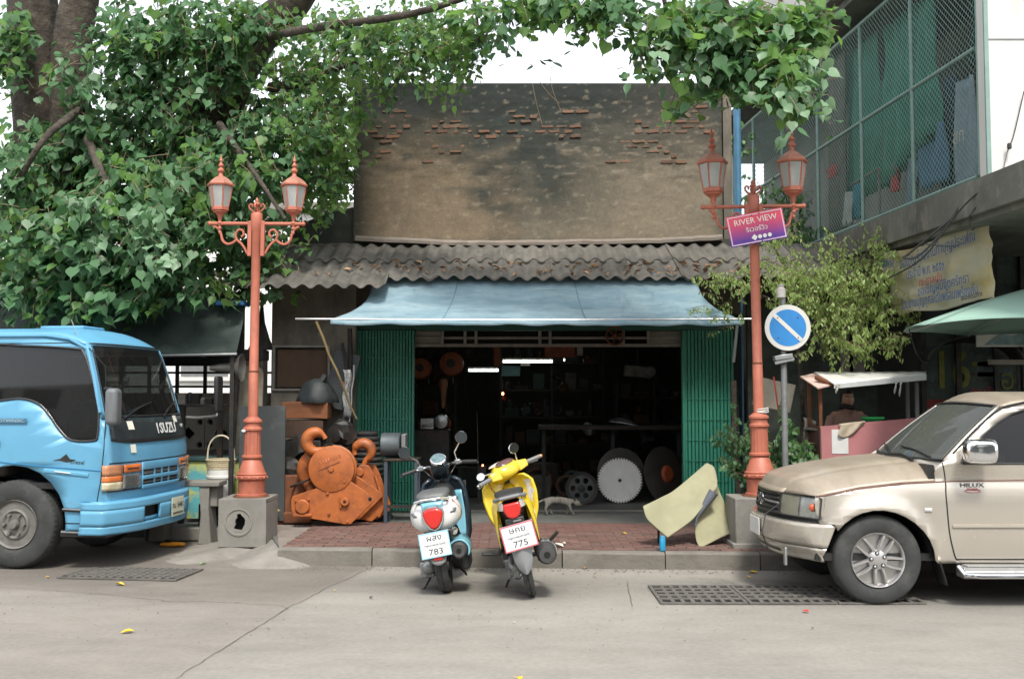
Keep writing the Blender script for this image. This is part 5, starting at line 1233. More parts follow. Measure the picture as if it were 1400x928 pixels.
# saw blades and wheels
m_saw = mat('saw_steel', (.62, .61, .58), .5, metal=.15, var=.1, vs=4, layers=[((.30, .25, .2), (3, 3, 1.2), .52, .75, .6)])
sw = at(848, 646, 15.0); R0 = 30.5/F*15.0
t = thing('saw_blade', 'bright white toothed circular saw blade leaning in the shop doorway', 'saw blade', (sw.x, 15.0, PZ), local=False)
outl = []
for k in range(48):
 a0 = 2*math.pi*k/48; a1 = 2*math.pi*(k+.55)/48; a2 = 2*math.pi*(k+.62)/48; a3 = 2*math.pi*(k+.95)/48
 for a, r in ((a0, 1), (a1, 1.), (a2, .93), (a3, .93)): outl.append((sw.x + R0*r*math.cos(a), R0*r*math.sin(a)))
star = []
for k in range(12):
 a = math.pi*k/6; r = .018 if k % 2 else .042; star.append((sw.x + r*math.cos(a), r*math.sin(a)))
lean = lambda a, c: (a, 15.0 + c*.12 + .06, PZ + R0 + .004 + c*.99)
plate(outl, [star], lean).obj('disc', m_saw, t, smooth=False, solid=.008, recalc=False)
c_ = lean(sw.x, 0); bb = B(); bb.lathe([(.055, .0), (.055, .02)], (c_[0], c_[1]+.008, c_[2]), 'y', 16); bb.obj('arbor_hole', m_dark, t)
def disc(px, py, rx, rz, Y, m, label, hubm=None, hx=0, lean_=.15):
 c = at(px, py, Y); r = rz/F*Y; fx = rx/rz
 t = thing('metal_disc', label, 'disc', (c.x, Y, PZ))
 bb = B(); bb.lathe([(r*.96, -.008), (r, -.006), (r, .006), (r*.96, .008)], (0, 0, 0), 'y', 56)
 ya = math.acos(min(1, fx))
 M = Matrix.Translation((0, .05, r + .004)) @ Matrix.Rotation(ya, 4, 'Z') @ Matrix.Rotation(-lean_, 4, 'X')
 bb.tf(M); bb.obj('disc_plate', m, t)
 bb = B(); bb.lathe([(.025, -.05), (.10, -.045), (.13, -.012), (.13, -.008)], (hx, 0, 0), 'y', 28); bb.tf(M); bb.obj('hub', hubm or m_iron, t)
 return t
m_disc = mat('dark_disc', (.085, .08, .07), .6, metal=.4, var=.25, vs=2.5, layers=[((.16, .11, .07), 2.2, .5, .75, .6)])
disc(850, 642, 34, 36, 15.3, m_disc, 'large dull brown disc standing behind the white saw blade')
disc(908, 641, 29, 38, 15.1, m_disc, 'large dark steel disc with an orange hub leaning right of the saw blade', mat('orange_hub', (.42, .09, .03), .7, var=.3, vs=9), .07)
# spoked wheel
p = at(795, 660, 14.9); r = 22/F*14.9
t = thing('flywheel', 'dark cast wheel with round holes standing behind the cat', 'wheel', (p.x, 14.9, PZ))
bb = B(); bb.lathe([(r*.80, -.03), (r, -.035), (r, .035), (r*.80, .03)], (0, 0, r), 'y', 36, cap=False); bb.obj('rim', m_iron, t, dedupe=True)
hol = [[(r*.52*math.cos(a)+r*.18*math.cos(q*.785), r+r*.52*math.sin(a)+r*.18*math.sin(q*.785)) for q in range(8)] for a in [k*1.0472 for k in range(6)]]
plate([(r*.84*math.cos(k*.262), r+r*.84*math.sin(k*.262)) for k in range(24)], hol, lambda a, c: (a, -.01, c)).obj('web', mat('web_iron', (.07, .075, .07), .5, metal=.3), t, smooth=False, solid=.02, recalc=False)
bb = B(); bb.lathe([(.02, -.06), (.05, -.055), (.055, .04)], (0, 0, r), 'y', 16); bb.obj('hub', m_iron, t)
# pale sheets low in the doorway
p = at(655, 600, 15.2)
bb = B(); bb.tube([at(652, 562, 15.1), at(654, 640, 15.0)], .008, 6); bb.tube([at(654, 640, 15.0), Vector((at(654, 640, 15.0).x, 15.0, PZ))], .012, 6); tag(bb.obj('thin_rod', m_dim[4]), 'thin pale rod standing upright between the two scooters in the dark', 'rod')
panel_at((633, 656), (637, 682), 14.8, m_woodw, 'wood_offcut', 'small pale wood offcut standing between the scooters', 'wood')
a = at(735, 692, 14.6); bb = B(); bb.bb(gx0+.3, gx1-.3, 14.02, 14.06, PZ+.001, PZ+.014); tag(bb.obj('threshold_strip', m_woodw), 'pale threshold strip across the shop doorway', 'threshold')
# ---------------------------------------------------------------- cat
cp = at(766, 695, 13.6)
def cat_():
 t = thing('cat', 'grey tabby cat walking right across the shop floor with lowered head', 'cat', (cp.x, 13.6, PZ))
 me = bpy.data.meshes.new('cat_body')
 V = [(-.155, 0, .185), (-.07, 0, .20), (.03, 0, .185), (.115, 0, .19), (.155, 0, .18), (.195, 0, .155),   # spine to neck, head
   (-.21, 0, .20), (-.27, 0, .175), (-.315, 0, .135), (-.345, 0, .12),                                 # tail
   (-.17, -.03, .13), (-.195, -.035, .085), (-.185, -.035, .035), (-.165, -.035, .008),                # near hind leg
   (-.13, .03, .13), (-.145, .035, .08), (-.12, .035, .035), (-.095, .035, .008),                      # far hind leg
   (.12, -.03, .13), (.135, -.035, .075), (.17, -.035, .03), (.19, -.035, .008),                       # near foreleg
   (.105, .03, .13), (.10, .035, .075), (.085, .035, .03), (.10, .035, .008)]
 rr = [.05, .052, .055, .05, .034, .02, .017, .014, .012, .009, .034, .018, .012, .012, .032, .018, .012, .012, .026, .015, .011, .012, .026, .015, .011, .012]
 E = [(0, 1), (1, 2), (2, 3), (3, 4), (4, 5), (0, 6), (6, 7), (7, 8), (8, 9), (0, 10), (10, 11), (11, 12), (12, 13), (0, 14), (14, 15), (15, 16), (16, 17), (3, 18), (18, 19), (19, 20), (20, 21), (3, 22), (22, 23), (23, 24), (24, 25)]
 me.from_pydata([(x, y, z) for x, y, z in V], E, [])
 o = bpy.data.objects.new('cat_body', me); COL.objects.link(o); o.parent = t
 o.modifiers.new('skin', 'SKIN'); 
 for k, sv in enumerate(me.skin_vertices[0].data): sv.radius = (rr[k], rr[k]); sv.use_root = (k == 1)
 q = o.modifiers.new('sub', 'SUBSURF'); q.levels = q.render_levels = 2
 for k in o.modifiers: pass
 m_fur = mat('tabby_fur', (.20, .185, .155), .9, var=.25, vs=30, layers=[((.07, .065, .055), (38, 6, 6), .5, .62, .7), ((.45, .42, .36), (4, 4, 14), .6, .7, .4)], bump=.003, bs=200)
 me.materials.append(m_fur); o.modifiers[0].use_smooth_shade = True
 bb = B(); bb.ball((.225, 0, .150), .042, 14, 10, (1.05, .95, .9)); bb.ball((.262, 0, .136), .018, 10, 6, (1, 1.1, .8)); bb.obj('head', m_fur, t, ang=180)
 for s in (-1, 1):
  bb = B(); bb.loft([[Vector((.215+a, s*.026+b*.8, .18)) for a, b in ((-.014, -.012), (.014, -.012), (.014, .012), (-.014, .012))], [Vector((.212+a*.1, s*.032+b*.1, .212)) for a, b in ((-.014, -.012), (.014, -.012), (.014, .012), (-.014, .012))]]); bb.obj('ear', m_fur, t)
  bb = B(); bb.ball((.252, s*.020, .156), .006, 8, 5); bb.obj('eye', m_black, t)
 bb = B(); bb.ball((.281, 0, .142), .005, 8, 5); bb.obj('nose', m_inkred, t)
cat_()
# ---------------------------------------------------------------- vehicles
def tyre(parent, c, R, W, rin, m=m_rubber, lugs=0, n=72):
 bb = B(); h = W/2
 prof = [(rin, -h*.78), (rin+.012, -h*.86), (lerp(rin, R, .35), -h*.99), (lerp(rin, R, .6), -h), (lerp(rin, R, .85), -h*.93), (R*.965, -h*.86), (R*.992, -h*.70), (R, -h*.45), (R, -h*.20), (R*.975, -h*.19), (R*.975, -h*.12), (R, -h*.11), (R, h*.11), (R*.975, h*.12), (R*.975, h*.19), (R, h*.20), (R, h*.45), (R*.992, h*.7), (R*.965, h*.86), (lerp(rin, R, .6), h), (rin+.012, h*.86), (rin, h*.78)]
 md = (lambda k, j: (1 - (.018 if (5 <= k <= 7 or 16 <= k <= 18) and (j % 2) else 0))) if lugs else None
 bb.lathe(prof, c, 'y', lugs*2 if lugs else n, mod=md, cap=False)
 for k in range(0): pass
 i = len(bb.v) - len(prof)*(lugs*2 if lugs else n); nn = (lugs*2 if lugs else n)
 for j in range(nn): bb.f.append((i + j, i + (j+1) % nn, i + (len(prof)-1)*nn + (j+1) % nn, i + (len(prof)-1)*nn + j))
 bb.obj('tyre', m, parent, ang=28)
def flatring(parent, c, prof, name, m, n=48, ang=35): bb = B(); bb.lathe(prof, c, 'y', n); return bb.obj(name, m, parent, ang=ang)
m_blue = mat('truck_blue', (.11, .325, .49), .42, var=.10, vs=1.6, layers=[((.12, .33, .50), 2.4, .50, .78, .55), ((.03, .16, .30), (9, 9, 2), .62, .78, .4), ((.25, .36, .42), 22, .64, .74, .55), ((.16, .20, .21), (3, 3, 12), .60, .74, .5)], coat=.12)
m_bpaint = m_blue
m_tglass = glass('truck_glass', (.13, .15, .14), .03, veil=.045, dcol=(.2, .21, .2))
m_wglass = glass('windscreen_glass', (.24, .26, .25), .02, veil=.04, dcol=(.22, .23, .22))
m_seat = mat('seat_vinyl', (.10, .085, .075), .7, var=.3)
TY = math.radians(-7.5)
To = gr(15, 779)
tr = thing('truck', 'light blue cab-over truck parked at the left edge facing right', 'truck', (To.x, To.y, 0), (0, 0, TY))
W = 1.78; RW = .445
def ys(z): return .0 if z < 1.2 else .13*((z-1.2)/1.15)**1.35
XF = [(.40, 1.02), (.55, 1.07), (.80, 1.10), (1.15, 1.10), (1.38, 1.06), (1.50, 1.015), (1.9, .90), (2.22, .80), (2.33, .72), (2.40, .60)]
def xf(z): return float(np.interp(z, [q[0] for q in XF], [q[1] for q in XF]))
def fx(t, z): return xf(z) - .115*abs(t)**3.2*(1.0)
def P_(t, z, e=0.):  # point on the front, t in -1..1 across the cab
 y = lerp(ys(z), W-ys(z), (t+1)/2); return Vector((fx(t, z)+e, y, z))
ARC = [(.57*math.cos(a), RW+.02+.57*math.sin(a)) for a in [math.radians(q) for q in (180, 165, 150, 135, 120, 105, 90, 75, 60, 45, 30, 15, 0, -8)]]
side_out = [(-1.15, .47)] + [p for p in ARC if p[0] > -1.0] + [(.62, .40), (fx(1, .45)-.03, .40), (fx(1, .55), .55), (fx(1, .8), .8), (fx(1, 1.15), 1.15), (fx(1, 1.38), 1.38), (fx(1, 1.5), 1.5), (fx(1, 1.9), 1.9), (fx(1, 2.22), 2.22), (.50, 2.31), (.30, 2.345), (-1.15, 2.345)]
side_out = [side_out[0]] + [(-.57, .47)] + side_out[1:] if side_out[1][0] > -.56 else side_out
win = [(-.40, 1.70), (-.40, 2.20), (-.05, 2.235), (.55, 2.20), (.66, 2.16), (.76, 1.95), (.87, 1.62), (.885, 1.34), (.84, 1.285), (.62, 1.285), (.50, 1.36), (.33, 1.56), (.20, 1.66), (.0, 1.70)]
win = [(p.x, p.y) for p in smooth_poly([(a, c, 0) for a, c in win], 3)]
cz = [k*.12 for k in range(4, 20)]
for s in (0, 1):
 sf = (lambda a, c: (a, ys(c) - .0, c)) if s == 0 else (lambda a, c: (a, W-ys(c), c))
 o = plate(side_out, [win], sf, ca=[-.6, 0, .6], cb=cz).obj('side_panel', m_bpaint, tr, solid=.03, so=-1 if s == 0 else 1, recalc=False, ang=20)
 sg2 = (lambda a, c: (a, ys(c)+.018, c)) if s == 0 else (lambda a, c: (a, W-ys(c)-.018, c))
 wb = [(lerp(.3, a, 1.03), lerp(1.75, c, 1.03)) for a, c in win]
 plate(wb, (), sg2, cb=cz).obj('side_window', m_tglass, tr, smooth=False, recalc=False)
 bb = B(); bb.tube([Vector(sf(a, c)) + Vector((0, -.003 if s == 0 else .003, 0)) for a, c in win], .011, 6, closed=True); bb.obj('window_seal', m_black, tr)
# front below the windscreen, windscreen, roof
def fgrid(t0, t1, z0, z1, e=0., nu=24, nv=10):
 bb = B(); bb.grid(lambda u, v: P_(lerp(t0, t1, u), lerp(z0, z1, v), e), nu, nv); return bb
fgrid(-1, 1, .50, 1.50).obj('front_panel', m_bpaint, tr, ang=180, solid=.02, so=-1 if True else 1)
fgrid(-.93, .93, 1.535, 2.235, .004, 30, 12).obj('windscreen', m_wglass, tr, ang=180)
bb = B(); Z0, Z1 = 1.515, 2.25
loop = [P_(lerp(-.94, .94, k/20), Z0, .006) for k in range(21)] + [P_(.94, lerp(Z0, Z1, k/8), .006) for k in range(1, 8)] + [P_(lerp(.94, -.94, k/20), Z1, .006) for k in range(21)] + [P_(-.94, lerp(Z1, Z0, k/8), .006) for k in range(1, 8)]
bb.tube(loop, .014, 6, closed=True); bb.obj('windscreen_seal', m_black, tr)
for s in (-1, 1):
 bb = B(); bb.grid(lambda u, v: P_(s*lerp(.925, 1.0, u), lerp(1.50, 2.24, v), 0), 3, 10); bb.obj('pillar', m_bpaint, tr, ang=180, solid=.03, so=0)
def roofp(u, v):
 t = lerp(-1, 1, v); q = abs(t)
 xr = lerp(-1.15, fx(t, 2.235), u); k = max(0, (u-.72)/.28)
 z = 2.345 + .085*(1-q**3.5) - (2.345+.085*(1-q**3.5)-2.235)*k**2.4
 yy = ys(min(2.345, z)); return Vector((xr, lerp(yy, W-yy, v), z))
bb = B(); bb.grid(roofp, 30, 24); bb.obj('roof', m_bpaint, tr, ang=180, solid=.02, so=0)
bb = B(); bb.tube([(-1.15, ys(2.34)-.012, 2.335), (.25, ys(2.34)-.012, 2.335), (.50, ys(2.3)-.012, 2.30), (.70, ys(2.2)-.012+.0, 2.20), (.80, ys(1.9)-.012, 1.92), (.90, ys(1.55)-.012, 1.56)], .016, 6); bb.obj('drip_rail', m_bpaint, tr)
# roof ventilator bulge
bb = B(); bb.box((.05, W*.52, 2.45), (.50, .45, .05)); bb.obj('roof_hatch', mat('hatch_blue', (.10, .30, .48), .5, var=.2), tr, bev=.02, seg=3)
bb = B(); bb.tube([(.52, .22, 2.33), (.46, .20, 2.50)], .004, 5); bb.obj('antenna', m_steel, tr)
B().bb(-1.17, -1.15, .05, W-.05, .6, 2.33).obj('cab_back', m_bpaint, tr)
# black garnish with the maker's name
bb = fgrid(-.90, .90, 1.27, 1.49, .008, 30, 4)
def garn(u, v):
 t = lerp(-.93, .93, u); z0 = 1.245 + .05*abs(t)**6; return P_(t, lerp(z0, 1.495, v), .009)
bb = B(); bb.grid(garn, 30, 5); bb.obj('garnish', mat('garnish_black', (.022, .030, .032), .4, var=.25, vs=3, layers=[((.07, .10, .11), 5, .55, .75, .5)]), tr, ang=180, solid=.008, so=0)
def fronttext(s, t, z, size, m, sx=1., e=.02, nm='lettering'):
 a, c = P_(t-.03, z, e), P_(t+.03, z, e); up = P_(t, z+.05, e) - P_(t, z-.05, e)
 return text(s, tr, m, size, (a+c)/2, frame3(c-a, up), sx=sx, name=nm)
m_let = mat('letter_white', (.62, .64, .62), .5, var=.05)
for ch, t_ in zip('ISUZU', (-.02, .075, .185, .305, .42)):
 # block letters drawn as strokes, bolder than the default face
 o = fronttext(ch, t_, 1.375, .155, m_let, 1.0, .017); o.data.offset = .004
fronttext('N.P', .72, 1.39, .06, m_let, 1.1, .018)
for (t_, z, wd, h, lb) in ((-.60, 1.425, .10, .085, 'white_sticker'), (-.60, 1.19, .09, .085, 'white_sticker'), (.55, 1.47, .11, .07, 'white_sticker')):
 bb = B(); bb.grid(lambda u, v: P_(t_ + (u-.5)*wd/.89, z + (v-.5)*h, .016 if z > 1.24 else .006), 3, 3); bb.obj('sticker', mat('sticker', (.66, .65, .55), .7, var=.12), tr, ang=180)
# wipers
for t0, t1 in ((-.70, -.15), (.20, .62)):
 bb = B(); bb.tube([P_(t0, 1.50, .03), P_(lerp(t0, t1, .6), 1.60, .035), P_(t1, 1.64, .03)], .008, 5); bb.tube([P_(t0+.10, 1.56, .03), P_(t1+.14, 1.66, .025)], .006, 5); bb.obj('wiper', m_black, tr)
# lamps: wrap-round corner lamp, indicator, headlamp
m_hl = glass('headlamp_lens', (.92, .93, .92), .04, veil=.10, dcol=(.55, .56, .52))
m_amber = mat('amber_lens', (.60, .16, .04), .2, var=.15, vs=15, coat=.5)
m_ambr = mat('amber_faded', (.45, .20, .10), .35, var=.2, vs=15)
m_hlb = mat('reflector', (.72, .73, .72), .3, metal=.35, var=.2, vs=14)
for s in (-1, 1):
 h = sub('headlight', tr)
 bb = B(); bb.grid(lambda u, v: P_(s*lerp(.50, .78, u), lerp(.80, .935, v), .012), 8, 4); bb.obj('reflector', m_hlb, h, ang=180)
 bb = B(); bb.grid(lambda u, v: P_(s*lerp(.50, .78, u), lerp(.795, .94, v), .026), 8, 4); bb.obj('lens', m_hl, h, ang=180, solid=.006)
 bb = B(); bb.grid(lambda u, v: P_(s*lerp(.48, .785, u), lerp(.955, 1.035, v), .02), 8, 3); bb.obj('indicator', m_amber, h, ang=180, solid=.012)
 bb = B(); bb.grid(lambda u, v: P_(s*lerp(.53, .74, u), lerp(.985, 1.0, v), .030), 8, 1); bb.obj('indicator_slot', m_black, h, ang=180)
 cl = sub('corner_lamp', tr)
 def cp_(u, v, z0, z1, e=0.):
  z = lerp(z0, z1, v)
  if u < .45: return P_(s*lerp(.80, 1.0, u/.45), z, .016+e*0) + Vector((0, s*.012*u/.45, 0))
  k = (u-.45)/.55; y = (-.016 if s < 0 else W+.016); return Vector((lerp(fx(1, z)+.010, fx(1, z)-.035, k), y, z))
 for z0, z1, m__ in ((.79, .87, mat('clear_amber', (.45, .40, .26), .3, var=.3, vs=12, coat=.3)), (.873, .93, m_amber), (.933, 1.04, m_ambr)):
  bb = B(); bb.grid(lambda u, v: cp_(u, v, z0, z1), 10, 3); bb.obj('lens', m__, cl, ang=180, solid=.01)
 bb = B(); bb.grid(lambda u, v: P_(s*lerp(.46, 1.0, u), lerp(.775, .792, v), .015), 8, 1); bb.obj('trim', m_black, tr, ang=180)
# grille
gl = sub('grille', tr)
bb = B(); bb.grid(lambda u, v: P_(lerp(-.44, .44, u), lerp(.78, 1.04, v), .006), 10, 3); bb.obj('grille_back', m_black, gl, ang=180)
for z0, z1 in ((.775, .81), (.865, .905), (.965, 1.045)):
 bb = B(); bb.grid(lambda u, v: P_(lerp(-.46, .46, u), lerp(z0, z1, v), .022), 12, 2); bb.obj('grille_bar', m_bpaint, gl, ang=180, solid=.02, so=0, bev=.004)
for t_ in (-.45, -.18, .0, .18, .45):
 bb = B(); bb.grid(lambda u, v: P_(t_ + (u-.5)*.03, lerp(.78, 1.04, v), .020), 2, 3); bb.obj('grille_upright', m_bpaint, gl, ang=180, solid=.012)
for z in (.835, .925, .94):
 bb = B(); bb.grid(lambda u, v: P_(lerp(-.42, .42, u), z + (v-.5)*.010, .018), 12, 1); bb.obj('grille_slat', m_grey, gl, ang=180, solid=.006)
bb = B(); bb.grid(lambda u, v: P_(lerp(-.97, .97, u), lerp(1.05, 1.062, v), .003), 24, 1); bb.obj('panel_gap', m_dark, tr, ang=180)
bb = B(); bb.grid(lambda u, v: P_(lerp(-.98, .98, u), lerp(.60, .775, v), -.01), 20, 2); bb.obj('bumper_gap', m_dark, tr, ang=180)
# bumper with openings and plate
def bump(t, z, e=0.): 
 tt = max(-1, min(1, t)); x = 1.17 - .20*abs(tt)**3.2 + (.02 if z < .62 else 0)*0 - .03*max(0, (.50-z)/.2); y = lerp(-.035, W+.035, (tt+1)/2); return Vector((x+e, y, z))
def wrap(u, z0, z1, v, e=0.):
 z = lerp(z0, z1, v)
 if u < .1: k = u/.1; p = bump(-1, z, e); return Vector((lerp(p.x-.22, p.x, k), p.y-e, z))
 if u > .9: k = (u-.9)/.1; p = bump(1, z, e); return Vector((lerp(p.x, p.x-.22, k), p.y+e, z))
 return bump(lerp(-1, 1, (u-.1)/.8), z, e)
bmp = sub('bumper', tr)
for (z0, z1, u0, u1) in ((.60, .675, 0, 1), (.36, .44, 0, 1), (.442, .598, 0, .31), (.442, .598, .44, .57), (.442, .598, .70, 1)):
 bb = B(); bb.grid(lambda u, v: wrap(lerp(u0, u1, u), z0, z1, v), 30, 4); bb.obj('bumper_face', m_bpaint, bmp, ang=180, solid=.03, so=1 if False else 0)
bb = B(); bb.grid(lambda u, v: wrap(lerp(.04, .96, u), .44, .60, v, -.06), 30, 2); bb.obj('bumper_void', m_dark, bmp, ang=180)
bb = B(); bb.grid(lambda u, v: wrap(lerp(.01, .99, u), .675, .68, 0) + Vector((-.11*v, 0, .012*math.sin(math.pi*v))), 30, 4); bb.obj('bumper_top', m_bpaint, bmp, ang=180)
for u0, u1 in ((.31, .44), (.57, .70)): bb = B(); bb.grid(lambda u, v: wrap(lerp(u0, u1, u), .45, .485, v, -.02), 4, 1); bb.obj('step_bar', m_bpaint, bmp, ang=180, solid=.012)
bb = B(); bb.grid(lambda u, v: wrap(lerp(.105, .125, u), .47, .60, v, .017) + Vector((0, .02*math.sin(v*3), 0)), 3, 5); bb.obj('white_scrape', m_white, bmp, ang=180, smooth=True)
pc_ = bump(.24, .53, .035); pl_ = sub('number_plate', tr)
dx = (bump(.3, .53) - bump(.2, .53)).normalized(); Rf = frame3(dx, (0, 0, 1))
bb = B(); bb.box(pc_, (.30, .20, .006), Rf); bb.obj('plate', mat('plate_yellowish', (.55, .56, .42), .6, var=.12), pl_, bev=.002)
text('ถน 5441', pl_, m_inkblack, .085, pc_ + Rf @ Vector((0, .015, .005)), Rf); text('กรุงเทพมหานคร', pl_, m_inkblack, .038, pc_ + Rf @ Vector((0, -.065, .005)), Rf)
# door seams, handle, trims, decal
def seam(P, name='door_gap', m=m_dark, r=.005):
 bb = B(); bb.tube([(a, ys(c)-.0005, c) for a, c in P], r, 5); return bb.obj(name, m, tr)
seam([(.905, 2.02), (.955, 1.62), (.955, 1.2), (.93, .9), (.86, .47)]); seam([(.86, .47), (.57, .47)]); seam([(-.95, .5), (-.95, 2.25), (.5, 2.26), (.72, 2.20), (.905, 2.02)])
seam([(-.95, 1.06), (-.2, 1.07), (.25, 1.03), (.955, .985)], 'body_crease', mat('crease_blue', (.03, .18, .36), .4), .006)
bb = B(); bb.tube([(.33, -.006, .985), (.80, -.006, .945)], .022, 8); bb.v = [Vector((q.x, q.y*.5, q.z)) for q in bb.v]; bb.obj('side_moulding', m_bpaint, tr)
bb = B(); bb.tube([(.45, -.016, .978), (.62, -.016, .962)], .006, 6); bb.obj('moulding_wear', m_white, tr)
bb = B(); bb.tube([(.54, -.010, .605), (.78, -.010, .597)], .018, 8); bb.obj('step_light', m_black, tr)
bb = B(); bb.tube([(.55, -.024, .612), (.77, -.024, .604)], .008, 6); bb.obj('step_light_trim', m_steel, tr)
bb = B(); bb.bb(.50, 1.0, .02, .30, .33, .39); bb.obj('cab_step', m_black, tr, bev=.01); bb = B(); bb.tube([(.52, .01, .385), (.98, .01, .375)], .012, 6); bb.obj('step_edge', m_steel, tr)
bb = B(); bb.box((-.28, -.008, 1.24), (.26, .02, .075)); bb.obj('door_handle_recess', m_black, tr, bev=.012); bb = B(); bb.box((-.27, -.022, 1.25), (.17, .02, .035)); bb.obj('door_handle', m_black, tr, bev=.008)
bb = B(); bb.bb(-.55, .13, -.003, .0, 1.455, 1.50); bb.obj('name_strip', mat('strip_blue', (.05, .14, .22), .6), tr); text('HOTWINSIC', tr, mat('faded_ink', (.30, .42, .46), .7), .045, (-.06, -.0035, 1.4775), sx=1.25)
bb = B(); bb.prism([(.42, 1.085), (.50, 1.105), (.56, 1.15), (.60, 1.10), (.66, 1.095), (.62, 1.075), (.56, 1.07), (.50, 1.085)], -.004, .0); bb.obj('side_badge', m_iron, tr); text('Diesel', tr, m_inkblack, .06, (.68, -.002, 1.07), frame3((1, 0, -.05), (.3, 0, 1)))
# mirrors
mr = sub('side_mirror', tr)
bb = B(); bb.box((1.10, -.10, 1.62), (.12, .19, .36), Matrix.Rotation(.2, 3, 'Z')); bb.obj('mirror_case', mat('mirror_grey', (.13, .14, .145), .55, var=.15), mr, bev=.045, seg=4)
for P in ([(.99, .03, 1.46), (1.06, -.06, 1.44), (1.10, -.09, 1.50)], [(.92, .05, 1.80), (1.05, -.05, 1.80)]): bb = B(); bb.tube(P, .013, 6); bb.obj('mirror_arm', m_black, mr)
mr = sub('side_mirror', tr)
bb = B(); bb.tube([(.98, W-.03, 1.48), (1.06, W+.12, 1.47), (1.12, W+.50, 1.48), (1.12, W+.52, 1.54)], .013, 6); bb.obj('mirror_arm', m_steel, mr)
bb = B(); bb.box((1.13, W+.52, 1.74), (.06, .13, .44), Matrix.Rotation(-.3, 3, 'Z')); bb.obj('mirror_case', m_black, mr, bev=.03, seg=3)
# cab interior
B().bb(-.75, -.2, .15, .75, .9, 1.32).obj('seat', m_seat, tr, bev=.05); B().bb(-.78, -.6, .18, .72, 1.3, 1.95).obj('seat_back', m_seat, tr, bev=.06); B().bb(-.78, -.6, 1.05, 1.6, 1.3, 1.95).obj('seat_back', m_seat, tr, bev=.06)
bb = B(); bb.grid(lambda u, v: Vector((lerp(.60, fx(lerp(-.93, .93, v), 1.45)-.04, u), lerp(.06, W-.06, v), 1.34+.10*math.sin(u*2.4))), 6, 12); bb.obj('dashboard', mat('dash', (.05, .055, .05), .6), tr, ang=180, solid=.08, so=-1)
bb = B(); bb.tube([(.42 + .05*math.sin(k*.39), .48 + .21*math.cos(k*.39), 1.46 + .19*math.sin(k*.39)) for k in range(16)], .014, 6, closed=True); bb.obj('steering_wheel', m_black, tr)
B().bb(-1.1, .95, .06, W-.06, .80, .86).obj('cab_floor', m_black, tr)
# chassis, wheels, load bed
def truck_wheel(c, front=True):
 w_ = sub('wheel', tr); x, y, z = c
 tyre(w_, c, RW-.005, .23, .235, lugs=52)
 y0 = y - .115
 m_rim = mat('steel_rim', (.17, .165, .15), .65, metal=.3, var=.25, vs=8, layers=[((.07, .06, .05), 6, .5, .75, .6)])
 flatring(w_, (x, y0, z), [(.245, .03), (.24, .005), (.225, .02), (.215, .055), (.19, .07), (.165, .055), (.15, .02), (.135, .012), (.11, .03), (.09, .06), (.05, .062)], 'rim', m_rim)
 for k in range(8):
  a = k*math.pi/4 + .25; bb = B(); bb.box((x + .193*math.cos(a), y0+.055, z + .193*math.sin(a)), (.055, .03, .022), Matrix.Rotation(-a-math.pi/2, 3, 'Y')); bb.obj('hand_hole', m_dark, w_, bev=.008)
 for k in range(6):
  a = k*math.pi/3; bb = B(); bb.lathe([(.017, -.028), (.017, .03)], (x + .105*math.cos(a), y0+.02, z + .105*math.sin(a)), 'y', 6); bb.obj('wheel_nut', m_rim, w_)
 bb = B(); bb.lathe([(.012, -.05), (.04, -.045), (.05, -.01), (.05, .05)], (x, y0+.02, z), 'y', 20); bb.obj('hub', m_rim, w_)
truck_wheel((0, .135, RW)); truck_wheel((0, W-.135-.0, RW)); truck_wheel((-2.9, .135, RW)); truck_wheel((-2.9, W-.135, RW))
B().bb(-4.6, .95, .5, .62, .50, .66).obj('chassis_rail', m_black, tr); B().bb(-4.6, .95, W-.62, W-.5, .50, .66).obj('chassis_rail', m_black, tr); B().bb(-.06, .06, .2, W-.2, .38, .5).obj('axle', m_black, tr)
bb = B(); bb.grid(lambda u, v: Vector((.60*math.cos(lerp(math.pi, -.1, u)), lerp(.04, .5, v), RW+.02+.60*math.sin(lerp(math.pi, -.1, u)))), 16, 1); bb.obj('wheel_well', m_black, tr, ang=180)
B().bb(-4.8, -1.35, 0, W, .98, 1.08).obj('bed_floor', m_bpaint, tr, bev=.01)
for y_ in (0, W-.04): B().bb(-4.8, -1.35, y_, y_+.04, 1.083, 1.5).obj('bed_side', m_bpaint, tr, bev=.01)
B().bb(-1.40, -1.35, .045, W-.045, 1.083, 2.0).obj('headboard', m_bpaint, tr, bev=.01)
# ---------------------------------------------------------------- pickup
m_pk = mat('champagne_paint', (.47, .435, .375), .24, metal=.4, var=.05, vs=1.5, layers=[((.27, .22, .16), (1, 1, 3), .52, .85, .35)], coat=.45)
m_hood = mat('dusty_hood', (.37, .32, .25), .42, metal=.2, var=.10, vs=2.5, layers=[((.25, .20, .145), (5, 2, 3), .42, .68, .65), ((.5, .45, .36), 9, .62, .76, .5)], coat=.2)
m_pglass = glass('pickup_glass', (.10, .12, .115), .03, veil=.015, dcol=(.2, .22, .2))
m_pwind = glass('pickup_windscreen', (.45, .50, .47), .02, veil=.2, dcol=(.30, .33, .30))  # stronger pale veil to brighten the screen
Po = gr(1203, 828)
pk = thing('pickup_truck', 'champagne coloured pickup truck with alloy wheels parked at the right edge facing left', 'pickup truck', (Po.x, Po.y, 0), (0, 0, 0))
W = 1.72; RW = .37
def ysd(z): return .015 if z < 1.05 else .015 + .21*((z-1.05)/.62)**1.15
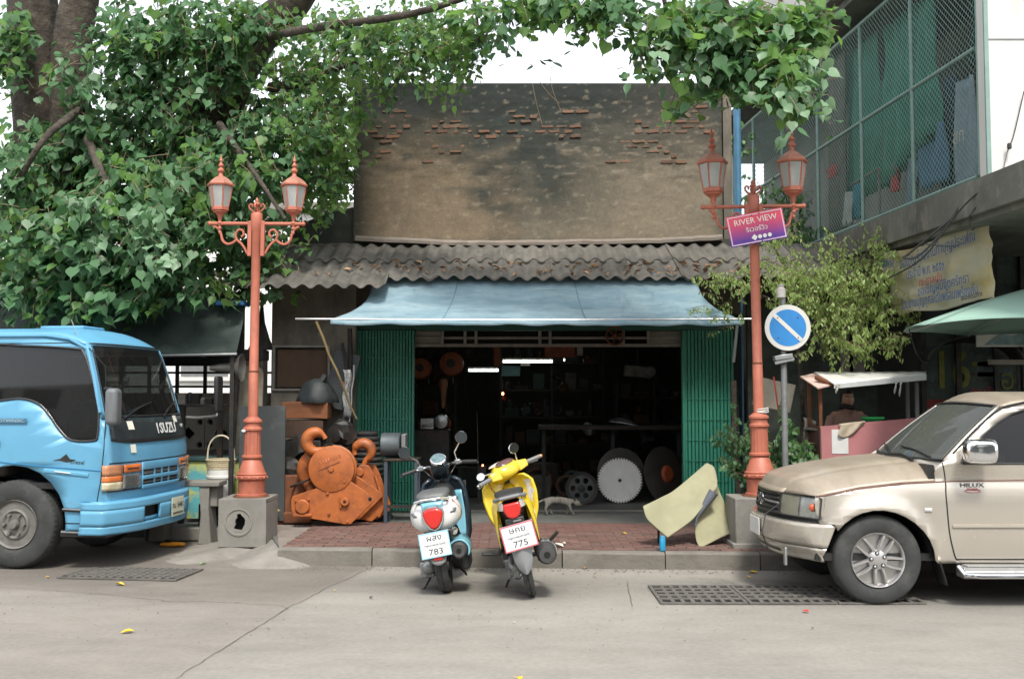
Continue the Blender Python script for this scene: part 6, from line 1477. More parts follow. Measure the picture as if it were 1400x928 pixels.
def ysf(x, z):
 y = ysd(z) + (.035*max(0, (z-.80)/.2)**2 if z < 1.05 else .035*1.0*(1 if z < 1.06 else max(0, 1-(z-1.06)/.1)))
 if z < 1.0: y += .03*max(0, (.62-z)/.3)**2
 for cx in (0, 3.05):
  r = math.hypot(x-cx, (z-RW)*1.0); y -= .045*math.exp(-((r-.43)/.075)**2)*(1 if z > .3 else .5)
 y += .07*max(0, (-.26 - x)/.30)**2
 return y
def zk(x): return float(np.interp(x, [-.72, -.62, -.53, -.44, -.385, -.26, -.146, .2, .6, 1.2, 4.4], [.885, .89, .893, .90, .912, .938, .962, 1.0, 1.02, 1.03, 1.03]))
def zc(x): return float(np.interp(x, [-.76, -.73, -.69, -.62, -.5, -.27, .1, .40, .6], [.90, .935, .965, 1.0, 1.045, 1.10, 1.155, 1.185, 1.20]))
def xfr(t, z): return float(np.interp(z, [.34, .42, .55, .66, .70, .80, .90, .95], [-.68, -.74, -.79, -.785, -.745, -.735, -.72, -.68])) + .27*abs(t)**2.6
def ytz(t, x, z): 
 y0 = ysf(x, z); return lerp(y0, W-y0, (t+1)/2)
arch = lambda cx, r0=.425, r1=.47: [(cx + (r0 if a > 90 else lerp(r1, r0, a/90))*math.cos(math.radians(a)), RW + .0 + .415*math.sin(math.radians(a))) for a in range(180, -1, -12)]
so_ = [(-.405, .66), (-.41, .55)] if False else []
low = [(-.36, .665)] + [p for p in arch(0) if p[1] > .60 and p[0] < 0] + [p for p in arch(0) if p[0] >= 0] + [(.50, .34), (2.60, .34)] + [p for p in arch(3.05) if p[1] > .3] + [(3.6, .36), (4.35, .42), (4.4, .6), (4.4, 1.03)]
top = [(2.74, 1.03), (2.74, 1.18), (2.66, 1.45), (2.55, 1.60), (2.3, 1.675), (1.7, 1.70), (1.40, 1.69), (1.15, 1.635), (1.02, 1.56), (.60, 1.20), (.50, 1.135)]
front = [(x, zk(x)) for x in (.45, .2, -.05, -.146, -.26, -.385, -.44, -.50)] + [(-.505, .80), (-.485, .70), (-.47, .665)]
outer = low + top + [( .50, zk(.5)+.0)] + front
w1 = [(.73, 1.165), (.80, 1.25), (.94, 1.395), (1.08, 1.50), (1.22, 1.575), (1.34, 1.61), (1.55, 1.625), (1.66, 1.62), (1.66, 1.165)]
w2 = [(1.76, 1.165), (1.76, 1.62), (2.2, 1.60), (2.38, 1.55), (2.50, 1.40), (2.56, 1.165)]
cx_ = [k*.1 for k in range(-6, 12)]; czz = [.42, .5, .58, .66, .72, .78, .84, .9, .96, 1.0, 1.06, 1.1, 1.15, 1.2, 1.3, 1.4, 1.5, 1.6]
for s in (0, 1):
 sf = (lambda a, c: (a, ysf(a, c), c)) if s == 0 else (lambda a, c: (a, W-ysf(a, c), c))
 o_ = plate(outer, [w1, w2], sf, ca=cx_ + [1.6, 2.4, 2.8, 3.0, 3.2, 3.5, 4], cb=czz).obj('body_side', m_pk, pk, solid=.006, so=-1 if s == 0 else 1, recalc=False, ang=32)
 gs = (lambda a, c: (a, ysf(a, c)+.014, c)) if s == 0 else (lambda a, c: (a, W-ysf(a, c)-.014, c))
 for w__ in (w1, w2): plate([(lerp(1.5, a, 1.02) if w__ is w1 else a, lerp(1.4, c, 1.03)) for a, c in w__], (), gs, cb=czz).obj('door_window', m_pglass, pk, smooth=False, recalc=False)
 for w__ in (w1, w2):
  bb = B(); bb.tube([Vector(sf(a, c)) + Vector((0, -.003 if s == 0 else .003, 0)) for a, c in w__], .010, 6, closed=True); bb.obj('window_seal', m_black, pk)
 # wheel arch liners
 for cx in (0, 3.05):
  bb = B(); bb.grid(lambda u, v: Vector((cx + .45*math.cos(math.pi*(1-u)), (lerp(.03, .45, v) if s == 0 else W-lerp(.03, .45, v)), RW+.01+.43*math.sin(math.pi*(1-u)))), 18, 1); bb.obj('wheel_liner', m_black, pk, ang=180)
# hood: from the crease over the crown to the other crease
def hood(u, v):
 t = lerp(-1, 1, v); q = abs(t)
 xr = .36 + .22*t*t; xfnt = -.728 + .238*q**2.6
 x = lerp(xfnt, xr, u); k = zk(x); c = zc(x)
 z = c - (c-k)*q**4.0 - .012*math.exp(-((q-.60)/.05)**2)
 uf = max(0, 1-u/.09); z = lerp(z, min(z, .888), uf**2.2); y0 = ysf(x, k); return Vector((x, lerp(y0, W-y0, v), z))
bb = B(); bb.grid(lambda u, v: hood(u, v) + Vector((0, 0, .004)), 60, 64); bb.obj('hood', m_hood, pk, ang=180, solid=.004, so=0)
# shut line / pin stripe along the crease
bb = B(); bb.tube([Vector((x, ysf(x, zk(x))-.004, zk(x)-.004)) for x in np.linspace(-.50, 4.3, 60)], .0055, 5); bb.obj('pin_stripe', mat('pin_stripe', (.20, .10, .075), .6), pk)
# windscreen
def wsc(u, v, e=0.):
 t = lerp(-1, 1, u); zb, zt_ = 1.185, 1.665 - .025*t*t
 z = lerp(zb, zt_, v); x = lerp(.43 + .17*t*t, 1.04 + .10*t*t, v) - .02*math.sin(math.pi*v)
 y0 = ysd(z)+.015+.0; return Vector((x - e*.6, lerp(y0, W-y0, (t+1)/2), z + e*.6))
# cowl
for v0, v1, m__ in ((0, .20, m_pk), (.20, .80, m_black), (.80, 1, m_pk)):
 bb = B(); bb.grid(lambda u, v: hood(1, lerp(v0, v1, v)).lerp(wsc(lerp(v0, v1, v), .03, -.004), u), 3, 16); bb.obj('cowl', m__, pk, ang=180, solid=.006)
bb = B(); bb.grid(lambda u, v: wsc(lerp(.035, .965, u), lerp(.02, .96, v), .004), 28, 14); bb.obj('windscreen', m_pwind, pk, ang=180)
bb = B(); loop = [wsc(lerp(.02, .98, k/20), .0, .006) for k in range(21)] + [wsc(.98, k/8, .006) for k in range(1, 8)] + [wsc(lerp(.98, .02, k/20), .985, .006) for k in range(21)] + [wsc(.02, 1-k/8, .006) for k in range(1, 8)]
bb.tube(loop, .012, 6, closed=True); bb.obj('windscreen_seal', m_black, pk)
for u0, u1 in ((0, .035), (.965, 1)):
 bb = B(); bb.grid(lambda u, v: wsc(lerp(u0, u1, u), v, .0), 3, 14); bb.obj('pillar', m_pk, pk, ang=180, solid=.02, so=0)
def prf(u, v):
 t = lerp(-1, 1, v); q = abs(t); x0 = 1.04+.10*t*t; x = lerp(x0, 2.62, u); kf = max(0, 1-u/.16); kr = max(0, (u-.9)/.1)
 zt_ = 1.765 - .085*q**3; z = zt_ - (zt_ - (1.665-.025*t*t))*kf**2 - .08*kr**2
 y0 = ysd(min(1.70, z))-.003; return Vector((x, lerp(y0, W-y0, v), z))
bb = B(); bb.grid(prf, 34, 24); bb.obj('roof', m_hood, pk, ang=180, solid=.02, so=-1)
bb = B(); bb.tube([Vector((a, ysd(c)-.006, c)) for a, c in [(.66, 1.25), (.85, 1.42), (1.02, 1.555), (1.15, 1.63), (1.40, 1.685), (1.9, 1.695), (2.4, 1.65)]], .009, 6); bb.obj('drip_channel', m_black, pk)
# front end
def F_(t, z, e=0.): x = xfr(t, z) - e; return Vector((x, ytz(t, max(x, -.55), z), z))
bb = B(); bb.grid(lambda u, v: F_(lerp(-1, 1, u), lerp(.66, .90, v), -.03), 30, 6); bb.obj('front_void', m_black, pk, ang=180)
gr_ = sub('grille', pk)
bb = B(); bb.grid(lambda u, v: F_(lerp(-.50, .50, u), lerp(.69, .905, v), -.008), 16, 4); bb.obj('grille_back', m_black, gr_, ang=180)
for z in (.705, .745, .785, .825, .865):
 bb = B(); bb.grid(lambda u, v: F_(lerp(-.50, .50, u), z + .018*v, .006), 16, 1); bb.obj('grille_bar', m_black if z != .785 else m_grey, gr_, ang=180, solid=.012)
bb = B(); bb.grid(lambda u, v: F_(lerp(-.56, .56, u), lerp(.885, .925, v), .010 - .02*v), 16, 3); bb.obj('hood_lip', m_hood, gr_, ang=180, solid=.02)
bb = B(); bb.tube([F_(.0, .80, .022) + Vector((0, .075*math.cos(k*.349), .048*math.sin(k*.349))) for k in range(18)], .008, 6, closed=True); bb.tube([F_(.0, .81, .022) + Vector((0, .030*math.cos(k*.349), .040*math.sin(k*.349))) for k in range(18)], .007, 6, closed=True); bb.obj('badge', m_chrome, gr_)
for s in (-1, 1):
 h = sub('headlight', pk)
 def hl(u, v, e=0.):
  z = lerp(lerp(.705, .70, u), lerp(.885, .872, u), v)
  if u < .72: return F_(s*lerp(.52, .97, u/.72), z, .008+e)
  k = (u-.72)/.28; p = F_(s*.97, z, .008+e); x = lerp(p.x, -.475 + .02*v, k); y0 = ysf(x, z) - .006 - e
  return Vector((x, lerp(p.y, y0 if s < 0 else W-y0, min(1, k*1.2)), z))
 bb = B(); bb.grid(lambda u, v: hl(u, v, -.03), 18, 5); bb.obj('reflector', m_hlb, h, ang=180)
 bb = B(); bb.grid(lambda u, v: hl(u, v), 18, 6); bb.obj('lens', m_hl, h, ang=180)
 bb = B(); bb.grid(lambda u, v: hl(lerp(.0, .42, u), lerp(.05, .95, v), -.012), 8, 4); bb.obj('fogged_lens', mat('fogged', (.50, .48, .34), .3, var=.15, coat=.4), h, ang=180)
 c_ = hl(.66, .52, -.012); bb = B(); bb.ball(c_, .036, 12, 8, (.9, .7, 1)); bb.obj('indicator_bulb', mat('red_amber', (.55, .10, .04), .3, coat=.3), h)
 bb = B(); L_ = [hl(k/18, 0, .003) for k in range(19)] + [hl(1, .25*k, .003) for k in range(1, 4)] + [hl(1-k/18, 1, .003) for k in range(19)]; bb.tube(L_, .007, 5, closed=True); bb.obj('lamp_surround', m_black, h)
# bumper
bp = sub('bumper', pk)
def bmpf(u, z, e=0.):
 # u -1..1 front, beyond that round the corner to the wheel arch
 if abs(u) <= 1: p = F_(u*.985, max(.40, min(z, .655)), .012+e); return Vector((p.x + (.03*((.44-z)/.1) if z < .44 else 0), p.y, z))
 s = 1 if u > 0 else -1; k = abs(u)-1
 p = F_(s*.985, max(.40, min(z, .655)), .012+e); xe = -.375 - .30*0 + (.0 if z > .5 else -.16*((.5-z)/.16)*0) - .00
 xend = float(np.interp(z, [.34, .45, .66], [-.47, -.43, -.345]))
 x = lerp(p.x + (.03*((.44-z)/.1) if z < .44 else 0), xend, k); y0 = .025 - .01*k - e + .05*max(0, (.45-z)/.1)
 return Vector((x, lerp(p.y, y0 if s < 0 else W-y0, min(1, k*1.6)), z))
bb = B(); bb.grid(lambda u, v: bmpf(lerp(-2, 2, u), lerp(.47, .662, v) ), 60, 6); bb.obj('bumper_face', m_pk, bp, ang=180, solid=.02, so=0)
bb = B(); bb.grid(lambda u, v: bmpf(lerp(-2, 2, u), lerp(.35, .462, v), -.006), 60, 6); bb.obj('bumper_skirt', m_pk, bp, ang=180, solid=.02, so=0)
bb = B(); bb.grid(lambda u, v: bmpf(lerp(-2, 2, u), .4645, -.012) + Vector((0, 0, .005*v)), 60, 1); bb.obj('bumper_groove', m_black, bp, ang=180, solid=.006)
bb = B(); bb.grid(lambda u, v: bmpf(lerp(-.5, .5, u), lerp(.375, .445, v), .006), 20, 2); bb.obj('air_intake', m_black, bp, ang=180)
bb = B(); bb.grid(lambda u, v: bmpf(lerp(-2, 2, u), .664) + Vector((.05*v if True else 0, 0, .0)), 60, 1); bb.obj('bumper_top', m_pk, bp, ang=180)
p_ = bmpf(0, .56, .02); pl_ = sub('number_plate', pk); Rf = frame3((0, -1, 0), (0, 0, 1)); B().box(p_, (.008, .34, .15)).obj('plate', mat('plate_white', (.62, .62, .6), .5, var=.05), pl_, bev=.002)
bb = B(); bb.tube([F_(-.55, .80, .015), Vector((-.86, .30, .72)), Vector((-.90, .26, .56)), Vector((-.84, .3, .42))], .006, 5); bb.obj('loose_wire', m_black, pk)
bb = B(); bb.box((-.71, .24, .37), (.02, .05, .15)); bb.obj('skirt_flap', m_steel, pk, bev=.004)
# door seams, badge, repeater, lettering
def pseam(P, r=.0045, name='door_gap', m=m_dark):
 bb = B(); bb.tube([(a, ysf(a, c)-.0012, c) for a, c in P], r, 5); return bb.obj(name, m, pk)
dp = [(.56, 1.17), (.585, 1.02), (.575, .90), (.585, .70), (.60, .56), (.635, .42), (.655, .375)]
pseam([tuple(p)[:2] for p in smooth_poly([(a, c, 0) for a, c in dp], 4, False)], .0055); pseam([(.655, .375), (1.70, .375)], .006)
pseam([(1.71, .375), (1.71, .7), (1.71, 1.16)]); pseam([(2.63, .80), (2.60, 1.16)]); pseam([(1.71, .375), (2.5, .375)])
bb = B(); bb.tube([(a, ysf(a, .66)-.002, .66 + .003*a) for a in np.linspace(.63, 1.70, 14)], .005, 5); bb.obj('door_crease', mat('crease_shadow', (.33, .28, .22), .5), pk)
bb = B(); bb.tube([(a, ysf(a, .64)-.001, .648) for a in np.linspace(.62, 2.5, 20)], .014, 6); bb.obj('door_moulding', m_pk, pk)
B().box((.42, ysf(.42, .78)-.006, .785), (.062, .012, .032)).obj('side_repeater', mat('clear_lamp', (.62, .60, .56), .2, coat=.5), pk, bev=.006); B().box((.42, ysf(.42, .78)-.013, .785), (.04, .004, .014)).obj('repeater_glass', m_hlb, pk, bev=.002)
text('HILUX', pk, m_inkblack, .052, (.80, ysf(.8, .97)-.002, .985), sx=1.35)
text('TIGER', pk, m_inkred, .030, (.80, ysf(.8, .95)-.002, .95), sx=1.2)
bb = B(); bb.tube([(.80 + .065*math.cos(k*.524), ysf(.8, .935)-.003, .938 + .014*math.sin(k*.524)) for k in range(12)], .003, 5, closed=True); bb.obj('badge_swirl', m_inkred, pk)
# chrome mirror
mr = sub('side_mirror', pk)
bb = B(); bb.loft([[Vector((.80 + a*sx*.5, y, 1.275 + c*sz*.5)) for a, c in [(math.copysign(abs(math.cos(q*math.pi/10))**.45, math.cos(q*math.pi/10)), math.copysign(abs(math.sin(q*math.pi/10))**.5, math.sin(q*math.pi/10))) for q in range(20)]] for y, sx, sz in ((-.205, .16, .12), (-.20, .22, .165), (-.16, .265, .20), (-.10, .265, .20), (-.07, .24, .18))])
bb.tf(Matrix.Translation((0, 0, 0))); bb.obj('mirror_case', m_chrome, mr, ang=60)
bb = B(); bb.loft([[Vector((.695+a, .02, 1.17+c)) for a, c in ((0, 0), (.09, 0), (.07, .13), (.05, .14))], [Vector((.70+a, -.11, 1.19+c)) for a, c in ((0, 0), (.09, 0), (.09, .05), (.02, .06))]]); bb.obj('mirror_arm', m_black, mr, bev=.008)
# wipers
for a_, b_ in (((.10, .02), (.46, .16)), ((.50, .02), (.86, .14))):
 p0, p1 = wsc(a_[0], a_[1], .02), wsc(b_[0], b_[1], .02); bb = B(); bb.tube([p0, p0.lerp(p1, .5)+Vector((0, 0, .015)), p1], .008, 5); bb.obj('wiper', m_black, pk)
p0 = hood(.985, .18); p1 = hood(.97, .42); bb = B(); bb.tube([p0+Vector((0, 0, .03)), (p0+p1)/2+Vector((.02, 0, .05)), p1+Vector((0, 0, .03))], .012, 6); bb.obj('wiper_base', m_black, pk)
bb = B(); bb.grid(lambda u, v: hood(lerp(.10, .22, u), lerp(.74, .80, v)) + Vector((0, 0, .010)), 2, 2); bb.obj('hood_paper', m_white, pk, ang=180)
# stickers and paper behind the windscreen, seats, dash
bb = B(); bb.grid(lambda u, v: wsc(lerp(.80, .95, u), lerp(.70, .92, v), -.012), 3, 3); bb.obj('tax_stickers', mat('stickers', (.45, .43, .5), .6, var=.4, vs=26), pk, ang=180)
bb = B(); bb.grid(lambda u, v: Vector((lerp(.52 + .15*(2*v-1)**2, .95, u), lerp(.09, W-.09, v), 1.17 + .03*math.sin(u*3))), 6, 12); bb.obj('dashboard', mat('pk_dash', (.12, .13, .125), .7), pk, ang=180, solid=.1, so=-1)
for y_ in (.2, 1.0): B().bb(1.35, 1.8, y_, y_+.5, .75, .92).obj('seat', m_grey, pk, bev=.05); B().bb(1.75, 1.92, y_, y_+.5, .92, 1.45).obj('seat_back', m_grey, pk, bev=.06)
bb = B(); bb.tube([(1.18 + .06*math.sin(k*.39), 1.27 + .18*math.cos(k*.39), 1.18 + .17*math.sin(k*.39)) for k in range(16)], .014, 6, closed=True); bb.obj('steering_wheel', m_black, pk)
B().bb(-.5, 2.6, .06, W-.06, .36, .42).obj('floor_pan', m_black, pk); B().bb(.45, .50, .07, W-.07, .42, 1.15).obj('firewall', m_black, pk); B().bb(2.66, 2.70, .1, W-.1, .42, 1.2).obj('cab_back', m_pk, pk)
B().bb(-.4, 4.2, .45, .55, .32, .44).obj('chassis_rail', m_black, pk); B().bb(-.4, 4.2, W-.55, W-.45, .32, .44).obj('chassis_rail', m_black, pk); B().bb(-.05, .05, .3, W-.3, .26, .36).obj('axle', m_black, pk)
B().bb(2.78, 4.38, .1, W-.1, .60, .64).obj('bed_floor', m_pk, pk); B().bb(4.36, 4.40, .06, W-.06, .5, 1.02).obj('tailgate', m_pk, pk, bev=.008); B().bb(4.38, 4.5, .05, W-.05, .40, .52).obj('rear_bumper', m_chrome, pk, bev=.02)
# running board and mud flap
sbd = sub('running_board', pk)
bb = B(); bb.loft([[Vector((x, y, z)) for y, z in ((-.11, .255), (-.125, .27), (-.12, .30), (-.08, .325), (.06, .33), (.06, .24), (-.08, .235))] for x in (.66, .72, 2.45, 2.50)]); bb.obj('step', m_steel, sbd, bev=.004)
bb = B(); bb.bb(.70, 2.46, -.07, .04, .3295, .336); bb.obj('tread_strip', mat('step_tread', (.5, .5, .48), .4, metal=.5, var=.1), sbd)
bb = B(); bb.tube([(.62, -.07, .335), (.66, -.115, .27), (.78, -.125, .262), (2.4, -.125, .262), (2.52, -.08, .29)], .020, 10); bb.obj('chrome_tube', m_chrome, sbd)
bb = B(); bb.grid(lambda u, v: Vector((lerp(.46, .57, v) + .01*math.sin(v*3), lerp(.02, .22, u), lerp(.48, .16, v))), 3, 8); bb.obj('mud_flap', m_black, pk, ang=180, solid=.008)
def alloy(c, out=-1):
 w_ = sub('wheel', pk); x, y, z = c; tyre(w_, c, RW, .235, .212, n=80)
 m_al = mat('alloy', (.55, .54, .53), .32, metal=.75, var=.08, layers=[((.30, .27, .23), 6, .55, .8, .5)])
 yo = y - .112
 flatring(w_, (x, yo, z), [(.150, .16), (.196, .12), (.205, .03), (.212, .008), (.222, -.004), (.226, .006), (.222, .03), (.214, .06)], 'rim', m_al).data
 bb = B(); bb.lathe([(.19, .12), (.02, .125)], (x, yo, z), 'y', 32); bb.obj('brake_shadow', m_dark, w_)
 bb = B(); bb.lathe([(.115, .10), (.11, .085), (.05, .08)], (x, yo, z), 'y', 28); bb.obj('brake_disc', m_iron, w_)
 bb = B(); bb.lathe([(.02, -.006), (.045, .0), (.078, .012), (.085, .03), (.08, .05)], (x, yo, z), 'y', 30); bb.obj('hub', m_al, w_)
 for k in range(5):
  a = math.radians(90 + 72*k + 36 + 8)
  for s in (-1, 1):
   P = []
   for j in range(9):
    t = j/8; r = lerp(.060, .214, t); th = a + s*lerp(.42, .20, t**.7); P.append((r, th, t))
   rings = []
   for r, th, t in P:
    wd = lerp(.030, .020, t)*(1 + .5*max(0, t-.8)*5*.3); d = yo + .012 - .012*math.sin(t*3.0)
    ct, st = math.cos(th), math.sin(th); o = Vector((x + r*ct, 0, z + r*st)); tn = Vector((-st, 0, ct))
    rings.append([Vector((o.x, d+.0, o.z)) + tn*wd*.30, Vector((o.x, d+.012, o.z)) + tn*wd*.5, Vector((o.x, d+.04, o.z)) + tn*wd*.45, Vector((o.x, d+.04, o.z)) - tn*wd*.45, Vector((o.x, d+.012, o.z)) - tn*wd*.5, Vector((o.x, d, o.z)) - tn*wd*.30])
   bb = B(); bb.loft(rings); bb.obj('spoke', m_al, w_, ang=50)
  b0 = math.radians(90 + 72*k + 8)
  cx, cz_ = x + .058*math.cos(b0), z + .058*math.sin(b0)
  bb = B(); bb.lathe([(.017, -.004), (.018, .004), (.018, .02)], (cx, yo-.002, cz_), 'y', 14); bb.obj('nut_recess', m_black, w_); bb = B(); bb.lathe([(.006, -.012), (.0105, -.008), (.0105, .0)], (cx, yo-.002, cz_), 'y', 10); bb.obj('wheel_nut', m_chrome, w_)
alloy((0, .13, RW)); alloy((3.05, .13, RW))
w_ = sub('wheel', pk); tyre(w_, (0, W-.13, RW), RW, .235, .212); flatring(w_, (0, W-.13, RW), [(.2, -.1), (.2, .1)], 'rim', m_black)
w_ = sub('wheel', pk); tyre(w_, (3.05, W-.13, RW), RW, .235, .212); flatring(w_, (3.05, W-.13, RW), [(.2, -.1), (.2, .1)], 'rim', m_black)
# ---------------------------------------------------------------- scooters (local: x right, y forward, z up, origin at the rear contact)
def ring(y, cx, cz, w_, h, p=2.4, n=24, tilt=0.):
 R = []
 for k in range(n):
  a = 2*math.pi*k/n; c, s = math.cos(a), math.sin(a)
  x = cx + w_/2*math.copysign(abs(c)**(2/p), c); z = h/2*math.copysign(abs(s)**(2/p), s)
  R.append(Vector((x, y - z*tilt, cz + z)))
 return R
def moto_wheel(t, y, R, wd, m_rim, spokes=3, x=0., steer=None):
 w_ = sub('wheel', t); h = wd/2; bb = B()
 prof = [(R*.66, -h*.75), (R*.78, -h), (R*.90, -h*.92), (R*.965, -h*.6), (R*.97, -h*.52), (R*.992, -h*.4), (R, -h*.12), (R*.975, -h*.05), (R*.975, h*.05), (R, h*.12), (R*.992, h*.4), (R*.97, h*.52), (R*.965, h*.6), (R*.90, h*.92), (R*.78, h), (R*.66, h*.75)]
 n = 60; bb.lathe(prof, (x, y, R), 'x', n, mod=lambda k, j: 1 - (.022 if (j + k//2) % 3 == 0 and 2 <= k <= 13 else 0), cap=False)
 for j in range(n): bb.f.append((j, (j+1) % n, (len(prof)-1)*n + (j+1) % n, (len(prof)-1)*n + j))
 bb.obj('tyre', m_rubber, w_, ang=28)
 bb = B(); bb.lathe([(R*.55, -h*.7), (R*.68, -h*.8), (R*.68, h*.8), (R*.55, h*.7)], (x, y, R), 'x', 36, cap=False); bb.lathe([(.03, -h*1.1), (.05, -h), (.05, h), (.03, h*1.1)], (x, y, R), 'x', 16)
 for k in range(spokes*2):
  a = k*math.pi/spokes; bb.box((x, y + R*.32*math.cos(a), R + R*.32*math.sin(a)), (.03, R*.62, .022), Matrix.Rotation(a, 3, 'X'))
 bb.obj('rim', m_rim, w_)
def moto_plate(t, c, wd, hg, roll, tiltb, l1, l2, l3, edge, pin=''):
 n = sub('number_plate', t); R = Matrix.Rotation(-roll, 3, 'Y') @ Matrix.Rotation(rad(90) - tiltb, 3, 'X'); c = Vector(c)
 B().box(c, (wd, hg, .004), R).obj('plate', mat('plate_face', (.66, .67, .68), .5, var=.05), n, bev=.0015)
 for bx in ((0, hg/2-.006, wd, .010), (0, -hg/2+.006, wd, .010)): B().box(c + R @ Vector((bx[0], bx[1], .0028)), (bx[2], bx[3], .0025), R).obj('plate_edge', edge, n)
 for s in (-1, 1): B().box(c + R @ Vector((s*(wd/2-.005), 0, .0028)), (.010, hg-.023, .0025), R).obj('plate_edge', edge, n)
 text(l1, n, m_inkblack, hg*.32, c + R @ Vector((0, hg*.27, .003)), R, sx=1.15); text(l2, n, m_inkblack, hg*.12, c + R @ Vector((0, .0, .003)), R, sx=1.1)
 text(l3, n, m_inkblack, hg*.34, c + R @ Vector((0, -hg*.28, .003)), R, sx=1.2)
def moto_mirror(t, base, stalk, head, m_case, r=.058, rx=1., yaw=0.):
 n = sub('mirror', t); bb = B(); bb.tube([base] + stalk + [head], .007, 8); bb.obj('mirror_stalk', m_chrome, n)
 M = Matrix.Translation(head) @ Matrix.Rotation(yaw, 4, 'Z')
 bb = B(); bb.lathe([(r*.3, .035), (r*.85, .018), (r, .0), (r*.95, -.006)], (0, 0, 0), 'y', 24); bb.v = [Vector((q.x*rx, q.y, q.z)) for q in bb.v]; bb.tf(M); bb.obj('mirror_case', m_case, n)
 bb = B(); bb.lathe([(r*.93, -.008), (r*.93, -.0062)], (0, 0, 0), 'y', 24); bb.v = [Vector((q.x*rx, q.y, q.z)) for q in bb.v]; bb.tf(M); bb.obj('mirror_glass', mat('mirror_glass', (.6, .66, .66), .03, metal=1, var=.02), n)
m_swh = mat('scooter_white', (.66, .67, .66), .25, var=.05, vs=4, layers=[((.4, .38, .33), 8, .62, .85, .4)], coat=.4)
m_sbl = mat('scooter_blue', (.20, .48, .60), .25, var=.05, coat=.4)
m_sdk = mat('scooter_navy', (.012, .022, .032), .3, var=.15, coat=.3)
m_exh = mat('exhaust', (.10, .10, .10), .5, metal=.6, var=.2, layers=[((.05, .035, .03), 7, .5, .7, .6)])
m_eng = mat('engine_alloy', (.28, .29, .29), .45, metal=.8, var=.25, vs=14, layers=[((.06, .06, .055), 12, .48, .66, .8)])
So = gr(611, 809)
s1 = thing('motor_scooter', 'white and pale blue scooter with navy leg shield and round mirrors parked on the left', 'scooter', (So.x, So.y, 0), Euler((0, rad(-8.5), rad(-1)), 'YXZ').to_matrix().to_euler(), group='scooters parked at the kerb')
moto_wheel(s1, 0+.24*0, .235, .115, m_exh); 
SB = .27  # body starts a little behind the axle
def sect(L): bb = B(); bb.loft([ring(*q) for q in L]); return bb
# tail body: rounded white shell with blue spine
sect([(-.205, 0, .70, .10, .08), (-.20, 0, .69, .22, .18), (-.17, 0, .685, .34, .25), (-.09, 0, .69, .43, .29), (.05, 0, .70, .46, .30), (.22, 0, .68, .44, .30), (.42, 0, .64, .36, .30), (.52, 0, .60, .26, .26)]).obj('tail_body', m_swh, s1, ang=180)
bb = B(); 
def spine(u, v):
 y = lerp(-.215, -.02, v); t = lerp(-1, 1, u); w_ = lerp(.085, .14, v)
 h = float(np.interp(y, [-.215, -.2, -.17, -.09, .0], [.02, .095, .13, .152, .158])); zc_ = .69 + .0
 x = t*w_; q = float(np.interp(y, [-.215, -.2, -.17, -.09, .0], [.05, .112, .172, .218, .23])); 
 z = zc_ + h*max(.0, 1-(abs(x)/max(q, .001))**2.4)**(1/2.4); return Vector((x, y-.004, z + .006))
bb.grid(spine, 12, 10); bb.obj('tail_spine', m_sbl, s1, ang=180, solid=.008)
bb = B(); bb.grid(lambda u, v: Vector((lerp(-1, 1, u)*lerp(.045, .095, v**.7), -.232 + .03*v*v + .02*abs(2*u-1)**2, lerp(.575, .70, v))), 10, 8); bb.obj('tail_panel', m_sbl, s1, ang=180, solid=.008)
# tail light, shield shaped
tl = [(-.078, .745), (-.086, .71), (-.07, .65), (-.035, .60), (0, .583), (.035, .60), (.07, .65), (.086, .71), (.078, .745), (.04, .765), (-.04, .765)]
bb = B(); bb.prism(tl, -.262, -.20); bb.tf(Matrix.Translation((0, 0, 0))); bb.obj('tail_light', m_red, s1, bev=.018, seg=4)
bb = B(); bb.tube([(a*1.08, -.232, .675 + (c-.675)*1.08) for a, c in tl], .008, 6, closed=True); bb.obj('tail_light_rim', m_chrome, s1)
for s in (-1, 1):
 bb = B(); bb.ball((0, 0, 0), 1, 12, 6, (.048, .02, .018)); bb.tf(Matrix.Translation((s*.165, -.155, .715)) @ Matrix.Rotation(s*.55, 4, 'Z') @ Matrix.Rotation(-s*.45, 4, 'Y')); bb.obj('rear_indicator', mat('smoke_lens', (.12, .12, .13), .15, coat=.5), s1)
# a painted flourish on the right flank
bb = B(); bb.tube([(.17, -.10, .81), (.21, -.06, .74), (.225, .02, .68), (.21, .10, .63)], .006, 5); bb.obj('flank_stripe', mat('pale_red', (.6, .2, .16), .4), s1)
# seat
sect([(-.19, 0, .845, .16, .05, 3), (-.16, 0, .85, .26, .075, 3), (-.05, 0, .862, .29, .085, 3), (.15, 0, .865, .28, .085, 3), (.30, 0, .85, .24, .09, 3), (.42, 0, .84, .16, .09, 3), (.50, 0, .80, .08, .06, 3)]).obj('seat', mat('seat_grey', (.10, .105, .105), .5, var=.2, layers=[((.35, .35, .34), 5, .55, .8, .5)]), s1, ang=180)
bb = B(); bb.tube([(-.13, -.08, .812), (-.145, -.2, .83), (-.08, -.255, .845), (.08, -.255, .845), (.145, -.2, .83), (.13, -.08, .812)], .012, 8); bb.obj('grab_rail', m_chrome, s1)
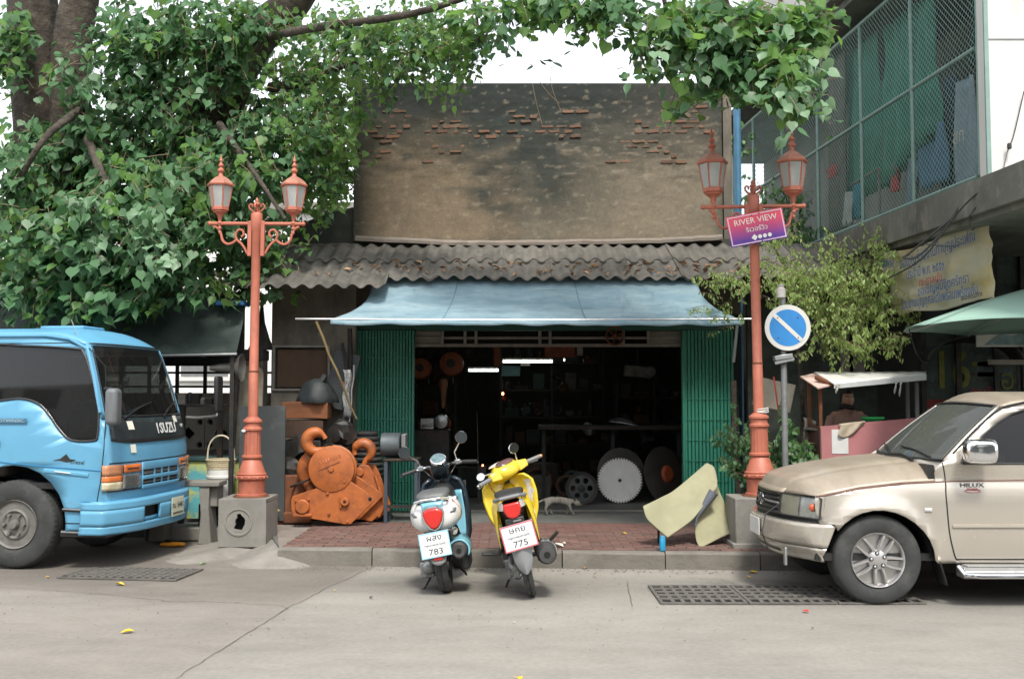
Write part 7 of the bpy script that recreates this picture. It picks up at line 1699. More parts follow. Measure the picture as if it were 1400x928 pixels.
# mudguard, plate
sect([(-.245, 0, .46, .12, .10, 3), (-.235, 0, .47, .15, .16, 3), (-.15, 0, .50, .16, .16, 3), (-.02, 0, .52, .15, .12, 3)]).obj('mudguard', m_black, s1, ang=60)
bb = B(); bb.grid(lambda u, v: Vector((.085*(2*u-1)*(1-.25*v), -.262 - .015*math.sin(math.pi*u) - .03*v, .385-.10*v+.03*(2*u-1)**2*v)), 8, 5); bb.obj('mudguard_tip', m_grey, s1, ang=180, solid=.008)
B().box((0, -.30, .345), (.075, .02, .032)).obj('reflector', m_red, s1, bev=.006)
moto_plate(s1, (-.01, -.305, .465), .262, .215, rad(3), rad(8), 'ผสง', 'กรุงเทพมหานคร', '783', mat('plate_cyan', (.25, .5, .62), .5, var=.1))
bb = B(); bb.lathe([(.0, -.02), (.032, -.015), (.035, 0), (.02, .02)], (.155, -.17, .545), 'y', 18); bb.obj('round_reflector', m_chrome, s1); bb = B(); bb.tube([(.10, -.16, .56), (.15, -.16, .545)], .008, 6); bb.obj('reflector_stem', m_steel, s1)
# inner black, engine, exhaust
sect([(-.12, .02, .50, .20, .24, 3), (.05, .02, .46, .26, .28, 3), (.35, 0, .42, .26, .28, 3)]).obj('inner_guard', m_black, s1, ang=60)
bb = B(); bb.lathe([(.03, -.14), (.06, -.12), (.075, -.05), (.075, .12), (.05, .16)], (-.12, .07, .24), 'y', 16); bb.box((-.14, .12, .22), (.12, .30, .14)); bb.obj('engine_case', m_eng, s1, bev=.01)
bb = B(); bb.lathe([(.02, -.22), (.055, -.225), (.075, -.20), (.082, -.10), (.082, .12), (.05, .18)], (.175, .02, .37), 'y', 24); bb.obj('exhaust', m_exh, s1); bb = B(); bb.lathe([(.022, -.228), (.022, -.20)], (.175, .02, .37), 'y', 14); bb.obj('exhaust_mouth', m_dark, s1)
bb = B(); bb.lathe([(.083, -.19), (.094, -.185), (.098, -.05), (.098, .10)], (.175, .02, .37), 'y', 20, cap=False); bb.v = [q for q in bb.v]; bb.f = [f for k, f in enumerate(bb.f) if (k % 20) < 8 or (k % 20) > 17]; bb.obj('exhaust_guard', m_sbl, s1, solid=.006)
B().box((.205, .06, .26), (.09, .34, .15)).obj('silencer_box', m_black, s1, bev=.03)
bb = B(); bb.tube([(-.06, .30, .22), (-.16, .20, .10), (-.21, .14, .035), (-.25, .12, .02)], .010, 6); bb.tube([(.05, .30, .22), (.16, .22, .12), (.18, .16, .10)], .010, 6); bb.obj('stand', m_iron, s1)
# under-seat and floor, navy leg shield with pale blue inner panel
sect([(.45, 0, .42, .30, .30, 3), (.60, 0, .30, .34, .10, 3), (.85, 0, .28, .38, .09, 3), (.98, 0, .32, .38, .12, 3)]).obj('floor_board', m_sdk, s1, ang=60)
def shield(u, v):
 t = lerp(-1, 1, u); z = lerp(.26, .93, v); w_ = float(np.interp(z, [.26, .40, .60, .80, .90, .93], [.17, .22, .235, .225, .18, .12])); return Vector((t*w_, 1.0 + .07*(z-.3) - .10*abs(t)**2.2, z))
bb = B(); bb.grid(shield, 20, 20); bb.obj('leg_shield', m_sdk, s1, ang=180, solid=.035, so=0)
bb = B(); bb.grid(lambda u, v: shield(lerp(.56, .90, u), lerp(.12, .80, v)) + Vector((0, -.022, 0)), 8, 10); bb.obj('inner_panel', m_sbl, s1, ang=180, solid=.01)
sect([(.84, 0, .75, .12, .16, 3), (.92, 0, .74, .22, .28, 3), (.99, 0, .72, .24, .32, 3)]).obj('glove_box', m_black, s1, ang=60)
bb = B(); bb.ball((.11, .86, .72), .04, 12, 8); bb.obj('key_cover', m_chrome, s1)
moto_wheel(s1, 1.26, .235, .10, m_exh)
bb = B(); bb.tube([(0, 1.02, .95), (0, 1.13, .60), (0, 1.17, .48)], .03, 10); bb.tube([(-.08, 1.16, .5), (-.08, 1.26, .235)], .02, 8); bb.tube([(.08, 1.16, .5), (.08, 1.26, .235)], .02, 8); bb.bb(-.09, .09, 1.14, 1.19, .46, .52); bb.obj('fork', m_black, s1)
sect([(1.02, 0, .50, .14, .06, 3), (1.15, 0, .515, .16, .08, 3), (1.30, 0, .505, .15, .08, 3), (1.44, 0, .43, .10, .05, 3)]).obj('front_mudguard', m_sbl, s1, ang=60)
def steered(parent, pivot, ang_, build):
 # handlebar group turned about the steering axis
 n = len(COL.objects); before = set(COL.objects); h = sub('handlebar', parent); build(h)
 M = Matrix.Translation(pivot) @ Matrix.Rotation(ang_, 4, Vector((0, -.35, 1)).normalized()) @ Matrix.Translation(-Vector(pivot))
 h.location = M.translation + Vector((0, 0, 0)); h.rotation_euler = M.to_euler()
def hb1(h):
 c = Vector((0, .93, 1.03))
 for s in (-1, 1):
  bb = B(); bb.tube([(s*.04, .97, .98), (s*.10, .96, 1.055), (s*.17, .93, 1.06), (s*.36, .84, 1.035)], .013, 8); bb.obj('handle_tube', m_chrome, h)
  bb = B(); bb.tube([(s*.23, .905, 1.053), (s*.37, .838, 1.034)], .019, 10); bb.obj('grip', m_black, h)
  bb = B(); bb.tube([(s*.20, .95, 1.045), (s*.26, .94, 1.04), (s*.38, .885, 1.02)], .008, 6); bb.obj('brake_lever', m_steel, h)
  bb = B(); bb.box((s*.185, .93, 1.06), (.06, .06, .05)); bb.obj('switch_box', m_eng, h, bev=.01)
 sect([(.90, 0, 1.055, .10, .07), (.93, 0, 1.05, .17, .14), (.99, 0, 1.02, .19, .18), (1.06, 0, .98, .15, .16), (1.09, 0, .97, .06, .06)]).obj('headlamp_cowl', m_sdk, h, ang=180)
 bb = B(); bb.lathe([(.06, -.015), (.078, -.01), (.08, .015), (.07, .02)], (0, 0, 0), 'z', 28); bb.tf(Matrix.Translation((0, .915, 1.115)) @ Matrix.Rotation(rad(38), 4, 'X')); bb.obj('speedometer_rim', m_chrome, h)
 bb = B(); bb.lathe([(.066, .018), (.066, .024)], (0, 0, 0), 'z', 28); bb.tf(Matrix.Translation((0, .915, 1.115)) @ Matrix.Rotation(rad(38), 4, 'X')); bb.obj('speedometer', mat('dial', (.10, .16, .17), .1, var=.4, vs=30, coat=.6), h)
 moto_mirror(h, Vector((.18, .93, 1.08)), [Vector((.17, .93, 1.16)), Vector((.24, .91, 1.25))], Vector((.26, .90, 1.29)), m_chrome, .060)
 moto_mirror(h, Vector((-.18, .93, 1.08)), [Vector((-.20, .92, 1.14)), Vector((-.27, .90, 1.20))], Vector((-.31, .88, 1.245)), m_chrome, .058)
steered(s1, (0, .98, .95), rad(6), hb1)
for P in ([(-.16, .93, 1.04), (-.10, .86, .98), (-.03, .93, .90)], [(.16, .93, 1.04), (.11, .85, .97), (.03, .93, .88)], [(-.10, -.02, .40), (-.17, .02, .30), (-.12, .10, .16)]): bb = B(); bb.tube(smooth_poly(P, 5, False), .005, 5); bb.obj('control_cable', m_black, s1)
# ---------------------------------------------------------------- yellow step-through
So = gr(728, 815)
s2 = thing('motorcycle', 'yellow step-through motorcycle leaning on its stand with handlebar turned, parked on the right', 'motorcycle', (So.x, So.y, 0), Euler((0, rad(-13), rad(1)), 'YXZ').to_matrix().to_euler(), group='scooters parked at the kerb')
moto_wheel(s2, 0, .285, .085, m_exh); moto_wheel(s2, 1.24, .285, .08, m_exh)
sect([(-.30, 0, .80, .10, .05), (-.27, 0, .80, .17, .10), (-.15, 0, .79, .22, .15), (.10, 0, .75, .26, .20), (.35, 0, .68, .26, .24), (.50, 0, .62, .20, .22)]).obj('tail_body', m_black, s2, ang=180)
# tail light with silver shoulders
bb = B(); bb.prism([(-.07, .855), (-.075, .80), (-.055, .745), (-.02, .725), (.02, .725), (.055, .745), (.075, .80), (.07, .855)], -.335, -.27); bb.obj('tail_light', m_red, s2, bev=.015, seg=3)
for s in (-1, 1):
 bb = B(); bb.loft([[Vector((s*a, y, c)) for a, y, c in ((.07, -.32, .865), (.075, -.32, .80), (.075, -.28, .80), (.07, -.28, .87))], [Vector((s*a, y, c)) for a, y, c in ((.125, -.22, .875), (.13, -.22, .80), (.13, -.18, .80), (.125, -.18, .88))]]); bb.obj('rear_indicator', mat('lens_clear', (.55, .54, .50), .15, coat=.5), s2, bev=.006)
 # yellow side cowl sweeping down and back as a V
 bb = B(); bb.loft([[Vector((s*a, y, c)) for a, y, c in q] for q in (
  [(.085, -.27, .90), (.135, -.20, .905), (.15, -.14, .86), (.125, -.24, .84)],
  [(.13, -.24, .80), (.17, -.18, .84), (.18, -.06, .76), (.15, -.19, .74)],
  [(.155, -.23, .66), (.172, -.20, .68), (.18, -.12, .64), (.165, -.19, .62)],
  [(.165, -.235, .50), (.170, -.23, .50), (.17, -.225, .495), (.166, -.23, .49)])]); bb.obj('tail_fin', m_yellow, s2, ang=50)
 bb = B(); bb.loft([[Vector((s*a, y, c)) for a, y, c in q] for q in ([(.11, -.15, .86), (.15, -.12, .84), (.15, -.12, .70), (.12, -.15, .66)], [(.12, .2, .80), (.17, .2, .78), (.17, .2, .56), (.13, .2, .54)], [(.10, .5, .66), (.14, .5, .64), (.14, .5, .46), (.10, .5, .44)])]); bb.obj('side_cowl', m_yellow, s2, bev=.01)
text('110', s2, m_inkwhite, .07, (.182, -.02, .70), frame3((0, 1, .2), (0, 0, 1)))
sect([(-.27, 0, .895, .14, .045, 3), (-.22, 0, .905, .22, .06, 3), (0, 0, .915, .26, .07, 3), (.25, 0, .88, .24, .07, 3), (.45, 0, .84, .18, .07, 3), (.55, 0, .80, .10, .05, 3)]).obj('seat', mat('seat_black', (.03, .03, .03), .5, var=.2), s2, ang=180)
bb = B(); bb.tube([(-.12, -.10, .87), (-.135, -.24, .895), (-.08, -.32, .905), (.08, -.32, .905), (.135, -.24, .895), (.12, -.10, .87)], .016, 8); bb.obj('grab_rail', m_grey, s2)
# plate bracket, plate, mud guard
B().box((0, -.30, .68), (.16, .05, .10)).obj('plate_bracket', m_black, s2, bev=.01); B().box((.02, -.335, .705), (.07, .006, .012)).obj('maker_strip', m_steel, s2)
moto_plate(s2, (.005, -.345, .575), .285, .215, rad(3), rad(6), 'ษคย', 'กรุงเทพมหานคร', '775', mat('plate_red', (.5, .12, .14), .5, var=.1))
bb = B(); bb.loft([[Vector((a, y, z)) for a, y in ((-w_, -.30+d), (-w_*.5, -.335+d), (0, -.35+d), (w_*.5, -.335+d), (w_, -.30+d), (0, -.29+d))] for z, w_, d in ((.50, .085, 0), (.38, .080, .0), (.30, .055, .0), (.255, .02, .0))]); bb.obj('mudguard', mat('mudguard_grey', (.22, .23, .235), .45, var=.1), s2, ang=40)
# engine, exhaust, pegs, stand
bb = B(); bb.box((-.05, .42, .32), (.20, .30, .22)); bb.box((-.115, .10, .28), (.10, .30, .17)); bb.lathe([(.05, -.06), (.08, -.05), (.08, .05)], (-.12, .34, .28), 'x', 18)
for k in range(7): bb.box((-.10, .02 + .035*k, .38), (.16, .012, .10))
bb.obj('engine', m_eng, s2, bev=.012)
bb = B(); bb.tube([(-.10, .02, .40), (-.12, -.12, .32), (-.10, -.18, .30)], .022, 8); bb.obj('swing_arm', m_steel, s2)
B().box((-.03, .12, .50), (.10, .16, .05)).obj('red_cover', m_redp, s2, bev=.01)
bb = B(); bb.lathe([(.03, -.24), (.066, -.235), (.084, -.20), (.090, -.05), (.088, .14), (.05, .24)], (.20, -.03, .36), 'y', 26); bb.tf(Matrix.Translation((0, 0, .0))); bb.obj('exhaust', m_exh, s2); bb = B(); bb.lathe([(.028, -.244), (.028, -.2)], (.20, -.03, .36), 'y', 14); bb.obj('exhaust_mouth', m_dark, s2)
bb = B(); bb.tube([(.20+.093*math.cos(a), -.06, .36+.093*math.sin(a)) for a in [k*.35-.3 for k in range(8)]], .010, 6); bb.obj('exhaust_strap', m_chrome, s2)
bb = B(); bb.tube([(.235, .2, .36), (.20, .45, .28), (.08, .62, .25)], .022, 8); bb.obj('exhaust_pipe', m_exh, s2)
for s in (-1, 1):
 bb = B(); bb.tube([(s*.14, -.06, .52), (s*.20, -.03, .42), (s*.245, -.05, .435), (s*.335, -.07, .50 if s > 0 else .46)], .016, 8); bb.tube([(s*.12, .1, .50), (s*.20, -.03, .42)], .014, 8); bb.obj('foot_peg', m_black, s2)
 bb = B(); bb.tube([(s*.13, .02, .62), (s*.14, -.02, .29)], .022, 10); bb.tube([(s*.13, .0, .55), (s*.14, -.015, .36)], [.035, .035], 10); bb.obj('shock_absorber', m_black, s2)
bb = B(); bb.tube([(-.10, .45, .20), (-.20, .42, .08), (-.27, .41, -.035+.0)], .011, 6); bb.obj('side_stand', m_iron, s2)
B().box((0, .60, .52), (.18, .16, .14)).obj('fairing_join', m_black, s2, bev=.02)
bb = B(); bb.loft([ring(.50, 0, .60, .16, .16), ring(.66, 0, .58, .12, .14), ring(.85, 0, .74, .12, .14), ring(.98, 0, .88, .10, .12)]); bb.obj('main_tube_cover', m_yellow, s2, ang=180)
def ysh(u, v):
 t = lerp(-1, 1, u); z = lerp(.36, .98, v); w_ = float(np.interp(z, [.36, .5, .65, .80, .92, .98], [.09, .17, .235, .255, .24, .17])); return Vector((t*w_, .93 + .10*(z-.4) - .17*abs(t)**1.8, z))
bb = B(); bb.grid(ysh, 24, 18); bb.obj('leg_shield', m_yellow, s2, ang=180, solid=.02, so=0)
bb = B(); bb.grid(lambda u, v: ysh(lerp(.84, .97, u), lerp(.55, .92, v)) + Vector((0, -.015, 0)), 4, 6); bb.obj('shield_sticker', mat('sticker_silver', (.6, .6, .62), .4, var=.3, vs=40), s2, ang=180)
bb = B(); bb.tube([(0, .95, 1.0), (0, 1.08, .62), (0, 1.12, .5)], .03, 10)
for s in (-1, 1): bb.tube([(s*.075, 1.10, .56), (s*.075, 1.24, .285)], .022, 8)
bb.obj('fork', m_black, s2); sect([(.98, 0, .56, .12, .05, 3), (1.15, 0, .60, .13, .07, 3), (1.35, 0, .56, .12, .06, 3), (1.48, 0, .46, .07, .04, 3)]).obj('front_mudguard', m_yellow, s2, ang=60)
def hb2(h):
 sect([(.80, 0, 1.02, .12, .06, 2.6), (.83, 0, 1.035, .24, .12, 2.6), (.90, 0, 1.04, .30, .16, 2.6), (.98, 0, 1.02, .26, .20, 2.6), (1.06, 0, .99, .18, .18, 2.6), (1.11, 0, .97, .08, .08, 2.6)]).obj('handlebar_cowl', m_yellow, h, ang=180)
 for s in (-1, 1):
  bb = B(); bb.loft([[Vector((s*(.10), y, z)) for y, z in ((.82, .98), (.94, .99), (.95, 1.08), (.83, 1.09))], [Vector((s*.215, y, z)) for y, z in ((.83, .995), (.90, 1.0), (.90, 1.06), (.83, 1.065))]]); bb.obj('lever_cowl', m_yellow, h, bev=.014, seg=3)
  bb = B(); bb.tube([(s*.2, .86, 1.03), (s*.36, .83, 1.025)], .020, 10); bb.obj('grip', m_grey, h)
  bb = B(); bb.lathe([(.012, -.012), (.016, 0), (.012, .012)], (s*.37, .828, 1.025), 'x', 12); bb.obj('bar_end', mat('bar_end_orange', (.7, .3, .12), .4) if s > 0 else m_chrome, h)
  bb = B(); bb.tube([(s*.18, .91, 1.02), (s*.24, .915, 1.01), (s*.35, .88, .995)], .007, 6); bb.obj('brake_lever', m_steel, h)
 bb = B(); bb.ball((0, 0, 0), 1, 18, 8, (.10, .055, .012)); bb.tf(Matrix.Translation((0, .875, 1.118)) @ Matrix.Rotation(rad(20), 4, 'X')); bb.obj('speedometer', mat('dial_dark', (.10, .05, .045), .15, var=.4, vs=20, coat=.7), h)
 bb = B(); bb.ball((0, 0, 0), 1, 18, 8, (.12, .05, .02)); bb.tf(Matrix.Translation((-.02, .955, 1.115))); bb.obj('cowl_lip', m_soft, h)
 moto_mirror(h, Vector((.15, .90, 1.07)), [Vector((.15, .89, 1.12))], Vector((.155, .88, 1.20)), m_chrome, .050, 1.3, .2)
 moto_mirror(h, Vector((-.15, .90, 1.07)), [Vector((-.22, .89, 1.08))], Vector((-.29, .88, 1.09)), m_black, .036, 1.25)
steered(s2, (0, .95, 1.0), rad(30), hb2)
for P in ([(-.18, .78, 1.0), (-.14, .76, .88), (-.05, .90, .80)], [(-.13, .25, .40), (-.16, .05, .44), (-.06, -.05, .50)], [(-.15, .42, .22), (-.10, .2, .14), (-.04, .0, .20)]): bb = B(); bb.tube(smooth_poly(P, 5, False), .005, 5); bb.obj('control_cable', m_black, s2)
# ---------------------------------------------------------------- building on the right with its caged balcony
rb = thing('balcony_building', 'grey building on the right with a long caged balcony above a dark ground floor', 'building', (5.5, 13, 0), local=False)
BX = lambda y: 4.64 - .07*(y - 10.1)
def on(px, dx=0.):    # depth where the balcony plane shows at px
 return (5.347 + dx)/((px-700)/F + .07)
NY_, FY = 10.1, 18.7
m_rail = mat('rail_green', (.19, .29, .26), .6, var=.15, vs=6, layers=[((.2, .15, .1), 8, .6, .75, .6)])
m_bw = mat('painted_wall', (.60, .59, .56), .8, var=.06, vs=1.2, layers=[((.40, .36, .30), (3, 3, .8), .58, .78, .5)])
m_slab = mat('stained_slab', (.125, .125, .108), .9, var=.3, vs=2, layers=[((.30, .28, .24), (5, 5, 2), .52, .72, .7), ((.28, .10, .07), 1.6, .64, .72, .6)], bump=.008, bs=25)
def bwall(y0, y1, z0, z1, name, m, dx=0., th=.06, par=None, **k):
 bb = B(); a, c = BX(y0)+dx, BX(y1)+dx
 bb.v = [Vector(q) for q in ((a, y0, z0), (c, y1, z0), (c, y1, z1), (a, y0, z1), (a+th, y0, z0), (c+th, y1, z0), (c+th, y1, z1), (a+th, y0, z1))]
 bb.f = [(0, 1, 2, 3), (4, 7, 6, 5), (0, 4, 5, 1), (1, 5, 6, 2), (2, 6, 7, 3), (3, 7, 4, 0)]
 return bb.obj(name, m, par or rb, smooth=False, **k)
ZB, ZM, ZT = 3.90, 5.20, 6.45
for z, r in ((ZB, .028), (ZM, .024), (ZT, .028)):
 bb = B(); bb.tube([(BX(NY_), NY_, z), (BX(FY), FY, z)], r, 8); bb.obj('rail', m_rail, rb)
for px in (1348, 1255, 1184, 1123, 1074, 1034, 1006):
 y = on(px); bb = B(); bb.tube([(BX(y), y, ZB), (BX(y), y, ZT)], .026, 8); bb.obj('post', m_rail, rb)
# chain link: two families of zigzag wires woven in the balcony plane
bb = B(); pitch = .075; H = ZT - ZB; L = FY - NY_
for s in (-1, 1):
 k = -H
 while k < L:
  a0, a1 = max(0, k), min(L, k + H)
  z0, z1 = (ZB + (a0-k), ZB + (a1-k)) if s > 0 else (ZT - (a0-k), ZT - (a1-k))
  y0, y1 = NY_ + a0, NY_ + a1; r = .0022
  p, q = Vector((BX(y0)-.004*s, y0, z0)), Vector((BX(y1)-.004*s, y1, z1)); i = len(bb.v)
  for e in (p, q): bb.v += [e + Vector((-r, -r, r*s)), e + Vector((r, r*0, 0)), e + Vector((-r, r, -r*s))]
  bb.f += [(i, i+1, i+4, i+3), (i+1, i+2, i+5, i+4), (i+2, i, i+3, i+5)]
  k += pitch
o_ = bb.obj('chain_link', mat('wire_green', (.22, .33, .29), .6, var=.1), rb, smooth=False, recalc=False); o_['kind'] = 'stuff'
# floor slab, soffit, rooms behind, roof
bwall(8.2, 21.5, 3.50, 3.84, 'floor_slab', m_slab, dx=-.12, th=.5); bwall(8.2, 21.5, 3.44, 3.56, 'slab_nib', m_slab, dx=-.05, th=6)
bwall(10.3, 21.5, 3.84, 7.0, 'room_wall', mat('room_wall', (.2, .2, .175), .9, var=.3, vs=1.5), dx=1.5, th=.1); bwall(9.9, 21.5, 6.62, 6.72, 'balcony_ceiling', m_slab, dx=-.25, th=2)
bwall(9.9, 17.4, 6.95, 9.4, 'upper_wall', m_bw, dx=-.05, th=3); bwall(9.6, 17.7, 6.75, 6.92, 'eave', m_conc, dx=-.4, th=1)
for y in (12, 13.2, 14.4, 15.6, 16.8): bwall(y, y+.07, 7.0, 9.3, 'mullion', mat('mullion_brown', (.16, .06, .04), .7), dx=-.10, th=.04)
bwall(9.9, 17.4, 8.9, 8.98, 'mullion', m_rust, dx=-.10, th=.04)
x0 = BX(NY_)
B().bb(x0-.03, 9.5, NY_-.30, NY_-.12, 3.86, 9.2).obj('front_wall', m_bw, rb); bb = B(); bb.bb(x0-.035, 9.5, NY_-.304, NY_-.30, 5.18, 5.195); bb.obj('panel_joint', m_grey, rb)
B().bb(x0-.05, x0-.01, NY_-.32, NY_-.295, 3.86, 9.2).obj('corner_trim', m_rail, rb)
# grey boarding, green net curtains, laundry
m_net = mat('net_green', (.05, .23, .165), .85, var=.25, vs=4, layers=[((.05, .25, .18), (26, 26, 2), .5, .7, .5)])
def curtain(pa, pb, z0a, z0b, z1, dx, m, name, par, amp=.05, fr=38):
 ya, yb = on(pa), on(pb); bb = B()
 def fn(u, v):
  y = lerp(ya, yb, u); z = lerp(z1, lerp(z0a, z0b, u), v); return Vector((BX(y)+dx + amp*math.sin(u*fr+v*1.5)*(.4+.6*v) + amp*noise.noise(Vector((u*6, v*3, pa))), y, z))
 bb.grid(fn, 50, 10); return bb.obj(name, m, par, ang=180, solid=.004)
curtain(1126, 1150, 3.95, 3.95, 6.4, .12, mat('grey_boarding', (.14, .13, .11), .85, var=.3, vs=5, layers=[((.05, .05, .045), (9, 9, 1), .5, .7, .6)]), 'boarding', rb, .02, 60)
curtain(1140, 1182, 4.35, 4.35, 6.4, .25, m_net, 'net_curtain', rb); curtain(1182, 1250, 4.35, 4.75, 6.4, .30, m_net, 'net_curtain', rb, .07)
curtain(1262, 1340, 5.4, 5.3, 6.4, .6, mat('dark_net', (.02, .06, .05), .9, var=.3), 'net_curtain', rb, .05)
def cloth(pa, pb, z0, z1, dx, col, label, name='laundry', cat='laundry'):
 ya, yb = on(pa, dx), on(pb, dx); bb = B()
 bb.grid(lambda u, v: Vector((BX(lerp(ya, yb, u)) + dx + .04*math.sin(u*9+v*3+pa) , lerp(ya, yb, u), lerp(z1, z0, v) - .05*abs(u-.5)*(1-v))), 14, 10)
 return tag(bb.obj(name, mat('cloth_%d' % pa, col, .85, var=.2, vs=5), ang=180, solid=.006), label, cat, 'clothes drying behind the balcony mesh')
cloth(1266, 1300, 4.15, 4.85, .35, (.08, .19, .30), 'blue shirt with white print hanging behind the balcony mesh')
cloth(1296, 1322, 4.0, 5.35, .45, (.03, .05, .08), 'dark navy sheet hanging next to the blue shirt')
cloth(1316, 1344, 4.0, 5.2, .40, (.26, .34, .40), 'light blue sheet hanging nearest the white wall')
cloth(1244, 1262, 3.98, 4.6, .35, (.17, .24, .30), 'pale patterned trousers hanging left of the blue shirt')
cloth(1226, 1236, 4.25, 4.6, .3, (.45, .05, .04), 'small red cloth hanging between green net and blue laundry')
cloth(1136, 1150, 4.75, 4.92, .1, (.50, .08, .05), 'red rag tied on the balcony mesh near the lamp')
cloth(1156, 1172, 4.0, 4.45, .12, (.42, .44, .42), 'white plastic bag hanging low behind the balcony mesh')
cloth(1169, 1184, 4.05, 4.5, .15, (.03, .22, .30), 'turquoise bag hanging beside the white plastic bag')
bb = B(); ya, yb = on(1135), on(1185); bb.tube([(BX(ya)+.2, ya, 3.95), (BX(ya)+.2, ya, 4.55), (BX(yb)+.2, yb, 4.6), (BX(yb)+.2, yb, 3.95)], .02, 6); tag(bb.obj('drying_frame', m_woodw), 'pale pipe drying frame standing on the balcony', 'drying rack')
text('สก', tag(sub('print_carrier', rb)) if False else rb, m_soft, .22, (BX(11)+.30, 11.05, 4.55), frame3((.07, -1, 0), (0, 0, 1)))
# downpipe at the shop's corner
bb = B(); p = at(1008, 200, 15.2); bb.tube([(p.x, 15.2, PZ), (p.x, 15.2, at(0, 150, 15.2).z)], .055, 10); tag(bb.obj('downpipe', mat('pipe_blue', (.08, .22, .36), .5, var=.15)), 'blue downpipe running up beside the right end of the parapet', 'pipe')
# ground floor front, painted shutters
gf = thing('painted_shopfront', 'dark ground floor shopfront with graffiti, a big yellow 16 and a red lettered band', 'shopfront', (5.8, 12.6, PZ), local=False)
GY = 12.3; m_gf = mat('graffiti_wall', (.06, .08, .072), .8, var=.4, vs=2.2, layers=[((.12, .18, .18), 1.7, .52, .60, .6), ((.012, .016, .015), 2.6, .50, .62, .8), ((.22, .20, .17), (7, 7, 3), .64, .72, .5)])
xs = [at(p, 500, GY).x for p in (1262, 1310, 1362, 1400, 1500)]
for k in range(4): B().bb(xs[k]+.02, xs[k+1]-.02, GY, GY+.06, PZ, 3.4).obj('shutter_panel', m_gf, gf)
for k in range(5): B().bb(xs[k]-.04, xs[k]+.017, GY-.05, GY+.08, PZ, 3.4).obj('frame_post', m_iron, gf)
m_y16 = mat('graffiti_yellow', (.16, .17, .035), .8, var=.25, vs=9); m_rb = mat('red_band', (.22, .03, .03), .8, var=.3, vs=3)
text('16', gf, m_y16, .62, at(1301, 508, GY-.012), sx=.75).data.offset = .012
text('อ น', gf, m_y16, .34, at(1395, 520, GY-.012))
bb = B(); a, c = at(1266, 570, GY), at(1318, 546, GY); bb.bb(a.x, c.x, GY-.016, GY-.004, a.z-.4, c.z); bb.obj('painted_band', m_rb, gf)
text('อาหาร', gf, m_soft, .2, at(1292, 565, GY-.02)); text('ตามสั่ง', gf, m_inkred, .12, at(1345, 535, GY-.012))
for k in range(6): p = at(1340 + (k % 3)*7, 497 + 14*(k//3), GY); B().bb(p.x-.10, p.x+.10, GY-.012, GY-.004, p.z-.03, p.z+.02).obj('paper_strip', m_dim[4] if k % 2 else m_y16, gf)
B().bb(3.3, 9, 15.8, 15.9, PZ, 3.45).obj('rear_wall', m_brownwall, gf); B().bb(xs[4], 9.5, GY, GY+.1, PZ, 3.45).obj('side_front', m_gf, gf)
B().bb(3.2, 4.95, 13.9, 14.0, PZ, 3.3).obj('dark_partition', mat('part_dark', (.05, .06, .05), .9, var=.4), gf)
for px, w_, lab in ((1158, .16, 'pale plank'), (1172, .2, 'grey plank')):
 p = at(px, 480, 13.7); bb = B(); bb.box((p.x, 13.72, p.z), (w_, .03, .9)); tag(bb.obj('plank', m_woodw), lab + ' leaning upright in the dark above the food cart', 'plank')
# yellow banner
bn = thing('cloth_banner', 'crumpled yellowed banner with blue Thai lettering hung below the balcony slab', 'banner', (4.7, 11, 3.2), local=False)
q4 = [at(1203, 346, 12.1), at(1350, 288, 10.25), at(1362, 409, 10.25), at(1228, 432, 11.9)]
def ban(u, v, e=0.):
 p = q4[0].lerp(q4[1], u).lerp(q4[3].lerp(q4[2], u), v)
 f = .045*math.sin(u*17+v*4) * (.3+v*(1-v)) + .05*noise.noise(Vector((u*4+v*2, v*5-u*2, 1))) + .02*noise.noise(Vector((u*13, v*9, 4)))
 return p + Vector((-f - e, f*.2, -.10*math.sin(math.pi*u)*(1-v) + .02*math.sin(u*9)*v))
m_ban = mat('banner_cloth', (.42, .40, .29), .75, var=.12, vs=2, layers=[((.44, .31, .07), (2, 2, 3), .48, .68, .75), ((.24, .26, .22), 2.4, .55, .75, .5)])
bb = B(); bb.grid(ban, 60, 36); bb.obj('banner_sheet', m_ban, bn, ang=180, solid=.003)
for (v, u0, u1, s, m, sz) in ((.20, .20, .92, 'ขอเชิญร่วมงานทำบุญประเพณี', m_inkblue, .17), (.20, .02, .16, 'เทศกาล', m_inkblue, .15), (.42, .28, .66, 'ประจำปี พ.ศ. ๒๕๕๓', m_inkblue, .15), (.57, .38, .62, 'ณ ศาลเจ้า', m_inkred, .12), (.70, .36, .84, 'ขอเชิญผู้มีจิตศรัทธา', m_inkblue, .14), (.86, .12, .92, 'ร่วมงานบุญกุศลโดยพร้อมเพรียงกัน', m_inkblue, .15), (.95, .74, .96, 'คณะกรรมการ', m_inkblack, .07)):
 n = 1; P, Q = ban(u0, v, .05), ban(u1, v, .05); mid = ban((u0+u1)/2, v, .06); d = Q - P
 o_ = text(s, bn, m, sz, (P+Q)/2*.5 + mid*.5 + Vector((-.03, -.03, 0)), frame3(d, (0, 0, 1))); o_['fit'] = d.length
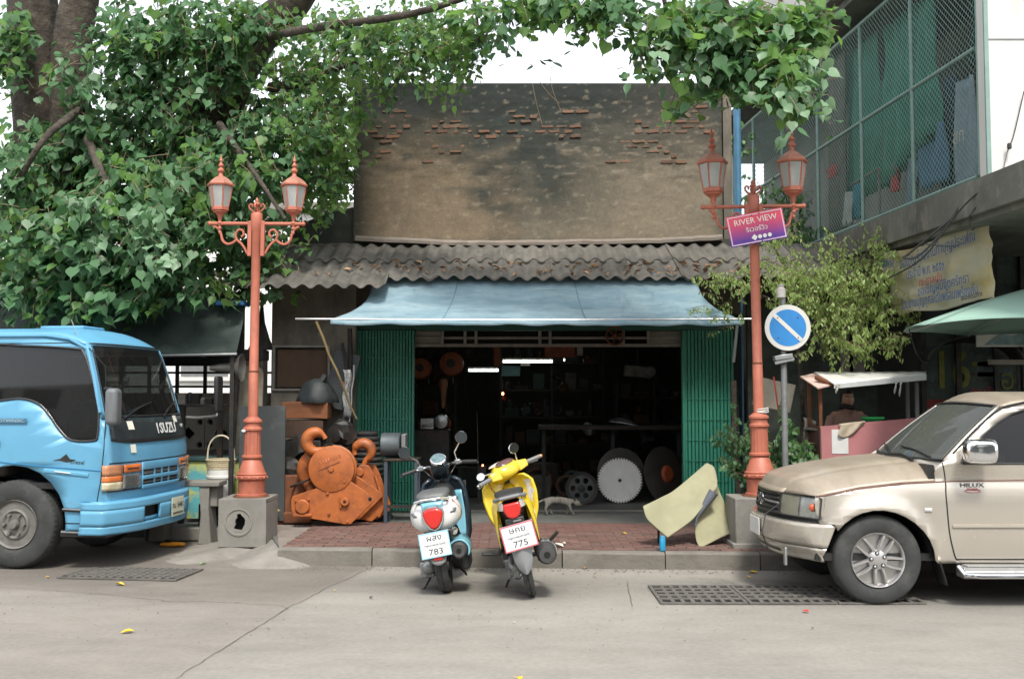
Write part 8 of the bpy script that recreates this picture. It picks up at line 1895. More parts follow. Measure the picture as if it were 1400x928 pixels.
# hanging cables
def cable(P, r, label, n=6, m=m_black):
 bb = B(); bb.tube(smooth_poly([tuple(p) for p in P], n, False), r, 5); return tag(bb.obj('cable', m), label, 'cable', 'black cables drooping from the balcony')
cable([at(1345, 250, 9.9), at(1318, 275, 10.2), at(1290, 315, 10.4), at(1255, 350, 10.5), at(1235, 352, 10.6), at(1245, 345, 10.6), at(1300, 300, 10.3)], .012, 'thick black cable bundle sagging over the yellow banner')
cable([at(1400, 240, 9.6), at(1350, 255, 9.8), at(1310, 290, 10.1), at(1262, 352, 10.4), at(1215, 380, 10.8)], .009, 'long cable crossing the banner diagonally')
cable([at(1330, 262, 10), at(1325, 310, 10.1), at(1310, 335, 10.1), at(1275, 335, 10.3), at(1250, 330, 10.5)], .006, 'thin looped cable in front of the banner middle')
cable([at(1400, 265, 9.5), at(1372, 258, 9.6), at(1352, 262, 9.8), at(1322, 300, 10)], .006, 'thin cable running along the slab to the right')
cable([at(1400, 125, 9.75), at(1386, 185, 9.75), at(1378, 205, 9.75), at(1372, 232, 9.7)], .006, 'thin cable hanging down the white wall')
cable([at(1240, 440, 11), at(1252, 480, 11), at(1262, 495, 11.2), at(1268, 495, 11.3)], .006, 'thin cable loop beside the green umbrella')
p = at(1380, 200, 9.74); bb = B(); bb.lathe([(.012, -.03), (.022, -.02), (.022, .02), (.012, .03)], p, 'z', 8); tag(bb.obj('cable_clip', m_black), 'black clip on the cable down the white wall', 'clip')
# green umbrella
uc = at(1452, 398, 10.3); ur = 1.54; uz = at(0, 447, 10.3).z
um = thing('market_umbrella', 'pale green market umbrella reaching in from the right edge', 'umbrella', (uc.x, uc.y, 0), local=False)
m_um = mat('umbrella_green', (.28, .44, .36), .7, var=.08, vs=2)
for k in range(8):
 a0, a1 = k*math.pi/4+.2, (k+1)*math.pi/4+.2
 bb = B(); bb.grid(lambda u, v: Vector((uc.x + ur*v*math.cos(lerp(a0, a1, u))*(1-.05*math.sin(math.pi*u)), uc.y + ur*v*math.sin(lerp(a0, a1, u))*(1-.05*math.sin(math.pi*u)), uz + (2.88-uz)*(1-v**1.25) + .02*math.sin(math.pi*u)*v)), 8, 10); bb.obj('canopy_panel', m_um, um, ang=180, solid=.004)
 bb = B(); bb.tube([(uc.x, uc.y, 2.83), (uc.x+ur*.98*math.cos(a0), uc.y+ur*.98*math.sin(a0), uz-.01)], .007, 5); bb.obj('rib', m_steel, um)
bb = B(); bb.tube([(uc.x, uc.y, .16), (uc.x, uc.y, 2.95)], .022, 8); bb.obj('pole', m_steel, um); bb = B(); bb.lathe([(.25, 0), (.25, .08), (.04, .12)], (uc.x, uc.y, .16), n=20); bb.obj('base', m_conc, um)
t = thing('display_board', 'white display board with a pale printed picture under the green umbrella', 'board', (at(1370, 460, 11.8).x, 11.8, 0), local=False)
a, c = at(1336, 474, 11.8), at(1440, 449, 11.8); B().bb(a.x, c.x, 11.8, 11.83, a.z, c.z).obj('board', m_white, t)
bb = B(); bb.prism([(lerp(a.x, c.x, u), a.z + .02 + (c.z-a.z)*h) for u, h in ((.1, 0), (.9, 0), (.8, .4), (.6, .65), (.45, .5), (.3, .6), (.2, .3))], 11.785, 11.799); bb.obj('print', mat('print_teal', (.22, .34, .36), .6, var=.4, vs=12), t)
B().bb(at(1392, 0, 11.75).x, at(1395, 0, 11.75).x+.02, 11.72, 11.76, PZ, c.z+.1).obj('post', m_steel, t); B().bb(a.x+.1, 8, 11.7, 11.76, at(0, 496, 11.7).z-.02, at(0, 494, 11.7).z+.02).obj('cross_rail', m_woodw, t)
bb = B(); p = at(1335, 480, 11.9); bb.grid(lambda u, v: Vector((p.x + .55*math.cos(math.pi*u), 11.9 + .3*v, p.z - .12 + .30*math.sin(math.pi*u)*(1-.2*v))), 18, 3); tag(bb.obj('round_canopy', m_iron, ang=180, solid=.02), 'dark round canopy below the display board', 'canopy')
bb = B(); bb.tube([(p.x+.5, 11.95, PZ), (p.x+.5, 11.95, p.z-.12)], .02, 6); tag(bb.obj('canopy_post', m_iron), 'thin post under the dark round canopy', 'post')
# ---------------------------------------------------------------- food cart
CY = 11.55
fc = thing('food_cart', 'pink panelled food cart with a white sloping tin roof behind the pickup hood', 'food cart', (at(1180, 640, CY).x, CY, PZ), local=False)
A = lambda px, py, y=CY: at(px, py, y)
m_pink = mat('pink_panel', (.42, .17, .17), .65, var=.12, vs=2.5, layers=[((.30, .10, .09), 3, .5, .75, .5), ((.55, .45, .42), 20, .66, .76, .4)])
bb = B(); bb.prism([(A(*q).x, A(*q).z) for q in ((1122, 583), (1252, 571), (1254, 660), (1124, 660))], CY, CY+.03); bb.obj('front_panel', m_pink, fc, bev=.004)
bb = B(); l0, l1 = A(1122, 585), A(1107, 577, 11.95); bb.v = [l0, Vector((l0.x, l0.y, .75)), Vector((l1.x, l1.y, .75)), l1]; bb.f = [(0, 1, 2, 3)]; bb.obj('side_panel', mat('brown_panel', (.10, .045, .035), .8), fc, solid=.02, smooth=False)
bb = B(); bb.v = [A(1122, 585)+Vector((0, .03, -.02)), A(1252, 573)+Vector((0, .03, -.02)), Vector((A(1252, 573).x, 11.95, A(0, 573).z-.02)), Vector((A(1112, 580).x, 11.95, A(0, 585).z-.02))]; bb.f = [(0, 1, 2, 3)]; bb.obj('counter', m_woodw, fc, solid=.02, smooth=False)
rz1 = A(1095, 513).z; pr = [A(1113, 509, 12.1), A(1266, 508, 12.1), A(1266, 512, 11.35), A(1140, 525, 11.3)]
bb = B(); bb.grid(lambda u, v: pr[0].lerp(pr[1], u).lerp(pr[3].lerp(pr[2], u), v) + Vector((0, 0, .002*math.sin(u*50))), 60, 4); bb.obj('roof_sheet', m_white, fc, solid=.012, ang=180)
bb = B(); bb.v = [pr[3]+Vector((0, -.005, -.05)), pr[2]+Vector((0, -.005, -.06)), pr[2]+Vector((0, -.005, .0)), pr[3]+Vector((0, -.005, .0))]; bb.f = [(0, 1, 2, 3)]; bb.obj('fascia', mat('tin', (.55, .57, .56), .5, metal=.3, var=.1), fc, solid=.01, smooth=False)
bb = B(); f4 = [A(1094, 515, 12.1), A(1112, 511, 12.3), A(1144, 525, 11.5), A(1118, 531, 11.4)]; bb.v = f4; bb.f = [(0, 1, 2, 3)]; bb.obj('side_flap', mat('pale_pink', (.58, .42, .36), .7, var=.1), fc, solid=.015, smooth=False)
bb = B(); bb.tube([A(1116, 516, 11.7), A(1140, 527, 11.45)], .03, 6); bb.obj('flap_frame', m_rust, fc)
for px, y0, top in ((1121, CY+.03, 528), (1106, 11.95, 520), (1253, CY+.04, 522), (1240, 12.05, 512)):
 p = A(px, top, y0); B().bb(p.x-.018, p.x+.018, y0-.018, y0+.018, PZ+.3, p.z-.005).obj('upright', m_rust if px < 1200 else m_grey, fc)
B().bb(A(1122, 0).x, A(1252, 0).x, CY+.03, 11.95, .42, .46).obj('lower_shelf', m_iron, fc)
for xx in (A(1130, 0).x, A(1245, 0).x): bb = B(); bb.tube([(xx, CY+.3+.22*math.cos(k*.524), .40+.22*math.sin(k*.524)) for k in range(12)], .025, 6, closed=True); bb.obj('cart_wheel', m_rubber, fc)
B().bb(A(1127, 0).x, A(1149, 0).x, CY-.006, CY-.001, A(0, 620).z, A(0, 587).z).obj('notice', mat('notice_white', (.60, .60, .58), .7, var=.08), fc)
def rag(P, y, col, label, name='rag'):
 a, c, h = P; bb = B(); p, q = A(*a, y), A(*c, y)
 bb.grid(lambda u, v: p.lerp(q, u) + Vector((.01*math.sin(v*6), -.02 - .015*math.sin(u*9+v*2), .015 - h*v*(.65+.35*math.sin(u*4.4+.5)))), 14, 8); return tag(bb.obj(name, mat('rag_%d' % int(a[0]), col, .9, var=.2, vs=9), ang=180, solid=.006), label, 'cloth')
rag(((1146, 581), (1181, 577), .17), CY, (.45, .38, .28), 'beige cloth draped over the top edge of the pink cart panel')
rag(((1098, 572), (1114, 577), .32), 12.0, (.33, .32, .27), 'grey rag hanging at the left corner post of the food cart')
rag(((1142, 528), (1146, 527), .10), 11.3, (.5, .46, .4), 'short pale strip hanging from the left of the cart roof', 'cloth_strip')
rag(((1222, 523), (1225, 522), .14), 11.33, (.5, .5, .46), 'pale strip hanging from the right of the cart roof', 'cloth_strip')
rag(((1229, 523), (1231, 522), .17), 11.33, (.46, .46, .43), 'second pale strip hanging from the right of the cart roof', 'cloth_strip')
p = A(1193, 572, 11.9); bb = B(); bb.lathe([(.09, 0), (.13, .03), (.13, .05), (.09, .05)], (p.x, 11.9, p.z-.03), n=18); tag(bb.obj('green_basin', mat('bright_green', (.03, .45, .12), .5)), 'bright green plastic basin on the counter beside the vendor', 'basin')
# clutter in the dark left of the cart: blue tarpaulin heap, paper box, hanging cards
p = at(1100, 600, 12.9); bb = B(); bb.grid(lambda u, v: Vector((p.x-.55+1.3*u, 12.7+.5*v, PZ + .95*math.sin(math.pi*min(1, u*.9+.05))**.7*math.sin(math.pi*(v*.7+.3))**.5 + .12*noise.noise(Vector((u*6, v*5, 2))))), 26, 12)
tag(bb.obj('blue_tarpaulin', mat('blue_tarp', (.025, .085, .16), .35, var=.3, vs=5, layers=[((.20, .30, .36), 6, .6, .7, .6)]), ang=180), 'blue tarpaulin thrown over a heap in the dark left of the cart', 'tarpaulin')
bb = B(); p = at(1062, 545, 12.3); bb.box((p.x-.03, 12.32, p.z+.05), (.46, .03, .34), Matrix.Rotation(.22, 3, 'Y')); tag(bb.obj('cardboard_sheet', mat('card_dim', (.19, .175, .14), .85, var=.2)), 'crumpled cardboard sheet hanging behind the right lamp post', 'cardboard')
p = at(1112, 553, 12.6); bb = B(); bb.box((p.x, 12.6, p.z), (.22, .02, .18)); tag(bb.obj('pale_card', m_dim[4]), 'dim pale card seen through the left side of the cart', 'card')
p = at(1066, 550, 11.9); bb = B(); bb.tube([at(1058, 515, 11.9), at(1064, 560, 11.9), at(1070, 600, 11.9)], .010, 5); bb.box(at(1069, 574, 11.88), (.05, .03, .10)); tag(bb.obj('hanging_strap', m_redp, bev=.004), 'red strap hanging between the lamp post and the sign pole', 'strap')
bb = B(); bb.tube([at(1008, 445, 12.2), at(1003, 495, 12.3)], .018, 6); tag(bb.obj('hanging_pipe', m_grey), 'short grey pipe hanging at the awning corner', 'pipe')
bb = B(); bb.tube([at(1003, 520, 12.6), at(1004, 610, 12.6), at(1012, 690, 12.4)], .035, 7); tag(bb.obj('vine_stem', m_bark), 'thick dark vine stem climbing beside the green gate', 'vine')
# ---------------------------------------------------------------- the vendor
VY = 12.25; vp = at(1158, 545, VY)
pe = thing('person', 'person in a brown collared shirt and dark scarf standing behind the food cart', 'person', (vp.x, VY, PZ))
m_skin = mat('skin', (.40, .21, .13), .55, var=.1, vs=12); m_shirt = mat('brown_shirt', (.30, .175, .135), .85, var=.18, vs=6, bump=.002, bs=40); m_hair = mat('dark_hair', (.015, .012, .010), .5)
hc = vp.z - PZ - .01   # head centre height
def skinned(name, V, E, rr, m, root=0, sd=2):
 me = bpy.data.meshes.new(name); me.from_pydata(V, E, []); o = bpy.data.objects.new(name, me); COL.objects.link(o); o.parent = pe
 o.modifiers.new('skin', 'SKIN').use_smooth_shade = True
 for k, sv in enumerate(me.skin_vertices[0].data):
  r = rr[k]; sv.radius = r if isinstance(r, tuple) else (r, r); sv.use_root = (k == root)
 q = o.modifiers.new('sub', 'SUBSURF'); q.levels = q.render_levels = sd; me.materials.append(m); return o
k_ = hc - .115
V = [(0, 0, .88), (0, 0, 1.08), (0, 0, 1.26), (0, -.005, k_-.03), (0, -.01, k_+.04), (0, -.015, hc)]; E = [(0, 1), (1, 2), (2, 3), (3, 4), (4, 5)]; rr = [(.15, .11), (.13, .10), (.15, .11), (.06, .055), (.05, .05), (.06, .07)]
for s in (-1, 1):
 i = len(V); V += [(s*.16, 0, k_-.07), (s*.205, -.02, 1.16), (s*.15, -.20, 1.02), (s*.12, -.27, 1.0), (s*.09, 0, .80), (s*.10, 0, .46), (s*.10, .02, .08), (s*.11, -.12, .03)]
 E += [(2, i), (i, i+1), (i+1, i+2), (i+2, i+3), (0, i+4), (i+4, i+5), (i+5, i+6), (i+6, i+7)]; rr += [.055, .045, .034, (.032, .018), .088, .058, .042, .03]
 hx, hy, hz = s*.12, -.27, 1.0
 for f in range(5):
  j = len(V); o = (f-2)*.017; L = (.05, .065, .07, .065, .05)[f] if f else .05
  if f == 0: V += [(hx - s*.03, hy+.0, hz), (hx - s*.05, hy-.03, hz-.01)]
  else: V += [(hx + s*o, hy-.04, hz-.004), (hx + s*o*1.1, hy-.04-L*.7, hz-.025)]
  E += [(i+3, j), (j, j+1)]; rr += [.009, .008]
skinned('body', V, E, rr, m_skin)
# head with face
def headpt(u, v):
 th = 2*math.pi*u; ph = math.pi*(v*.94 + .03); x, y, z = math.sin(ph)*math.sin(th), -math.sin(ph)*math.cos(th), math.cos(ph)
 w_ = .072*(1 - .20*max(0, -z)**1.3); d = .092; X, Y, Z = x*w_, y*d, z*.118
 if y < 0: Y += .012*math.exp(-(X/.04)**2)*0; Y *= 1 - .10*abs(x)
 f = max(0, -y)
 Y -= f*.024*math.exp(-(X/.011)**2 - ((Z+.008)/.022)**2)          # nose
 Y += f*.012*(math.exp(-((abs(X)-.030)/.014)**2 - ((Z-.018)/.011)**2))  # eye sockets
 Y -= f*.007*math.exp(-(X/.020)**2 - ((Z+.046)/.006)**2) - f*.004*math.exp(-(X/.02)**2 - ((Z+.053)/.003)**2)  # lips
 Y -= f*.008*math.exp(-(X/.022)**2 - ((Z+.088)/.018)**2)          # chin
 return Vector((X, Y - .015, Z + hc))
bb = B(); bb.grid(headpt, 64, 56); hd = bb.obj('head', m_skin, pe, ang=180)
for s in (-1, 1):
 bb = B(); bb.ball((s*.029, -.093, hc+.017), .010, 10, 6, (1.3, .6, .7)); bb.obj('eye', m_inkwhite, pe); bb = B(); bb.ball((s*.029, -.099, hc+.017), .0052, 8, 5); bb.obj('iris', m_black, pe)
 bb = B(); bb.tube([(s*.014, -.103, hc+.034), (s*.030, -.103, hc+.040), (s*.046, -.093, hc+.034)], .0035, 5); bb.obj('eyebrow', m_hair, pe)
 bb = B(); bb.ball((s*.072, -.005, hc), .022, 10, 6, (.35, .7, 1.2)); bb.obj('ear', m_skin, pe)
bb = B(); bb.ball((0, -.104, hc-.048), .006, 10, 5, (3.2, .8, .7)); bb.obj('lips', mat('lips', (.20, .06, .05), .5), pe)
bb = B()
def hairpt(u, v):
 th = 2*math.pi*u; lim = 1.02 if abs(th-math.pi) > 1.95 else 1.9; ph = v*lim*(1.0)
 x, y, z = math.sin(ph)*math.sin(th), -math.sin(ph)*math.cos(th), math.cos(ph); n = .006*noise.noise(Vector((x*9, y*9, z*9)))
 return Vector((x*(.082+n), y*(.102+n) - .004, z*(.127+n) + hc + .004))
bb.grid(hairpt, 48, 20); bb.obj('hair', m_hair, pe, ang=180)
# shirt, collar, scarf, trousers
sh = []
for z, w_, d, y in ((.86, .19, .135, 0), (1.0, .18, .13, 0), (1.15, .195, .135, 0), (k_-.14, .215, .13, 0), (k_-.075, .195, .115, 0), (k_-.035, .12, .09, 0), (k_-.005, .070, .070, -.005)):
 sh.append([Vector((w_*math.copysign(abs(math.cos(a))**.8, math.cos(a)) , y + d*math.sin(a), z + .008*noise.noise(Vector((math.cos(a)*2, math.sin(a)*2, z*7))))) for a in [2*math.pi*k/32 for k in range(32)]])
bb = B(); bb.loft(sh, cap=False)
for s in (-1, 1): bb.tube([(s*.13, 0, k_-.085), (s*.185, -.005, k_-.12), (s*.215, -.015, 1.2), (s*.212, -.03, 1.14), (s*.17, -.15, 1.055)], [.06, .07, .066, .060, .050], 14)
bb.obj('shirt', m_shirt, pe, ang=180)
for s in (-1, 1): bb = B(); bb.prism([(s*.01, -.04), (s*.055, .03), (s*.095, .0), (s*.06, -.055)], -.115, -.105, o=(0, .0, k_-.035)); bb.obj('collar', m_shirt, pe, bev=.003)
bb = B(); bb.box((.09, -.137, 1.20), (.07, .006, .008)); bb.obj('pocket_mark', m_woodw, pe)
bb = B(); bb.tube([(.075*math.cos(a), -.008+.075*math.sin(a), k_+.03+.01*math.sin(a*2)) for a in [k*math.pi/10 for k in range(20)]], .032, 8, closed=True); bb.obj('scarf', mat('scarf', (.02, .02, .02), .9, var=.3), pe, ang=180)
bb = B()
for s in (-1, 1): bb.tube([(s*.085, 0, .93), (s*.095, 0, .5), (s*.10, .02, .07)], [.105, .082, .075], 14)
bb.obj('trousers', m_black, pe, ang=180)
# ---------------------------------------------------------------- the other side of the street, behind the camera: added for reflections, pale to lift the fill
t = thing('shophouse_row', 'row of pale shophouses across the street, seen only as reflections in glass and paint', 'building', (0, -13, 0), local=False)
for k in range(7):
 x = -31.5 + k*9; h = 8.5 + (k % 3)*1.2
 B().bb(x+.02, x+8.98, -18, -13, 0, h).obj('wall', m_pw, t); B().bb(x-.1, x+9.1 - .22, -12.98, -11.4, 3.2, 3.35).obj('canopy', m_conc, t); B().bb(x+.6, x+8.4, -12.99, -12.9, .1, 3.0).obj('shutter', m_grey, t)
 for j in range(3):
  for z in (4.2, 6.6): B().bb(x+1+j*2.6, x+2.6+j*2.6, -12.99, -12.93, z, z+1.5).obj('window', m_black, t)
# ---------------------------------------------------------------- foliage
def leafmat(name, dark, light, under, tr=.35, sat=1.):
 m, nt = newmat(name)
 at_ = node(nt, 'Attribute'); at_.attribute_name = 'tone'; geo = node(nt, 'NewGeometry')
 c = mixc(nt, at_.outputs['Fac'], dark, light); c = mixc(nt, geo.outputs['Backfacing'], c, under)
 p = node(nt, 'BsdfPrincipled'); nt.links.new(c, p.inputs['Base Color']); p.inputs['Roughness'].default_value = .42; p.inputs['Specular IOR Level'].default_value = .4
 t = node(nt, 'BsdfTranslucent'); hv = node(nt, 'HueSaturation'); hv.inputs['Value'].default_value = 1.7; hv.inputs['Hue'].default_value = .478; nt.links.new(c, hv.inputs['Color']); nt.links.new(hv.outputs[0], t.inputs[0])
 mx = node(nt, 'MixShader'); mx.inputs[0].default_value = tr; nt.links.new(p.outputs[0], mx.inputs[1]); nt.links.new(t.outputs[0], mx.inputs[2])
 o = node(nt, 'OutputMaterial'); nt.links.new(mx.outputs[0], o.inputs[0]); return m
HEART = np.array([(0, .06, 0), (-.20, -.03, .03), (-.43, .16, .06), (-.44, .40, .07), (-.24, .66, .05), (-.05, .86, .01), (0, 1.16, -.05), (.05, .86, .01), (.24, .66, .05), (.44, .40, .07), (.43, .16, .06), (.20, -.03, .03), (0, .45, -.02)])
HF = [(0, 1, 2, 12), (12, 2, 3, 4), (12, 4, 5), (12, 5, 6, 7), (12, 7, 8), (12, 8, 9, 10), (0, 12, 10, 11)]
OVAL = np.array([(0, 0, 0), (-.22, .35, .05), (-.17, .75, .05), (0, 1, 0), (.17, .75, .05), (.22, .35, .05)])
OF = [(0, 5, 4, 3, 2, 1)]
OF = [(0, 1, 2, 3), (0, 3, 4, 5)]
def rotmats(rng, n, droop, spread, bias=0.):
 # matrices whose +y (leaf tip) hangs down and whose face (+z) looks outward
 yaw = rng.normal(bias, spread, n); pitch = rng.normal(droop, .38, n); roll = rng.normal(0, .45, n)
 cy, sy, cp, sp, cr, sr = np.cos(yaw), np.sin(yaw), np.cos(pitch), np.sin(pitch), np.cos(roll), np.sin(roll)
 # start: tip along -z of world, face toward -y (the street)
 tip = np.stack([np.zeros(n), -sp, -cp], 1); face = np.stack([np.zeros(n), -cp, sp], 1)
 side = np.cross(tip, face)
 side2 = side*cr[:, None] + tip*sr[:, None]; tip2 = tip*cr[:, None] - side*sr[:, None]
 M = np.stack([side2, tip2, face], 2)
 Rz = np.zeros((n, 3, 3)); Rz[:, 0, 0] = cy; Rz[:, 0, 1] = -sy; Rz[:, 1, 0] = sy; Rz[:, 1, 1] = cy; Rz[:, 2, 2] = 1
 return Rz @ M
def leaves_mesh(name, P, M, Sz, shape, faces, tone, m, parent, kind='stuff'):
 n = len(P); k = len(shape)
 sh_ = shape[None]*np.stack([rng.uniform(.72, 1.08, n), rng.uniform(.88, 1.12, n), rng.uniform(-.6, 2.4, n)], 1)[:, None, :]
 V = np.einsum('nij,nkj->nki', M, sh_)*Sz[:, None, None] + P[:, None, :]
 c = V.reshape(-1, 3).mean(0); V = V - c
 me = bpy.data.meshes.new(name); me.vertices.add(n*k); me.vertices.foreach_set('co', V.reshape(-1).astype(np.float32))
 lens = [len(f) for f in faces]; flat = np.concatenate([np.array(f) for f in faces]); tot = len(flat)
 idx = (flat[None, :] + (np.arange(n)*k)[:, None]).reshape(-1); me.loops.add(len(idx)); me.loops.foreach_set('vertex_index', idx.astype(np.int32))
 st = np.concatenate([[0], np.cumsum(lens)[:-1]]); starts = (st[None, :] + (np.arange(n)*tot)[:, None]).reshape(-1)
 me.polygons.add(len(starts)); me.polygons.foreach_set('loop_start', starts.astype(np.int32)); me.polygons.foreach_set('loop_total', np.tile(lens, n).astype(np.int32))
 me.update(calc_edges=True); a = me.attributes.new('tone', 'FLOAT', 'POINT'); a.data.foreach_set('value', np.repeat(tone, k).astype(np.float32))
 me.materials.append(m); me.shade_smooth(); o = bpy.data.objects.new(name, me); COL.objects.link(o)
 if parent is not None: o.parent = parent; o.location = Vector(c) - FO[parent]
 else: o.location = c
 if kind: o['kind'] = kind
 return o
rng = np.random.default_rng(5)
tree = thing('fig_tree', 'huge old fig tree with heart shaped leaves spreading over the yard and the shop', 'tree', (-5.2, 14.5, PZ), local=False)
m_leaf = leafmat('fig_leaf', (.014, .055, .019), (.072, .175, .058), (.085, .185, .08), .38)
m_leafl = leafmat('fig_leaf_sunlit', (.06, .17, .07), (.19, .33, .17), (.20, .33, .19), .38)  # paler copy of the leaf with sunlight put into its colour
m_leafy = leafmat('fig_leaf_backlit', (.035, .10, .02), (.13, .28, .06), (.14, .27, .07), .55)  # yellower copy with light shining through put into its colour
def trunk(P, r, name='trunk'):
 bb = B(); Q = smooth_poly([tuple(p) for p in P], 5, False); n = len(Q)
 R = [float(np.interp(k/(n-1), np.linspace(0, 1, len(r)), r)) for k in range(n)]
 bb.tube(Q, R, 18)
 for q in range(n):
  for j in range(18):
   p = bb.v[q*18+j]; c = Q[q]; d = p - c; th = math.atan2(d.y, d.x); f = 1 + .16*noise.noise(Vector((th*1.6, p.z*.5, len(P)))) + .07*noise.noise(p*3.5); bb.v[q*18+j] = c + d*f
 bb.obj(name, m_bark, tree, ang=80)
trunk([Vector((-5.9, 14.2, 0)), at(70, 420, 14.0), at(62, 250, 13.9), at(50, 100, 13.8), at(42, -60, 13.8)], [.65, .50, .36, .31, .28])
trunk([at(100, 400, 13.9), at(96, 200, 13.7), at(98, 60, 13.6), at(120, -60, 13.6)], [.36, .27, .25, .22])
trunk([at(190, 330, 14.4), at(270, 200, 14.2), at(305, 120, 14), at(345, 55, 13.9), at(395, 10, 13.8), at(440, -60, 13.8)], [.42, .36, .36, .30, .24, .2], 'branch')
for P, r in (([at(370, 120, 13.5), at(420, 112, 13.2), at(480, 88, 13), at(540, 96, 12.8)], [.07, .05, .035, .02]), ([at(330, 60, 13.5), at(420, 40, 12.5), at(560, 20, 11.5), at(700, -20, 11), at(860, -30, 10.5), at(1000, -10, 10)], [.06, .05, .04, .03, .025, .02]),
    ([at(640, -30, 11.2), at(650, 10, 11.2), at(655, 60, 11.1)], [.03, .02, .01]), ([at(120, 190, 12.8), at(160, 300, 12), at(175, 380, 12.4)], [.06, .04, .02]), ([at(110, 150, 13), at(60, 190, 12.2), at(20, 260, 12.4)], [.06, .04, .02]),
    ([at(300, 170, 13), at(350, 240, 12.3), at(390, 300, 12)], [.05, .03, .02]), ([at(980, -30, 10.2), at(1010, 40, 10), at(1070, 90, 9.9), at(1115, 125, 9.8)], [.04, .03, .02, .012]), ([at(900, -40, 10.4), at(915, 30, 10.4), at(935, 85, 10.3)], [.03, .02, .01])):
 trunk(P, r, 'branch')
# sprays: each a drooping twig with leaves on petioles
TW = B(); LP = []; LM = []; LS = []; LT = []; LK = []
def spray(c, n, ln, size, lightf, spread=.9, kind=0):
 d = Vector((rng.normal(0, .55), rng.normal(-.45, .4), rng.normal(-.55, .4))).normalized(); pts = [c + d*(ln*k/3) + Vector((0, 0, -.10*ln*(k/3)**2)) for k in range(4)]
 TW.tube(pts, [.006, .005, .004, .003], 3, caps=False)
 P = np.zeros((n, 3)); tone = np.clip(rng.normal(lightf, .22, n), 0, 1)
 for i in range(n):
  t = rng.random()*3; k = min(int(t), 2); p = pts[k].lerp(pts[k+1], t-k) + Vector((rng.normal(0, .055), rng.normal(0, .05), rng.normal(-.02, .05))); P[i] = p
 LP.append(P); LM.append(rotmats(rng, n, rng.normal(.45, .25), spread, rng.normal(0, .35))); LS.append(rng.uniform(.75, 1.2, n)*size); LT.append(tone); LK.append(np.full(n, kind))
# clumps: px, py, depth, radius px x, radius px y, radius depth m, sprays, leaf size, lightness, light material
CL = [(70, 330, 11.3, 100, 70, .5, 120, .125, .35), (190, 300, 11.2, 110, 80, .55, 150, .125, .45), (110, 390, 11.3, 110, 30, .4, 60, .125, .25), (280, 250, 11.6, 90, 60, .5, 95, .12, .40), (330, 330, 12.2, 60, 60, .5, 55, .11, .25), (210, 370, 11.2, 90, 35, .4, 55, .12, .30),
   (170, 395, 11.0, 20, 14, .2, 12, .13, .35), (30, 240, 11.8, 60, 50, .5, 60, .12, .35), (170, 200, 12.2, 60, 60, .5, 70, .115, .30), (230, 130, 12.8, 70, 60, .5, 80, .11, .25), (180, 90, 13.2, 60, 70, .5, 65, .11, .25), (210, 30, 12.6, 80, 45, .5, 75, .11, .30),
   (350, 200, 12.6, 90, 60, .5, 95, .11, .30), (420, 240, 12.9, 60, 65, .4, 85, .105, .35), (430, 150, 13.0, 70, 60, .5, 80, .10, .45), (470, 60, 12.8, 70, 50, .5, 80, .10, .5), (560, 40, 12.2, 80, 42, .5, 85, .10, .45), (400, 60, 12.8, 60, 60, .5, 60, .10, .4), (300, 40, 13.0, 50, 50, .4, 40, .105, .35),
   (620, 60, 11.6, 60, 38, .4, 46, .105, .3), (660, 25, 11.2, 70, 30, .4, 46, .11, .3), (600, 90, 12.0, 60, 26, .3, 28, .09, .55), (520, 95, 12.6, 60, 24, .3, 34, .09, .6), (730, 5, 11.0, 60, 26, .3, 34, .11, .3), (580, 55, 12.2, 70, 40, .4, 40, .10, .5), (800, 8, 10.9, 50, 18, .3, 24, .11, .3), (395, 330, 12.7, 35, 40, .3, 26, .10, .35), (330, 385, 12.4, 40, 20, .3, 16, .10, .5), (455, 205, 13.4, 28, 50, .3, 34, .09, .5), (462, 130, 13.6, 30, 60, .3, 40, .09, .5),
   (900, 40, 10.6, 45, 45, .35, 44, .115, .35), (960, 30, 10.3, 60, 45, .35, 70, .12, .45), (1030, 40, 10.1, 60, 50, .35, 80, .12, .5), (985, 90, 10.2, 40, 24, .3, 30, .12, .4), (1065, 85, 9.9, 40, 32, .3, 42, .125, .55), (1085, 122, 9.8, 30, 18, .2, 14, .13, .6), (840, 5, 10.8, 50, 16, .3, 22, .115, .35), (930, 128, 10.4, 8, 14, .1, 3, .12, .4), (1095, 20, 10.0, 30, 30, .3, 22, .115, .5), (60, 100, 14.6, 60, 90, .5, 40, .10, .4), (10, 60, 13.2, 30, 90, .5, 34, .11, .3), (110, 110, 13.0, 34, 70, .3, 30, .11, .4), (55, 200, 12.6, 50, 36, .3, 30, .12, .4), (290, 70, 13.1, 60, 50, .3, 46, .11, .5), (340, 20, 13.0, 60, 26, .3, 30, .105, .5), (240, 170, 12.6, 50, 30, .3, 26, .115, .4), (480, 30, 12.2, 70, 26, .3, 30, .10, .6)]
for c in CL:
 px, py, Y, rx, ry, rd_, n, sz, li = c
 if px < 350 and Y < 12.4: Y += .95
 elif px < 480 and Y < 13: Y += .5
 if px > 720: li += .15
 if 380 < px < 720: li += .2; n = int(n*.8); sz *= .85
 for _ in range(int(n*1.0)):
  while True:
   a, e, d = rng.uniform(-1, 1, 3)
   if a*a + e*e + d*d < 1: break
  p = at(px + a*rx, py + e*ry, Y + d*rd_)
  spray(p, int(rng.integers(6, 10)), rng.uniform(.22, .42), sz*rng.uniform(.95, 1.35), li*(.75 + .35*(e < -.1)), kind=2 if rng.random() < (.6 if 380 < px < 720 else .45 if px >= 720 else .15) else 0)
